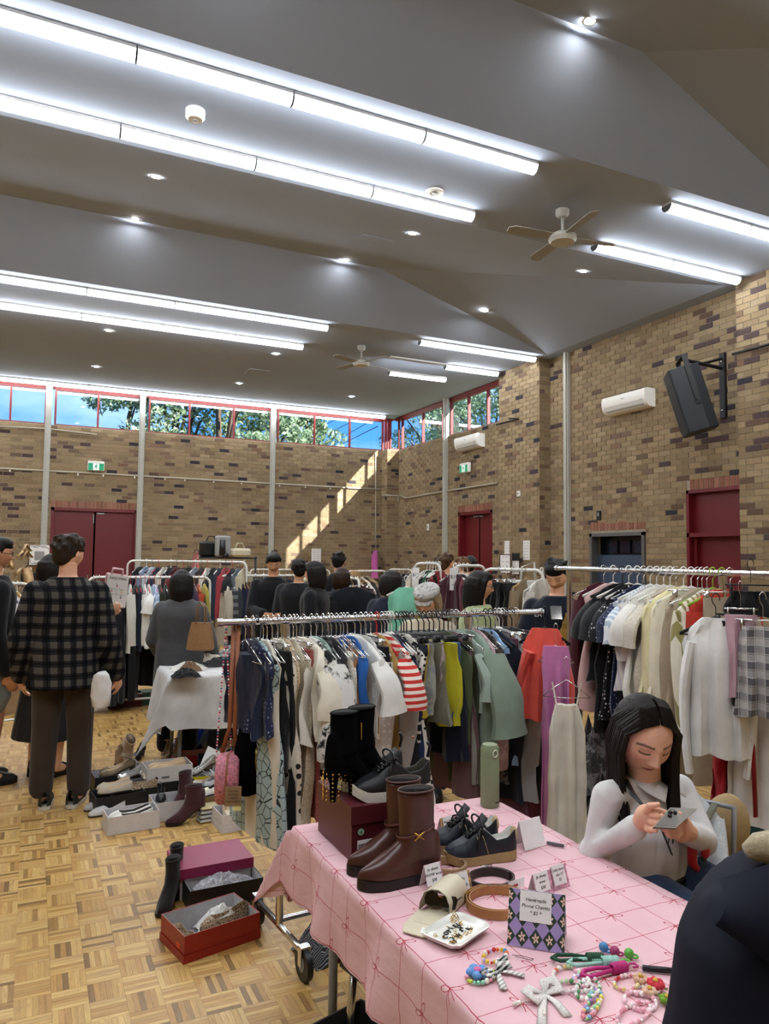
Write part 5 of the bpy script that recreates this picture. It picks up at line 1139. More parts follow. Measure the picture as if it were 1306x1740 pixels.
def pink_cloth():
    us = np.concatenate([np.linspace(-.21, 0, 18)[:-1], np.linspace(0, TX1-TX0, 16), np.linspace(TX1-TX0, TX1-TX0+.22, 8)[1:]]); vs_ = np.concatenate([np.linspace(TY0, TY1, 60), np.linspace(TY1, TY1+.26, 16)[1:]])
    V = []; UV = []; w = TX1-TX0; g = np.random.default_rng(5)
    for v in vs_:
        for u in us:
            du = -u if u < 0 else (u-w if u > w else 0); dv = max(0, v-TY1); x = TX0+min(max(u, 0), w); y = min(v, TY1); z = TZ+.0015*math.sin(7*u+3*v)*math.sin(5*v)
            side = -1 if u < 0 else 1
            if du and not dv:
                f = .012*math.sin(v*17+u*6)+.008*math.sin(v*31+1); k = min(1, du/.05); x += side*(.006*min(1, du/.01)+f*k*min(1, du/.2)*1.3+.05*du); z -= du*.98
            elif dv and not du:
                y += .006+.1*dv+.012*math.sin(u*19)*min(1, dv/.1); z -= dv*.97
            elif du and dv:
                m = max(du, dv); n_ = min(du, dv); x += side*(.012+.34*n_+.05*du); y += .012+.4*n_+.05*dv; z -= math.hypot(du, dv)*.86+.02*math.sin(20*(du-dv))*n_/.2
            V.append((x, y, z)); UV.append((TX0+u, v))
    nu = len(us); Fs = [(i*nu+j, i*nu+j+1, (i+1)*nu+j+1, (i+1)*nu+j) for i in range(len(vs_)-1) for j in range(nu-1)]
    me = bpy.data.meshes.new('pink_tablecloth'); me.from_pydata(V, [], Fs); ul = me.uv_layers.new(name='UVMap'); li = np.zeros(len(me.loops), int); me.loops.foreach_get('vertex_index', li); ul.data.foreach_set('uv', np.array(UV)[li].ravel()); me.materials.append(PINK); me.polygons.foreach_set('use_smooth', [True]*len(me.polygons)); me.update()
    tag(link('pink_tablecloth', me), 'pale pink tablecloth printed with a red ribbon grid and bows', 'tablecloth')
pink_cloth()
Tz = TZ+.002
# burgundy shoe box with sneakers on top
BURG = plain('burgundy_card', '521a22', .4, 0, .4, var=.03)
r = tag(empty('shoe_box', (.965, 2.12, Tz), 0), 'glossy burgundy shoe box under the black sneakers', 'box')
b = MB(); b.box((0,0,.065), (.236,.27,.13)); b.build('box_body', BURG, r, smooth=False); b = MB(); b.box((0,0,.128), (.244,.278,.05)); b.build('box_lid', BURG, r, smooth=False)
b = MB(); b.cyl((-.09,-.136,.08), (-.09,-.1375,.08), .0095, n=20); b.build('green_sticker', plain('mint_sticker', '8fb8a4', .6), r, sharp=40); text_obj('6', .011, INK, r, (-.09,-.1385,.08), (math.pi/2,0,0))
b = MB(); b.box((-.073,-.1362,.042), (.055,.001,.03)); lb = b.build('barcode_label', PAPER, r, smooth=False); b = MB()
for k in range(14): b.box((-.096+k*.0032,-.1372,.04), (.0013 if k % 3 else .002,.0006,.014))
tag(b.build('bars', INK, lb, smooth=False), kind='stuff')
bz = Tz+.153
WSOLE = plain('speckled_white_sole', 'cfcfc9', .5, var=.1, scale=250); BLK = lin('1a1b1e')
for i, (x, y, lab) in enumerate(((.87, 2.035, 'black sneaker with a white sole nearer the viewer on the burgundy box'), (.845, 2.15, 'black sneaker with a white sole further back on the burgundy box'))):
    def ex(r, L, W, base, top):
        b = MB(); b.tube([(.97*L,-.006,.105), (1.0*L,-.006,.135), (.965*L,-.006,.15)], .005, 6); b.build('pull_tab', BLACKP, r)
    sneaker((x, y, bz), math.radians(-3+6*i), .245, dict(upper=BLK, toe=lin('15171d'), **{'in': lin('3a3a32')}), WSOLE, lab, 'black sneakers on the box', BLACKP, .016, .024, .078, ex)
# black suede boots with studded heels behind
SUEDE = plain('black_suede', '08080a', .95, 0, .05)
def studs(r, L, W, c, H):
    for z in np.arange(.012, .085, .012):
        for a in range(-2, 3): b = MB(); t = a*.6; b.ell((L*.9+.031*math.cos(t), .031*math.sin(t), z), .003, 6, 4); b.build('stud', GOLD, r)
for i, (hx, hy, lab) in enumerate(((597, 1348, 'black suede boot with gold studded heel behind the sneakers, right one'), (566, 1362, 'black suede boot with gold studded heel behind the sneakers, left one'))):
    hp = onz(hx, hy, bz); a_ = math.radians(-150); o = ankle_boot((0,0,0), a_, .235, .245, '0d0d10', lab, 'black studded boots', .085, SUEDE, studs, .2, '0a0a0a', solec=SUEDE)
    o.location = tuple(hp-rotz(a_)@np.array((.235*.9,0,0))); b = MB(); b.box((.16,.06,.2), (.003,.002,.05)); b.build('zip_pull', GOLD, o, smooth=False)
# brown leather boots
BRWN = '4a2a24'
def bstrap(r, L, W, c, H):
    ring = [(c[0]+L*.228*math.cos(a), W*.43*math.sin(a), H*.55+.012*math.cos(a)) for a in np.linspace(0, 2*math.pi, 22, endpoint=False)]
    b = MB(); b.tube(ring, .004, 6, closed=True, flat=(.5,1.3)); st = b.build('strap', plain('brown_strap', '57302a', .35), r)
    q = np.array(ring[16]); b = MB(); b.tube([q+np.array((-.014,-.006,-.01)), q+np.array((.014,-.006,.01))], .0025, 6); b.tube([q+np.array((-.014,-.006,.01)), q+np.array((.014,-.006,-.01))], .0025, 6); b.build('buckle', GOLD, st)
ankle_boot((.795, 1.82, Tz), math.radians(-3), .235, .235, BRWN, 'brown leather ankle boot with gold buckle nearest the table edge', 'brown ankle boots', None, None, bstrap)
ankle_boot((.805, 1.915, Tz), math.radians(-3), .235, .235, BRWN, 'brown leather ankle boot standing behind its pair against the box', 'brown ankle boots', None, None, bstrap)
# navy runners
def nex(r, L, W, base, top):
    for x in (.48, .56): b = MB(); b.tube([(x*L, -W*.43, base(x)+.006), ((x-.04)*L, -W*.41, base(x)+.035), ((x-.07)*L, -W*.33, base(x)+.055)], .0013, 5); b.build('side_stripe', plain('tan_stripe','b3a084',.6), r)
    b = MB(); b.ell((.985*L,0,.066), (.008,.02,.022)); b.build('heel_patch', plain('tan_patch','b79f7a',.7), r)
NAV = dict(upper=lin('131923'), toe=lin('222a36'), **{'in': lin('c9c9c6')}); TSOLE = plain('tan_sole', 'a08a5e', .6)
sneaker((1.085, 1.875, Tz), math.radians(-12), .215, NAV, TSOLE, 'navy suede runner with tan sole nearer the viewer', 'navy runners', BLACKP, .01, .02, .075, nex)
sneaker((1.085, 1.97, Tz), math.radians(-12), .215, NAV, TSOLE, 'navy suede runner with tan sole behind its pair', 'navy runners', BLACKP, .01, .02, .075, nex)
# flask
r = tag(empty('flask', (1.475, 2.235, Tz)), 'sage green flask standing at the far corner of the pink table', 'flask'); FLK = plain('sage_flask', '7d8a6c', .45, 0, .4, var=.02)
b = MB(); b.lathe([(.0,0),(.03,0),(.033,.004),(.033,.165),(.031,.17)], 28); b.build('body', FLK, r, sharp=40)
b = MB(); b.lathe([(.032,.17),(.0325,.174),(.0325,.2),(.026,.212),(0,.214)], 28); ld = b.build('lid', FLK, r, sharp=40); b = MB(); b.tube([(.0+.009*math.cos(a),-.034,.186+.012*math.sin(a)) for a in np.linspace(0,6.28,14,endpoint=False)], .0028, 6, closed=True, up=(0,1,0)); b.build('lid_lock', plain('flask_lock','c4c8b4',.4), ld)
text_obj('THERMOS', .006, INK, r, (.012,-.0326,.02), (math.pi/2,0,.3))
# tent cards
def tent(x, y, rz, w, h, mat, lines, label, tsize=.011, sheet=None, name='price_card', tilt=.32):
    r = tag(empty(name, (x, y, Tz), rz), label, 'price card', 'folded price cards'); d = h*math.sin(tilt)
    for s in (-1, 1):
        b = MB(); b.box((0,0,h/2), (w,.0014,h), R=None); o = b.build('front_panel' if s < 0 else 'back_panel', mat if s < 0 else PAPER, r, (0, s*d, 0), smooth=False); o.rotation_euler = (-s*tilt*-1 if s > 0 else -tilt, 0, 0)
        if s < 0: fr = o
    if sheet: b = MB(); b.box((sheet[0],-.0016,h*sheet[3]), (sheet[1],.0012,sheet[2])); sh = b.build('paper_note', PAPER, fr, smooth=False); cx, cz = sheet[0], h*sheet[3]
    else: sh, cx, cz = fr, 0, h*.5
    for i, l in enumerate(lines): text_obj(l, tsize, INK, sh, (cx, -.0026, cz+((len(lines)-1)/2-i)*tsize*1.25), (math.pi/2,0,0), shear=.2, ext=.0002)
    return r
PNKC = plain('pink_print_card', 'c48fa4', .6, var=.35, scale=90); TANC = plain('tan_print_card', 'b08a5c', .6, var=.5, scale=70)
A45 = math.radians(28)
tent(.985, 1.765, math.radians(8), .055, .058, PNKC, ['Jo shoes', 'WOW wow', '$30'], 'pink folded card by the brown boots reading thirty dollars', .0105, (-.003,.05,.05,.56))
tent(1.025, 1.69, math.radians(8), .058, .058, TANC, ['Belts', '$5 each'], 'folded card reading Belts $5 each', .0125, (-.004,.05,.046,.58))
tent(1.215, 1.605, math.radians(8), .062, .058, PNKC, ['Jo shoes', 'wow', '$30'], 'pink folded card with a note in front of the floral card', .0105, (-.004,.05,.046,.62))
tent(1.285, 1.625, math.radians(8), .055, .056, PNKC, ['Lady shoes', 'size 37', '$2'], 'pink folded card furthest right among the small price cards', .0095, (-.003,.045,.048,.62))
tent(1.205, 2.075, math.radians(12), .05, .052, TANC, ['Black bag', '$10'], 'small folded card behind the navy runners, left one', .0095, (.004,.04,.04,.6))
tent(1.255, 2.05, math.radians(12), .04, .05, TANC, ['Body', 'bag'], 'small folded card half hidden behind the navy runners', .009, (0,.034,.036,.6))
tent(1.385, 1.885, math.radians(10), .088, .082, PAPER, [], 'large blank white folded card near the table edge', .01, name='blank_card')
b = MB(); b.cyl((1.44,1.87,Tz+.005),(1.47,1.83,Tz+.005), .005); o = tag(b.build('pen', plain('pen_grey','5a5d62',.3)), 'grey pen lying behind the blank white card', 'pen'); b = MB(); b.cyl((1.47,1.83,Tz+.005),(1.475,1.823,Tz+.005), .0035, .001); b.build('pen_tip', CHROME, o)
def floral_mat():
    m, t = newmat('floral_harlequin', .6); o = t.new('TexCoord'); s = t.sep(o.outputs['Object']); k = 1/.03
    u = t.math('MULTIPLY', t.math('ADD', s[0], t.math('MULTIPLY', s[2], .75)), k); v = t.math('MULTIPLY', t.math('SUBTRACT', s[0], t.math('MULTIPLY', s[2], .75)), k)
    ck = t.math('MODULO', t.math('ADD', t.math('ADD', t.math('FLOOR', u), t.math('FLOOR', v)), 100), 2)
    du = t.math('SUBTRACT', t.math('FRACT', u), .5); dv = t.math('SUBTRACT', t.math('FRACT', v), .5); rr = t.math('SQRT', t.math('ADD', t.math('POWER', du, 2), t.math('POWER', dv, 2))); an = t.math('ARCTAN2', du, dv)
    pet = t.math('LESS_THAN', rr, t.math('MULTIPLY_ADD', t.math('COSINE', t.math('MULTIPLY', an, 5)), .13, .25)); pet = t.math('MULTIPLY', pet, t.math('GREATER_THAN', rr, .07))
    c = t.mix(ck, lin('9d8cc0'), t.mix(pet, lin('27382c'), lin('e0bfae'))); t.lk(c, t.b.inputs['Base Color']); return m
tent(1.065, 1.42, math.radians(-42), .125, .115, floral_mat(), ['Handmade', 'Phone Charms', '* $5 *'], 'large lilac and green floral card reading Handmade Phone Charms', .0105, (-.002,.07,.062,.72), 'floral_sign', .38)
# belts
def belt(x, y, rad, turns, mat, label, w=.024, ex=1.0, gap=.004, tail=None, buckle=CHROME, rz=0):
    r = tag(empty('belt', (x, y, Tz), rz), label, 'belt', 'coiled leather belts'); n = int(44*turns); b = MB(); P = []; 
    for i in range(n+1):
        a = 2*math.pi*turns*i/n; q = rad+gap*i/n*turns; P.append((q*math.cos(a)*ex, q*math.sin(a)))
    R = []
    for i, (px_, py_) in enumerate(P):
        a = 2*math.pi*turns*i/n; nx, ny = math.cos(a), math.sin(a); tk = .0012; R.append([(px_-nx*tk, py_-ny*tk, 0), (px_+nx*tk, py_+ny*tk, 0), (px_+nx*tk, py_+ny*tk, w), (px_-nx*tk, py_-ny*tk, w)])
    b.rings(R); b.build('leather_strap', mat, r, sharp=40)
    q = np.array((*P[-1], w/2)); bk = MB(); bk.tube([q+np.array((sx,0,sz)) for sx, sz in ((-.016,-.014),(.016,-.014),(.016,.014),(-.016,.014))], .0022, 6, closed=True, up=(0,1,0)); bk.tube([q+np.array((0,-.001,-.014)), q+np.array((0,-.001,.014))], .0016, 5); bk.build('buckle', buckle, r)
    return r
belt(1.068, 1.825, .042, 2.3, plain('tan_belt','a58a68',.5), 'coiled beige leather belt nearest the navy runners', .022, 1.05)
belt(1.13, 1.705, .05, 2.2, plain('dark_belt','2a2220',.45), 'coiled dark brown belt with silver buckle in the middle', .022, 1.15, .003)
belt(1.075, 1.595, .062, 2.4, plain('camel_belt','a8794a',.5), 'large coiled camel belt in front of the floral card', .022, 1.1, .006, buckle=GOLD)
b = MB(); b.box((0,0,.012), (.06,.001,.024)); o = tag(b.build('belt_tag', PAPER, loc=(1.175,1.655,Tz), rz=.2, smooth=False), 'white swing tag standing by the dark belt', 'tag'); b = MB(); b.box((-.005,-.001,.01), (.02,.001,.006)); b.build('tag_print', plain('tag_red','9a3040',.6), o, smooth=False)
# sunglasses case and sunglasses
CASE = plain('cream_case', 'cfc6ae', .6, var=.02); r = tag(empty('glasses_case', (.93, 1.625, Tz), math.radians(35)), 'open cream folding glasses case', 'glasses case')
b = MB(); pr = [(-.075,0),(.075,0),(.07,.03),(.045,.055),(-.03,.062),(-.06,.045)]
b.rings([[(-.08,y*.6+.0,z) for y, z in ((-.05,.001),(.05,.001),(.05,.004),(-.05,.004))], [(.075,y*.6,z) for y, z in ((-.05,.001),(.05,.001),(.05,.004),(-.05,.004))]]); b.build('case_base', CASE, r, smooth=False)
arc = lambda k: [(x, -.03+.06*0, 0) for x in ()]
sec = [(-.032,.002),(-.034,.03),(-.026,.05),(-.008,.06),(.014,.058),(.034,.046),(.046,.02),(.048,.002)]
b = MB(); outer = [[(x, y, z) for y, z in sec] for x in (-.075, .075)]; b.grid([[ (x, y, z) for y, z in sec] for x in np.linspace(-.02,.085,5)]); b.grid([[(x, y*.96, z*.955) for y, z in sec][::-1] for x in np.linspace(-.02,.083,5)])
sec_end = [(y, z) for y, z in sec]; b.add([(.085,y,z) for y, z in sec_end], [tuple(range(len(sec_end)))]); b.build('case_hood', CASE, r, sharp=50)
b = MB(); b.prism([(-.02,-.045),(-.11,-.05),(-.135,-.02),(-.135,.03),(-.105,.045),(-.02,.048)], .0025, .0008); b.build('case_flap', CASE, r, smooth=False)
b = MB(); b.box((-.11,-.01,.0042), (.028,.012,.0006), R=rotz(.3)); b.build('price_label', PAPER, r, smooth=False)
r = tag(empty('sunglasses', (.93, 1.623, Tz+.028), math.radians(-35)), 'black sunglasses lying in the cream case', 'sunglasses'); r.rotation_euler = (math.radians(80), 0, math.radians(-50)); r.scale = (.78,)*3
LENS = plain('dark_lens', '08080a', .06, 0, .8)
for s in (-1, 1):
    b = MB(); b.prism([(s*.005,-.018),(s*.03,-.024),(s*.05,-.016),(s*.056,.012),(s*.048,.02),(s*.012,.018),(s*.004,.006)][::s], .003); lo = b.build('lens', LENS, r, smooth=False)
    b = MB(); b.tube([(s*.055,.012,.002),(s*.056,.012,-.04),(s*.04,.0,-.06)], .002, 6); b.build('temple', BLACKP, r)
b = MB(); b.tube([(-.006,.008,.002),(0,.012,.003),(.006,.008,.002)], .002, 6); b.build('bridge', GOLD, r)
# tray of letter charms
r = tag(empty('trinket_tray', (.908, 1.512, Tz), math.radians(24)), 'white ceramic tray of gold letter charms', 'tray'); CER = plain('white_ceramic','e2e2dc',.15,0,.6,var=.01)
b = MB(); rect = lambda w, l, z, c=.015: [(sx*w+dx, sy*l+dy, z) for sx, sy, q in ((1,-1,0),(1,1,1),(-1,1,2),(-1,-1,3)) for dx, dy in (((0,c),(0,c))[:0] or [(-c if sx > 0 else c, 0) if (q % 2 == 0) else (0, -c if sy > 0 else c), (0, c if sy < 0 else -c) if (q % 2 == 0) else (-c if sx > 0 else c, 0)])]
b.rings([rect(.058,.04,.0), rect(.066,.047,.006), rect(.072,.053,.016), rect(.069,.05,.017), rect(.062,.043,.008), rect(.05,.03,.006)]); b.build('dish', CER, r, sharp=45)
gl = [('Y',-.03,-.012),('T',-.01,.012),('S',.012,-.006),('W',-.012,-.014),('O',-.022,.012),('E',.018,.016),('L',.03,.016),('K',.03,-.014),('M',-.042,-.022),('C',-.038,.004),('I',.004,.018),('V',.022,.002)]
for c, x, y in gl: text_obj(c, .018, INK, r, (x, y, .0085), (0,0,random.uniform(-.5,.5)), name='letter_charm', ext=.001)
b = MB()
for k in range(26):
    x, y = random.uniform(-.05,.05), random.uniform(-.028,.028); b.tube([(x+.004*math.cos(a), y+.0028*math.sin(a), .0095+.002*math.sin(a+k)) for a in np.linspace(0,6.28,8,endpoint=False)], .0007, 4, closed=True)
for k in range(3): b.tube([(.04+.012*math.cos(a)+.004*k, .03+.008*math.sin(a)+.006*k, .012+.008*math.sin(a*2)) for a in np.linspace(0,6.28,16,endpoint=False)], .0008, 4, closed=True)
tag(b.build('gold_chain', GOLD, r), kind='stuff')
# beaded phone charms
BEADV = vcol('glossy_bead', .2, .55, 0, 80, .03); pastel = ['e8b0bc','f0ece4','9cc8a0','e8d060','c04030','a8c8dc','b8a0d0','e89aa8','f4f0ea','e07a40','e4e0d8']
def beads(path, label, rad=.0045, cols=pastel, name='beaded_phone_charm', jitter=.3, closed=False, seed=1, loopend=None):
    g = np.random.default_rng(seed); P = np.array(path, float); P = np.vstack([P, P[:1]]) if closed else P; seg = np.linalg.norm(np.diff(P, axis=0), axis=1); cum = np.concatenate([[0], np.cumsum(seg)])
    r = tag(empty(name, (*P[0][:2], Tz)), label, 'phone charm', 'beaded phone charms'); o = np.array((*P[0][:2], 0)); s = 0; me_c = {}
    while s < cum[-1]:
        rr = rad*g.uniform(1-jitter, 1+jitter); p = np.array([np.interp(s, cum, P[:,i]) for i in range(2)]); c = cols[g.integers(len(cols))]
        b = MB(); b.ell((0,0,0), (rr, rr*g.uniform(.8,1), rr), 8, 6, col=lin(c)); b.build('bead', BEADV, r, (p[0]-o[0], p[1]-o[1], rr), colors=True); s += rr*1.95
    b = MB(); q = [(x-o[0], y-o[1], .002) for x, y in P[:,:2]]; b.tube(q, .0006, 4); b.build('cord', PAPER, r)
    return r
def loop_pts(cx, cy, a, b_, rot, n=16, a0=0, a1=6.28): return [(cx+a*math.cos(t)*math.cos(rot)-b_*math.sin(t)*math.sin(rot), cy+a*math.cos(t)*math.sin(rot)+b_*math.sin(t)*math.cos(rot)) for t in np.linspace(a0, a1, n)]
beads(loop_pts(.935,1.395,.032,.02,.3), 'bead loop with a red ring and yellow beads behind the gingham bow', .0045, ['f2eee6','e8c83c','4a90b8','c02838','e0703a','f4f0ea','b8a8d8'], seed=3)
b = MB(); b.tube([(.972,1.385,Tz+.003),(.99,1.372,Tz+.003),(1.005,1.352,Tz+.003),(.998,1.35,Tz+.003),(.975,1.377,Tz+.003)], .0007, 4); tag(b.build('cord_loop', BLACKP), 'thin dark cord loop at the end of the first bead charm', 'cord')
beads(loop_pts(.862,1.34,.03,.022,0), 'pastel bead loop under the blue flower', .0045, ['f2eee6','d8e060','e89ab0','8fd8b8','f4f0ea','c8dc58'], seed=4)
r = tag(empty('flower_charm', (.862,1.35,Tz+.009)), 'blue flower charm with a pink centre', 'charm')
for k in range(5): b = MB(); b.ell((.014*math.cos(k*1.2566+.3), .014*math.sin(k*1.2566+.3), 0), (.011,.011,.008), 12, 8); b.build('petal', plain('blue_petal','5f92d0',.35), r)
b = MB(); b.ell((0,0,.005), (.008,.008,.005), 12, 8); b.build('flower_centre', plain('pink_centre','e06aa0',.35), r)
GING = fabric('efeeea', 'plaid', '121214', .16, key='gingham')
r = tag(empty('gingham_bow', (.905,1.34,Tz+.006), math.radians(20)), 'black and white gingham bow charm', 'bow')
for s in (-1, 1):
    b = MB(); b.tube([(0,0,0),(s*.02,.012,.006),(s*.038,.008,.008),(s*.03,-.006,.002),(0,0,0)], [.003,.009,.011,.009,.003], 8, flat=(1,.35)); b.build('loop', GING, r)
    b = MB(); b.tube([(0,0,0),(s*.02,-.02,-.002),(s*.03-.01*(s<0),-.045,-.003)], [.003,.007,.008], 6, flat=(1,.2)); b.build('ribbon_tail', GING, r)
LACE = fabric('e6e2de', 'lace', 'c8c2c0', .35, key='white_lace')
r = tag(empty('lace_bow', (.945,1.235,Tz+.004), math.radians(10)), 'white lace bow with pearl strings', 'bow')
for s in (-1, 1):
    b = MB(); b.tube([(0,0,0),(s*.02,.02,.008),(s*.038,.012,.01),(s*.035,-.008,.004),(0,0,0)], [.004,.012,.014,.012,.004], 8, flat=(1,.35)); b.build('loop', LACE, r)
    b = MB(); b.tube([(0,0,0),(s*.02-.02,-.03,-.001),(s*.035-.05,-.07,-.002)], [.004,.009,.01], 6, flat=(1,.2)); b.build('ribbon_tail', LACE, r)
for k, (x, y) in enumerate(((-.075,.01),(-.05,-.045))):
    for q in range(13): b = MB(); t = q/12; rr = .0022+.002*(t > .75); b.ell((x*t,y*t,rr-.003), rr, 8, 6); b.build('pearl', plain('pearl','e8e2da',.2,0,.6), r)
beads(loop_pts(1.03,1.275,.035,.022,.3), 'clear and orange bead loop left of the lanyards', .0042, ['f2eee6','e07a50','b8d8a8','e890a0','e8d890','f4f0ea','c8b8e0'], seed=6)
for k, (cx, cy, a, b_, rt, cl) in enumerate(((1.01,1.235,.045,.018,-.4,['f4f0ee','efe6ea','e8dce4','58a068']), (1.035,1.215,.04,.02,.5,['f4f0ee','f0d8e0','f2eeec','4f9a60']), (1.05,1.25,.03,.015,.9,['eab8c8','f4f0ee']), (.995,1.16,.036,.01,.55,['e8d860','a8d890','9a80c0','e890a0','7fb8d8','f0c0cc']), (1.02,1.18,.038,.012,.6,['e890a0','e8d860','9a80c0','a0d8a8','f0ece4','88c0dc']), (1.125,1.2,.035,.02,.2,['f0ece4','e89098','c03838','e8d890','f2c0cc']), (1.1,1.14,.03,.03,.3,['f4e0e6','f0b8c8','f4f0ee','f2d0da']), (1.06,1.115,.05,.02,.3,['f2c8d4','f4f0ee','eea8ba']), (1.135,1.165,.03,.015,-.3,['f4c8d4','f0ece8']))):
    beads(loop_pts(cx, cy, a, b_, rt), ['clear bead strand with green leaves beside the lace bow', 'pink and clear bead strand with green leaves in the middle', 'small pink bead strand under the mint lanyard', 'multicoloured bead strand in front, left of the pair', 'multicoloured bead strand in front, right of the pair', 'bead loop with red beads near the crochet flowers', 'pale pink clear bead cluster at the right front', 'pink bead strand closest to the bottom edge', 'pale pink bead strand beside the black pen'][k], .0042, cl, seed=20+k)
# rope lanyards
def lanyard(x, y, rz, col, label, clip):
    m = plain('rope_'+col, col, .6, bump=.3, scale=300); r = tag(empty('rope_lanyard', (x, y, Tz), rz), label, 'lanyard', 'rope wrist lanyards')
    b = MB(); b.tube([(.0,.004,.008),(-.03,.012,.009),(-.06,.012,.009),(-.075,0,.009),(-.06,-.012,.009),(-.03,-.008,.009),(0,-.004,.008)], .0042, 8); b.build('rope_loop', m, r)
    b = MB()
    for k in range(7): b.tube([(.002+k*.005, .0085*math.cos(a), .0085+.0085*math.sin(a)) for a in np.linspace(0,6.28,12,endpoint=False)], .0032, 6, closed=True)
    b.build('rope_wrap', m, r); b = MB(); b.tube([(.04,0,.008),(.05,.008,.007),(.062,.006,.006),(.06,-.006,.006),(.048,-.006,.007)], .0025, 6); b.build('clip_ring', clip, r)
lanyard(1.105,1.3,math.radians(-24),'1f4a34','dark green rope lanyard at the back', plain('blue_star','7fb0d8',.3)); lanyard(1.125,1.275,math.radians(-20),'9accc0','mint green rope lanyard in the middle', plain('green_star','6ab84a',.3)); lanyard(1.125,1.245,math.radians(-6),'b82a78','magenta rope lanyard in front', plain('magenta_star','b82a78',.3))
for x, y, z_, c, lab in ((1.165,1.315,.012,'4a88c0','blue bead charm beside the dark green lanyard'), (1.178,1.295,.01,'a03a68','plum bead charm between the lanyards'), (1.2,1.275,.01,'62b048','green star charm right of the lanyards')):
    b = MB(); b.ell((0,0,z_), (.0105,.0105,.0105), 14, 10); o = tag(b.build('round_charm', plain('charm_'+c, c, .25), loc=(x,y,Tz)), lab, 'charm'); b = MB(); b.tube([(.008+.007*math.cos(a),-.008+.007*math.sin(a),.006) for a in np.linspace(0,6.28,10,endpoint=False)], .0022, 6, closed=True); b.build('ring', plain('charm_'+c, c, .25), o)
b = MB(); b.cyl((1.19,1.225,Tz+.006),(1.24,1.19,Tz+.006), .006); o = tag(b.build('marker_pen', BLACKP), 'black marker pen near the dark jacket', 'pen'); b = MB(); b.cyl((1.188,1.2265,Tz+.006),(1.19,1.225,Tz+.006), .004); b.build('pen_end', GREYP, o)
def crochet(x, y, c, label, rad=.016):
    r = tag(empty('crochet_flower', (x,y,Tz+.01)), label, 'charm', 'crochet flower charms'); m = plain('yarn_'+c, c, .9, bump=.5, scale=200)
    for k in range(6): b = MB(); b.ell((rad*.7*math.cos(k*1.047), rad*.7*math.sin(k*1.047), 0), (rad*.5,rad*.5,rad*.45), 8, 6); b.build('petal', m, r)
    b = MB(); b.ell((0,0,.006), rad*.35, 8, 6); b.build('flower_centre', plain('yarn_yellow','d8b050',.9), r); b = MB(); b.tube([(0,0,-.002),(.012,-.02,-.004)], .002, 5); b.build('stem', plain('yarn_green','6a8a3c',.9), r)
crochet(1.165,1.165,'c83848','red crochet flower at the right front'); crochet(1.15,1.19,'d0a890','beige crochet flower beside the red one',.014); crochet(1.135,1.15,'d8b49c','second beige crochet flower nearer the front',.013); crochet(1.145,1.115,'6f9a34','green crochet leaf ball at the front edge',.014)
# ================================================================ boxes and shoes on the floor
CARD = plain('white_card', 'c9c4c2', .65, var=.03); CARDI = plain('card_inside', 'b9b8bc', .7)
def cm(c, rough=.5): return plain('card_'+c, c, rough, var=.04)
def open_box(px, py, z, size, rz, mat, label, lid=False, inner=None, t=.003, xy=None, extra=None):
    """open carton; px,py is where the middle of its near bottom edge meets the plane z"""
    w, d, h = size; R = rotz(rz); p = onz(px, py, z) if xy is None else np.array((*xy, z)); c = p+R@np.array((0, d/2, 0)) if xy is None else p
    r = tag(empty('shoe_box', (c[0], c[1], z), rz), label, 'box', 'open shoe boxes'); b = MB()
    b.box((0,0,t/2+.001), (w,d,t))
    for s in (-1, 1): b.box((s*(w/2-t/2),0,h/2), (t,d,h)); b.box((0,s*(d/2-t/2),h/2), (w-2*t,t,h))
    b.build('box_body', mat, r, smooth=False)
    if inner is not None:
        b = MB(); b.box((0,0,t+.002), (w-2*t-.002,d-2*t-.002,.002))
        for s in (-1, 1): b.box((s*(w/2-t-.0015),0,h/2), (.001,d-2*t-.004,h-.004)); b.box((0,s*(d/2-t-.0015),h/2), (w-2*t-.004,.001,h-.004))
        b.build('inner_lining', inner, r, smooth=False)
    if lid:
        b = MB(); q = .006; b.box((0,0,.0005), (w+q,d+q,.001))
        for s in (-1, 1): b.box((s*(w/2+q/2),0,.016), (.002,d+q,.032)); b.box((0,s*(d/2+q/2),.016), (w+q,.002,.032))
        b.build('lid_underneath', mat, r, smooth=False)
    return r, c, R
def inbox(c, R, x, y, z=.01): return tuple(np.array(c)+R@np.array((x, y, 0))+np.array((0,0,z)))
def tissue(c, size, label, mat=None, seed=1, name='tissue_paper', cat='tissue paper'):
    g = np.random.default_rng(seed); P = []; n = 16
    for i in range(n):
        row = []
        for j in range(n):
            u, v = i/(n-1)-.5, j/(n-1)-.5; e = max(0, 1-3.2*(u*u+v*v)); row.append((u*size[0]*(1+.15*g.normal()*.3), v*size[1]*(1+.15*g.normal()*.3), size[2]*(e*.55+g.uniform(0,.45)*e)))
        P.append(row)
    b = MB(); b.grid(P); o = b.build(name, mat or plain('tissue_white','d8d8d8',.6), None, c, sharp=25); return tag(o, label, cat)
LEO = plain('leopard_cloth', '6b5846', .7)
def leo():
    if 'leopard_shoe' in MATS: return MATS['leopard_shoe']
    m, t = newmat('leopard_shoe', .6); o = t.new('TexCoord'); v = t.new('TexVoronoi', i_Scale=110); t.lk(o.outputs['Object'], v.inputs['Vector']); t.lk(t.ramp(v.outputs['Distance'], [(.22, lin('1d1815')), (.3, lin('6a543e')), (.5, lin('9a8468'))]), t.b.inputs['Base Color']); MATS['leopard_shoe'] = m; return m
GLIT = plain('silver_glitter','b8b8b6',.25,.8,var=.6,scale=260,bump=.6); SILV = plain('silver_leather','c4c4c4',.25,.7,var=.1)
G_ = 'shoes laid out on the floor'
def fs(p, rz, L, c, lab, **k): return flat_shoe(p, rz, L, c, lab, G_, **k)
D2 = math.radians
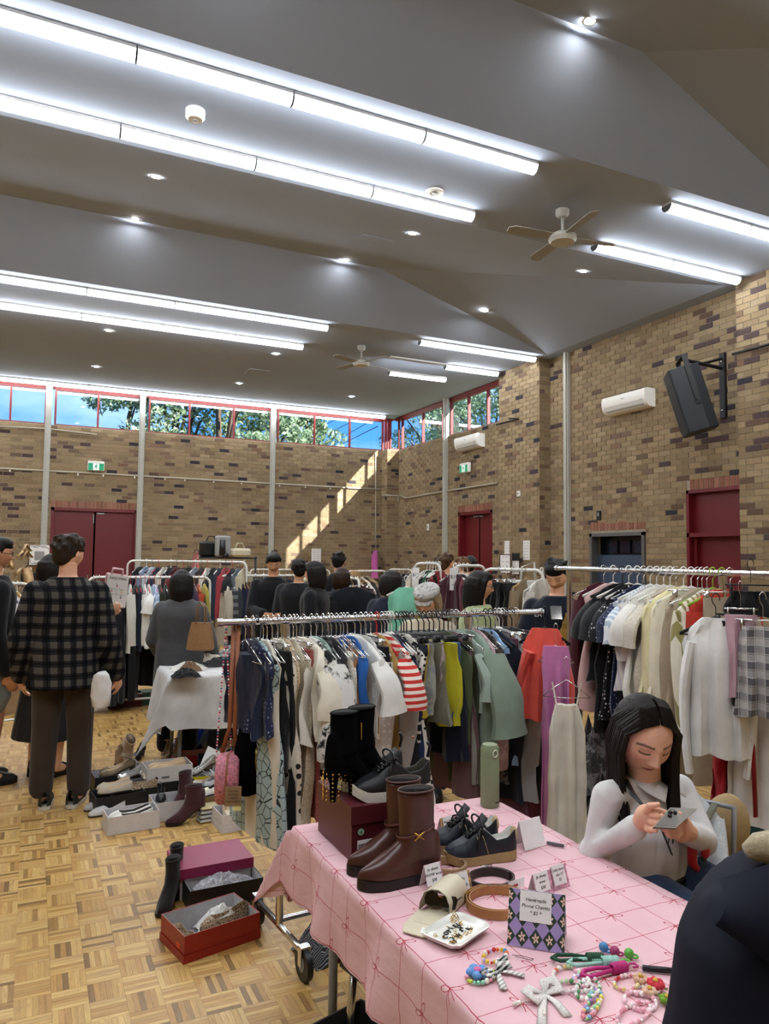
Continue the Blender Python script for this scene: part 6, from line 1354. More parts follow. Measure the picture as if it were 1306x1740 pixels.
# front white box and neighbours
r, c, R = open_box(227, 1413, 0, (.29,.17,.1), D2(5), CARD, 'white shoe box at the front with leopard lined white flats', True, CARDI)
fs(inbox(c,R,-.12,-.025,.045), D2(5), .24, 'd8d6d0', 'white flat shoe with leopard lining in the front box, near one', inner='3a332c'); fs(inbox(c,R,-.12,.04,.045), D2(5), .24, 'd8d6d0', 'white flat shoe with leopard lining in the front box, far one', inner='3a332c')
p = onz(150, 1390, 0); fs(tuple(p), D2(18), .23, 'b8b8b8', 'pale grey pointed mule nearest the front on the floor', pointed=1, open_=.45); p = onz(143, 1380, 0); fs(tuple(p), D2(25), .23, 'b4b4b6', 'pale grey pointed mule behind its pair on the floor', pointed=1, open_=.45)
r, c, R = open_box(205, 1378, 0, (.3,.19,.1), D2(8), cm('1c1c1e'), 'black shoe box holding cream ballet flats', False, cm('2a2a2c'))
fs(inbox(c,R,-.13,-.03,.1), D2(5), .21, 'b5aa9a', 'cream ballet flat on the left black box, near one'); fs(inbox(c,R,-.12,.05,.1), D2(12), .21, 'b8ae9e', 'cream ballet flat on the left black box, far one')
r, c, R = open_box(238, 1368, 0, (.3,.18,.1), D2(5), cm('202022'), 'black shoe box with leopard print flats in tissue', False, CARDI, xy=None)
fs(inbox(c,R,-.1,-.02,.07), D2(4), .22, '5f5040', 'leopard print flat in the black box, near one', mat=leo()); fs(inbox(c,R,-.1,.05,.07), D2(-6), .22, '5f5040', 'leopard print flat in the black box, far one', mat=leo()); tissue(inbox(c,R,-.08,-.06,.06), (.14,.08,.05), 'white tissue paper beside the leopard flats', seed=3)
r, c, R = open_box(203, 1347, .0, (.32,.2,.12), D2(6), cm('1e1e20'), 'black shoe box with khaki strappy sandals', False, CARDI)
fs(inbox(c,R,-.12,-.03,.1), D2(10), .23, '7a6a52', 'khaki strappy sandal in the black box, near one', heel=.04, strap=True, open_=.2); fs(inbox(c,R,-.1,.06,.1), D2(-8), .23, '7a6a52', 'khaki strappy sandal in the black box, far one', heel=.04, strap=True, open_=.2)
r, c, R = open_box(238, 1350, .0, (.26,.17,.11), D2(6), cm('6f7072'), 'grey shoe box with silver sandals', False, CARDI)
fs(inbox(c,R,-.14,-.05,.1), D2(35), .22, 'c0c0c0', 'silver strappy sandal leaning out of the grey box', mat=SILV, open_=.15, strap=True); fs(inbox(c,R,-.02,.03,.09), D2(10), .22, 'c0c0c0', 'silver strappy sandal inside the grey box', mat=SILV, open_=.15, strap=True)
# stacked white box with nude flats
r, c, R = open_box(288, 1352, 0, (.32,.2,.09), D2(3), cm('1a1a1c'), 'closed looking black box under the white nude flats box', False, cm('1a1a1c'))
bb, c2, R2 = open_box(0, 0, .092, (.3,.2,.1), D2(3), CARD, 'white shoe box on top with nude slingback flats', False, CARDI, xy=(c[0], c[1])); b = MB(); b.cyl((-.09,-.1,.03),(-.09,-.1015,.03), .012, n=16); b.build('round_logo', INK, bb, sharp=40); b = MB(); b.box((-.03,-.101,.032), (.05,.001,.014)); b.build('printed_label', plain('print_grey','6a6a6c',.7), bb, smooth=False)
fs(inbox(c2,R2,-.12,-.02,.145-.092), D2(3), .24, 'b59a78', 'nude slingback flat in the stacked white box, near one'); fs(inbox(c2,R2,-.12,.05,.145-.092), D2(0), .24, 'c2a888', 'nude slingback flat in the stacked white box, far one')
tissue(inbox(c2,R2,-.1,0,.03), (.12,.14,.05), 'cream tissue in the stacked white box', plain('tissue_cream','d8cbb0',.6), 5)
# beige suede boots lying together, black pump, tan wedges
BGS = plain('beige_suede','b49a82',.9,sheen=.3)
o = ankle_boot(tuple(onz(252, 1312, 0)), D2(165), .24, .2, 'b49a82', 'beige suede boot standing among the floor shoes', G_, .06, BGS, None, .3, '8a7460'); o = ankle_boot(tuple(onz(222, 1318, .02)), D2(100), .24, .19, 'b49a82', 'beige suede boot tipped over beside its pair', G_, .06, BGS, None, .3, '8a7460'); o.rotation_euler = (0, math.radians(-35), D2(100))
p = onz(200, 1303, 0); fs(tuple(p), D2(60), .22, '121214', 'black court shoe behind the khaki sandals', heel=.05, open_=.4, inner='1a1a1c')
p = onz(212, 1300, 0); fs(tuple(p+np.array((.06,.05,0))), D2(60), .22, '141416', 'black court shoe next to the beige boots', heel=.05, open_=.4, inner='1a1a1c')
p = onz(278, 1296, .05); fs(tuple(p), D2(70), .22, '8f7c5e', 'tan strappy wedge behind the stacked white box, left', heel=.06, strap=True, open_=.2); fs(tuple(p+np.array((.09,.02,0))), D2(75), .22, '8f7c5e', 'tan strappy wedge behind the stacked white box, right', heel=.06, strap=True, open_=.2)
# red, yellow, black and kraft boxes
r, c, R = open_box(323, 1300, .02, (.27,.17,.07), D2(-6), cm('a01c26'), 'red patterned box lid with coral cloth', False, plain('red_inside','b88a88',.7)); tissue(inbox(c,R,.02,-.03,.01), (.16,.1,.05), 'coral fabric lying in the red box', F('d05040'), 9, 'folded_cloth', 'cloth')
r, c, R = open_box(340, 1345, 0, (.3,.19,.1), D2(-8), cm('c8b818'), 'yellow edged shoe box with a glitter heel', False, CARDI); fs(inbox(c,R,-.1,.0,.08), D2(10), .22, 'c0c0bc', 'silver glitter heel in the yellow box', mat=GLIT, heel=.06, pointed=.8); fs(inbox(c,R,.0,.06,.09), D2(30), .2, 'b59070', 'tan mule in the yellow box', open_=.4)
r, c, R = open_box(345, 1362, 0, (.28,.17,.08), D2(-6), cm('1a1a1c'), 'black shoe box with white striped sandals', False, CARDI); fs(inbox(c,R,-.12,-.02,.06), D2(15), .22, '8a8c92', 'white and grey strappy sandal, near one', strap=True, open_=.15); fs(inbox(c,R,-.08,.04,.06), D2(-10), .22, 'c8c8ca', 'white and grey strappy sandal, far one', strap=True, open_=.15)
r, c, R = open_box(368, 1318, .0, (.28,.19,.12), D2(-12), cm('16161a'), 'tall black box with a beige court shoe', False, cm('141416')); fs(inbox(c,R,-.06,0,.1), D2(20), .22, 'b8a288', 'beige court shoe in the tall black box', heel=.05)
r, c, R = open_box(352, 1382, 0, (.27,.18,.1), D2(-8), cm('8a6e46'), 'kraft brown shoe box with white espadrilles', False, CARDI); fs(inbox(c,R,-.12,-.03,.07), D2(20), .23, 'd8d6d2', 'white espadrille with black trim in the kraft box, near one', inner='1a1a1a'); fs(inbox(c,R,-.04,.03,.07), D2(10), .22, 'd8d0b8', 'cream espadrille in the kraft box, far one')
r, c, R = open_box(297, 1393, 0, (.24,.2,.11), D2(3), CARD, 'white shoe box behind the burgundy boots', True, CARDI); fs(inbox(c,R,-.06,.03,.07), D2(80), .2, '1a1a1c', 'black shoe inside the white box behind the burgundy boots', inner='101012')
# burgundy sock boots
BSO = plain('burgundy_knit','3c1820',.85,sheen=.2)
ankle_boot(tuple(onz(281, 1405, 0)), D2(6), .235, .215, '3c1820', 'burgundy sock boot with stiletto heel in front', 'burgundy sock boots', .075, BSO, None, .9, '2a1016', solec=plain('burgundy_heel','1a0c10',.4))
ankle_boot(tuple(onz(284, 1388, 0)), D2(40), .225, .23, '3c1820', 'burgundy sock boot with stiletto heel standing behind', 'burgundy sock boots', .075, BSO, None, .9, '2a1016', solec=plain('burgundy_heel','1a0c10',.4))
# metallic shoes and small white box
p = onz(372, 1397, 0)
for k in range(4): b = MB(); b.bbox((0,0,.012), (.2,.1,.02), .008); o = tag(b.build('metallic_pouch', SILV if k < 3 else plain('pale_gold_leather','cfc29a',.3,.5), loc=(p[0]-.02+.006*k, p[1]+.06+.004*k, .022*k), rz=D2(8-4*k), smooth=False), ['lowest silver pouch in the metallic stack','second silver pouch in the metallic stack','third silver pouch in the metallic stack','pale gold pouch on top of the metallic stack'][k], 'pouch', 'metallic pouches'); b = MB(); b.box((0,-.05,.012), (.18,.002,.003)); b.build('zip', CHROME, o, smooth=False)
fs((p[0]+.0, p[1]+.07, .09), D2(35), .21, 'c0c0bc', 'silver glitter court shoe on the metallic stack', mat=GLIT, heel=.05, pointed=.8)
r, c, R = open_box(398, 1413, 0, (.15,.2,.1), D2(4), CARD, 'small white box of beige flats by the hanging handbag', True, CARDI); fs(inbox(c,R,-.03,-.08,.06), D2(85), .17, 'b8ab96', 'beige flat in the small white box, left'); fs(inbox(c,R,.035,-.08,.06), D2(95), .17, 'bdb09c', 'beige flat in the small white box, right')
# clothes in bags under the white table
tissue(tuple(onz(325, 1282, 0)+np.array((.05,.2,0))), (.3,.26,.36), 'royal blue fabric bundle under the white table', F('1c2c88'), 12, 'fabric_bundle', 'cloth')
tissue(tuple(onz(385, 1290, 0)+np.array((.1,.3,0))), (.5,.4,.45), 'dark plastic bag of stock under the white table', plain('dark_plastic','4a4c50',.2,0,.6), 13, 'plastic_bag', 'bag')
b = MB(); b.box((0,0,0), (.26,.004,.2)); o = tag(b.build('loose_card', PAPER, loc=tuple(onz(372,1302,.1)), rz=D2(-8), smooth=False), 'loose white card leaning behind the black box', 'card'); o.rotation_euler = (D2(-35), D2(28), D2(-8))
# ---- foreground: red box, magenta box, black booties
RBX = cm('8e2018', .35)
r, c, R = open_box(0, 0, 0, (.335,.235,.105), math.atan2(.072,.305), RBX, 'red shoe box with leopard flats in tissue at the front', True, CARDI, xy=tuple((onz(318,1637,0)+R@np.array((0,0,0))+np.array((.305/2-.03,.072/2+.115,0)))[:2]))
b = MB(); b.box((-.168,-.06,.05), (.001,.03,.02)); b.build('orange_logo', plain('logo_orange','d8502a',.5), r, smooth=False)
fs(inbox(c,R,-.125,.1,.03), D2(-75), .18, '6b5846', 'leopard flat standing in the red box, left', mat=leo()); fs(inbox(c,R,-.06,-.03,.055), D2(18), .225, '6b5846', 'leopard slingback flat lying across the red box', mat=leo(), pointed=.6); tissue(inbox(c,R,.06,.03,.02), (.2,.16,.1), 'crumpled white tissue paper in the red box', seed=8)
p = onz(372, 1535, 0); r, c, R = open_box(0,0,0, (.34,.3,.1), D2(2), cm('1a1a1c'), 'black lined box with tissue behind the red box', False, CARDI, xy=(p[0]+.02, p[1]+.1)); tissue((p[0]+.03,p[1]+.06,.05), (.28,.1,.07), 'silvery tufted wrapping in the box behind the red one', plain('silver_tuft','b4b4bc',.5,0,.5,var=.3,scale=120), 21)
MAG = cm('8a1a4c', .4); q = onz(367, 1484, .1); r = tag(empty('box_lid', (q[0]+.0, q[1]+.14, .1), D2(2)), 'magenta shoe box lid lying behind the red box', 'box lid'); b = MB(); b.box((0,0,.04), (.36,.27,.004)); b.build('lid_top', MAG, r, smooth=False); b = MB(); b.box((0,-.134,.018), (.36,.003,.045)); b.box((0,.134,.018), (.36,.003,.045)); b.box((-.179,0,.018), (.003,.265,.045)); b.box((.179,0,.018), (.003,.265,.045)); b.build('lid_rim', MAG, r, smooth=False)
r, c, R = open_box(0,0,0, (.34,.25,.1), D2(2), cm('b8b8ba'), 'pale box base under the magenta lid', False, CARDI, xy=(q[0], q[1]+.14))
BKN = plain('black_knit','121214',.9,sheen=.2)
ankle_boot(tuple(onz(268, 1562, 0)), D2(58), .22, .2, '121214', 'black open toe bootie left of the red box, near one', 'black booties', .06, BKN, None, .1, '0c0c0e'); ankle_boot(tuple(onz(288, 1535, 0)), D2(70), .22, .2, '121214', 'black open toe bootie left of the red box, far one', 'black booties', .06, BKN, None, .1, '0c0c0e')
# striped garment fallen on the floor, chair and bin under the pink table
tissue(tuple(onz(560, 1635, 0)+np.array((.02,.08,0))), (.26,.24,.16), 'dark pinstriped garment crumpled on the floor under the table', fabric('2b2c30','pin','8d8e92',.35), 31, 'crumpled_garment', 'clothing')
p = onz(610, 1740, .0); b = MB(); b.rings([[(x*s, y*s, z) for x, y in ((-.12,-.1),(.12,-.1),(.14,0),(.12,.1),(-.12,.1),(-.14,0))] for z, s in ((0,.85),(.25,1),(.27,1.03),(.27,.97),(.03,.8))]); o = tag(b.build('plastic_bin', plain('grey_bin','3a3b3c',.5), loc=(.86,2.0,0), rz=.3, sharp=40), 'dark grey plastic bin under the pink table', 'bin'); b = MB(); b.tube([(-.12,-.1,.27),(.12,-.1,.27)], .008, 6); b.build('rim', plain('grey_bin','3a3b3c',.5), o)
r = tag(empty('stacking_chair', (1.12,1.95,0), .2), 'navy plastic chair pushed under the pink table', 'chair'); NVP = plain('navy_plastic','191d38',.5); b = MB(); b.bbox((0,0,.4), (.42,.4,.03), .012); b.build('seat', NVP, r, smooth=False); b = MB(); b.bbox((-.22,0,.53), (.03,.38,.26), .012); b.build('backrest', NVP, r, smooth=False)
for sx in (-1,1):
    for sy in (-1,1): b = MB(); b.cyl((sx*.19,sy*.17,.39),(sx*.21,sy*.19,0), .012); b.build('leg', CHROME, r)
# ---- handbags hanging from the front rack's left end
p = atd(388, 1322, 2.95); r = tag(empty('woven_handbag', p, D2(-20)), 'pink woven round handbag hanging from the front rack', 'handbag'); WVN = plain('pink_weave','c07888',.6,var=.3,scale=110,bump=.9)
b = MB(); b.rings([[(x, .088*math.cos(a)*k, .1*math.sin(a)*k) for a in np.linspace(0,2*math.pi,24,endpoint=False)] for x, k in ((-.045,.9),(-.035,1),(.035,1),(.045,.9))]); b.build('bag_body', WVN, r, sharp=50); b = MB(); b.rings([[(x, .09*math.cos(a), .102*math.sin(a)) for a in np.linspace(0,2*math.pi,24,endpoint=False)] for x in (-.004,.004)]); b.build('zip_band', plain('tan_leather','8a5030',.5), r, sharp=50)
tp = np.array((atd(397,1060,3.02)))-p; Ri = rotz(-D2(-20)); tp = Ri@tp
b = MB(); b.tube([(.03,0,.09),(.02,0,.2),tuple(tp+np.array((.02,0,0)))], .007, 6, flat=(.5,1.4)); b.tube([(-.03,0,.09),(.0,0,.2),tuple(tp+np.array((.0,0,0)))], .007, 6, flat=(.5,1.4)); b.build('brown_strap', plain('tan_leather','8a5030',.5), r)
for k in range(2):
    b = MB(); n = 46; e = tp+np.array((-.03,0,.0)); st = np.array((-.05+.06*k,0,.08))
    for i in range(n): t = i/(n-1); b.ell(st*(1-t)+e*t, .0042, 6, 4, col=lin(['c83858','e8e0e0','d05878','5a78a8','f0b0b8'][i % 5]))
    tag(b.build('beaded_strap', BEADV, r, colors=True), kind='stuff')
b = MB(); b.box((.03,-.1,-.04), (.062,.002,.075)); tg = b.build('kraft_tag', KR, r, smooth=False)
for k, l in enumerate(('This item', 'has been', 'carefully', 'hand crafted')): text_obj(l, .0105, INK, tg, (.03,-.1025,-.02-.013*k), (math.pi/2,0,0), shear=.2, ext=.0002)
b = MB(); b.box((.045,-.099,-.085), (.03,.002,.02)); b.build('yellow_tag', plain('pale_yellow','d8d090',.6), r, smooth=False)
p = atd(420, 1290, 2.96); r = tag(empty('suede_pouch', p, D2(-10)), 'black suede pouch bag hanging beside the woven handbag', 'handbag'); b = MB(); b.rings([[(w*math.cos(a), .035*math.sin(a)*k, z) for a in np.linspace(0,2*math.pi,18,endpoint=False)] for z, w, k in ((-.14,.02,.6),(-.13,.05,1),(-.05,.058,1.2),(.05,.05,1),(.12,.035,.7),(.15,.015,.4))]); b.build('bag_body', SUEDE, r); b = MB(); b.tube([(.03,-.04,.05),(.04,-.045,0),(.032,-.045,-.04),(.028,-.045,0),(.03,-.04,.05)], .003, 6); b.build('gold_clasp', GOLD, r); tp = rotz(D2(10))@(np.array(atd(432,1058,3.02))-p)
b = MB(); b.tube([(0,0,.14), tuple(tp)], .004, 6); b.tube([(.01,0,.14), tuple(tp+np.array((.03,0,0)))], .004, 6); b.build('strap', BLACKP, r)
# ================================================================ white table with folded clothes
table_frame(.95, 2.3, 5.52, 6.1, .735, 'folding table under the white cloth behind the front rack')
def white_cloth():
    us = np.concatenate([np.linspace(-.45, 0, 14)[:-1], np.linspace(0, 1.38, 44)]); vs_ = np.concatenate([np.linspace(-.4, 0, 16)[:-1], np.linspace(0, .62, 8)]); V = []
    for v in vs_:
        for u in us:
            du, dv = max(0, -u), max(0, -v); x, y, z = .935+max(u, 0), 5.5+max(v, 0), .742
            if dv and not du: y += -.01-.02*dv/.4+.022*math.sin(u*11)*dv/.4-.012*math.sin(u*23+1)*dv/.4; z -= dv*(.94+.04*math.sin(u*3))
            elif du and not dv: x += -.01-.12*du-.02*math.sin(v*14)*du/.4; z -= du*.9
            elif du and dv: n_ = min(du, dv); x -= .02+.45*n_+.1*du; y -= .02+.35*n_; z -= math.hypot(du, dv)*.84-.03*math.sin(22*(du-dv))*n_
            V.append((x, y, z+.001))
    nu = len(us); b = MB(); b.add(V, [(i*nu+j, i*nu+j+1, (i+1)*nu+j+1, (i+1)*nu+j) for i in range(len(vs_)-1) for j in range(nu-1)])
    tag(b.build('white_tablecloth', fabric('c9c9cb', key='white_sheet')), 'white tablecloth hanging in points behind the front rack', 'tablecloth')
white_cloth()
g = np.random.default_rng(77)
for px, py, sz, m, lab in ((318,1143,(.2,.16,.07),F('121216'),'black garment with a white label draped at the table corner'), (340,1118,(.42,.26,.1),F('cfc9ba','knit','b8b2a4'),'cream crocheted top on the clothes pile'), (322,1130,(.26,.2,.06),F('d8d6d0'),'white ruffled top on the table corner'), (385,1122,(.34,.3,.07),F('17181c'),'black folded garment in the clothes pile'), (405,1108,(.36,.26,.11),F('8b8a8c','tie','2c2c30',.7),'grey patterned top at the back of the pile'), (430,1116,(.3,.26,.12),F('6b6a70','stripeh','b8b6b4',.4),'grey striped cloth at the right of the pile'), (325,1133,(.16,.12,.08),F('6d5540'),'brown garment peeking out of the pile'), (415,1128,(.22,.18,.07),F('5a5c62'),'slate grey garment beside the striped cloth')):
    p = onz(px, py, .78); tissue((p[0], p[1]+.05, .745), sz, lab, m, int(g.integers(999)), 'folded_garment', 'clothing')
# ================================================================ people
SKIN = vcol('skin', .5, .35, 0, 120, .05, 0, .08)
def hairmat(c):
    nm = 'hair_'+c
    if nm in MATS: return MATS[nm]
    m, t = newmat(nm, .5, 0, .22); o = t.new('TexCoord'); mp = t.new('Mapping'); mp.inputs['Scale'].default_value = (1,1,.12); t.lk(o.outputs['Object'], mp.inputs[0])
    n = t.new('TexNoise', i_Scale=160, i_Detail=4); t.lk(mp.outputs[0], n.inputs['Vector']); k = lin(c)
    t.lk(t.ramp(n.outputs['Fac'], [(.3, tuple(x*.6 for x in k)), (.7, tuple(x*1.5 for x in k))]), t.b.inputs['Base Color']); t.bump(n.outputs['Fac'], .7, .006); MATS[nm] = m; return m
def head_mb(b, c, R, H, skin, eyes='open', n=72, lips='a8605a', brow='1c1614', blush=0, lipamt=.8):
    """sculpted head, H = height of the head; c = centre, R = orientation (x right, y forward, z up)"""
    nv, nu = n, n; th = np.linspace(0, math.pi, nv); ph = np.linspace(0, 2*math.pi, nu, endpoint=False); T, Pp = np.meshgrid(th, ph, indexing='ij')
    dx, dy, dz = np.sin(T)*np.sin(Pp), np.sin(T)*np.cos(Pp), np.cos(T); x, z = dx*.345, dz*.5; y = np.where(dy > 0, dy*.405, dy*.45)
    s = np.clip((-z-.04)/.46, 0, 1); x = x*(1-.34*s**1.6); y = np.where(dy < 0, y*(1-.5*s), y*(1-.06*s)); y = np.where(dy < 0, y-.02*(1-s), y)
    fr = np.clip(dy*2.2, 0, 1); ax = np.abs(x); G = lambda a, sa, q, sq: np.exp(-(a/sa)**2-(q/sq)**2)
    d = .012*G(x, .22, z-.075, .04)-.034*G(ax-.15, .075, z-.005, .05)+.016*G(ax-.15, .05, z-.0, .024)
    nb = np.interp(z, [-.19,-.165,-.135,-.06,.03,.08], [0,.05,.1,.06,.022,0]); nw = np.interp(z, [-.17,-.13,-.05,.05], [.062,.055,.034,.03])
    d += nb*np.exp(-(x/nw)**2)+.028*G(ax-.055, .03, z+.145, .03)-.012*G(ax-.03, .02, z+.175, .012)
    d += .02*G(x, .1, z+.232, .02)+.024*G(x, .085, z+.278, .022)-.014*G(x, .1, z+.254, .008)-.012*G(x, .16, z+.315, .02)+.03*G(x, .1, z+.42, .06)+.018*G(ax-.2, .09, z+.1, .1)
    y = y+d*fr
    C = np.tile(np.array(lin(skin) if isinstance(skin, str) else skin), (nv, nu, 1)); k = lambda m, col, a=1: np.where((m*a)[...,None] > 0, C*(1-(m*a)[...,None])+np.array(lin(col))*(m*a)[...,None], C)
    F_ = (dy > .15).astype(float)
    C = k(np.clip(G(ax-.2, .1, z+.1, .08), 0, 1)*F_, 'c07060', blush)
    lp = np.clip(1.4-((x/.115)**2+((z+.255)/np.where(z > -.255, .03, .036))**2)*1.2, 0, 1)*F_; C = k(lp, lips, lipamt); C = k(np.exp(-((z+.254)/.006)**2)*(ax < .11)*F_, '5a2a26', .7)
    bz = .095+.012*np.clip((ax-.08)/.12, 0, 1)-.03*np.clip((ax-.18)/.1, 0, 1); bm = np.clip(1.3-np.abs(z-bz)/.018, 0, 1)*(ax > .06)*(ax < .25)*F_; C = k(bm, brow, .85)
    if eyes == 'open':
        e = ((ax-.15)/.062)**2+((z-.0)/.024)**2; C = k((e < 1)*F_, 'd8d0c8'); i = ((ax-.15)/.026)**2+(z/.026)**2; C = k(((i < 1) & (e < 1))*F_, '1a1210'); C = k(np.exp(-((z-.024+1.1*(ax-.15)**2*4)/.009)**2)*(np.abs(ax-.15) < .07)*F_, '1a1412', .9)
    else:
        lz = -.018+3.2*(ax-.15)**2; C = k(np.exp(-((z-lz)/.014)**2)*(np.abs(ax-.15) < .07)*F_, '17100e', .95); C = k(np.exp(-((z-lz-.045)/.006)**2)*(np.abs(ax-.15) < .06)*F_, '8a5a48', .5)
    V = np.stack([x, y, z], -1).reshape(-1, 3)*H; V = V@R.T+np.array(c)
    Fc = [(i*nu+j, (i+1)*nu+j, (i+1)*nu+(j+1)%nu, i*nu+(j+1)%nu) for i in range(nv-1) for j in range(nu)]
    sR, sT = b.R, b.T; b.R, b.T = np.eye(3), np.zeros(3); b.add(V, Fc, C.reshape(-1, 3))
    for sx in (-1, 1): b.ell(np.array(c)+R@(np.array((sx*.345, -.03, -.02))*H), (.035*H,.07*H,.11*H), 10, 8, col=lin(skin) if isinstance(skin, str) else skin, R=R)
    b.R, b.T = sR, sT
def mesh_into(b, me, col):
    V = np.zeros(len(me.vertices)*3); me.vertices.foreach_get('co', V); F = [tuple(p.vertices) for p in me.polygons]; b.add(V.reshape(-1, 3), F, col)
def limb(b, pts, rad, n=12): b.tube(pts, rad, n); [b.ell(p, r, n, 8) for p, r in zip(pts, rad)]
def torso(b, secs, n=20):   # (centre, half width, half depth, xdir)
    R = []
    for c, w, d, xd, yd in secs: R.append([np.array(c)+xd*w*math.copysign(abs(math.cos(a))**.85, math.cos(a))+yd*d*math.copysign(abs(math.sin(a))**.85, math.sin(a)) for a in np.linspace(0, 2*math.pi, n, endpoint=False)])
    b.rings(R)
def hand(b, wrist, dirv, palm_n, s=1.0, curl=.5, thumb=1, r=.0085, side=1, curls=None):
    """five fingered hand from the wrist along dirv; palm_n is the way the palm faces"""
    d = np.array(dirv, float); d /= np.linalg.norm(d); pn = np.array(palm_n, float); pn -= d*(pn@d); pn /= np.linalg.norm(pn); sd = np.cross(d, pn)*side; w = np.array(wrist, float)
    b.ell(w+d*.045*s, (.04*s,.015*s,.046*s), 12, 8, R=np.array([sd, pn, d]).T); b.tube([w-d*.02*s, w+d*.03*s], [.024*s,.028*s], 10)
    L = [.07,.078,.072,.056]; cu = curls or [curl]*4
    for i in range(4):
        p = w+d*.082*s+sd*(i-1.5)*.0195*s; a = cu[i]*.5; P = [p-d*.012*s]; dd = d
        for k, f in enumerate((.45,.32,.25)):
            ang = a*(1+k*.9); q = d*math.cos(ang)+pn*math.sin(ang); P.append(P[-1]+q*(L[i]*f+(.012 if k == 0 else 0))*s)
        b.tube(P, [r*s*1.1,r*s,r*s*.92,r*s*.75], 8); b.ell(P[-1], r*s*.78, 8, 6)
    tp = w+d*.03*s-sd*.032*s*thumb; q = d*.7-sd*.6*thumb+pn*.35; q /= np.linalg.norm(q); q2 = d*.9-sd*.1*thumb+pn*.45; q2 /= np.linalg.norm(q2)
    b.tube([tp, tp+q*.035*s, tp+q*.035*s+q2*.03*s], [r*1.25*s, r*1.15*s, r*.8*s], 8); b.ell(tp+q*.035*s+q2*.03*s, r*.85*s, 8, 6)
def hair_blob(b, c, R, H, style, g):
    E = lambda p, r: b.ell(np.array(c)+R@(np.array(p)*H), np.array(r)*H, 18, 12, R=R)
    Tt = lambda pts, rr, fl=None: b.tube([np.array(c)+R@(np.array(p)*H) for p in pts], [x*H for x in rr], 10, flat=fl)
    E((0,-.1,.11), (.385,.42,.44)); E((0,.13,.34), (.33,.28,.19))
    if style in ('short', 'curly', 'cap'):
        E((0,.22,.27), (.3,.19,.17))
        E((0,-.25,-.1), (.3,.24,.28)); 
        for k in range(34 if style == 'curly' else 16):
            a = g.uniform(0, 6.28); zz = g.uniform(-.05, .5); rr = math.sqrt(max(.02, 1-((zz-.1)/.45)**2)); E((.39*rr*math.sin(a), -.1+.42*rr*math.cos(a) if math.cos(a) < .6 else .2*rr, zz+.06), (.075,.075,.06))
    else:
        Ln = {'bob': -.62, 'long': -1.15, 'mid': -.85, 'bun': -.3}[style]
        for k in range(9):
            a = math.radians(95+170*k/8); x0, y0 = .37*math.sin(a), .4*math.cos(a)-.1
            Tt([(x0*.9,y0*.9,.25),(x0,y0,0),(x0*1.02,y0*1.02+.02,Ln*.5),(x0*.95+g.uniform(-.04,.04),y0*.9+.03,Ln+g.uniform(-.08,.05))], [.12,.13,.13,.04])
        for sx in (-1, 1): Tt([(sx*.18,.22,.4),(sx*.36,.12,.15),(sx*.38,.06,-.25),(sx*.36,.08,Ln*.8)], [.1,.1,.11,.05])
HAIRV = .011
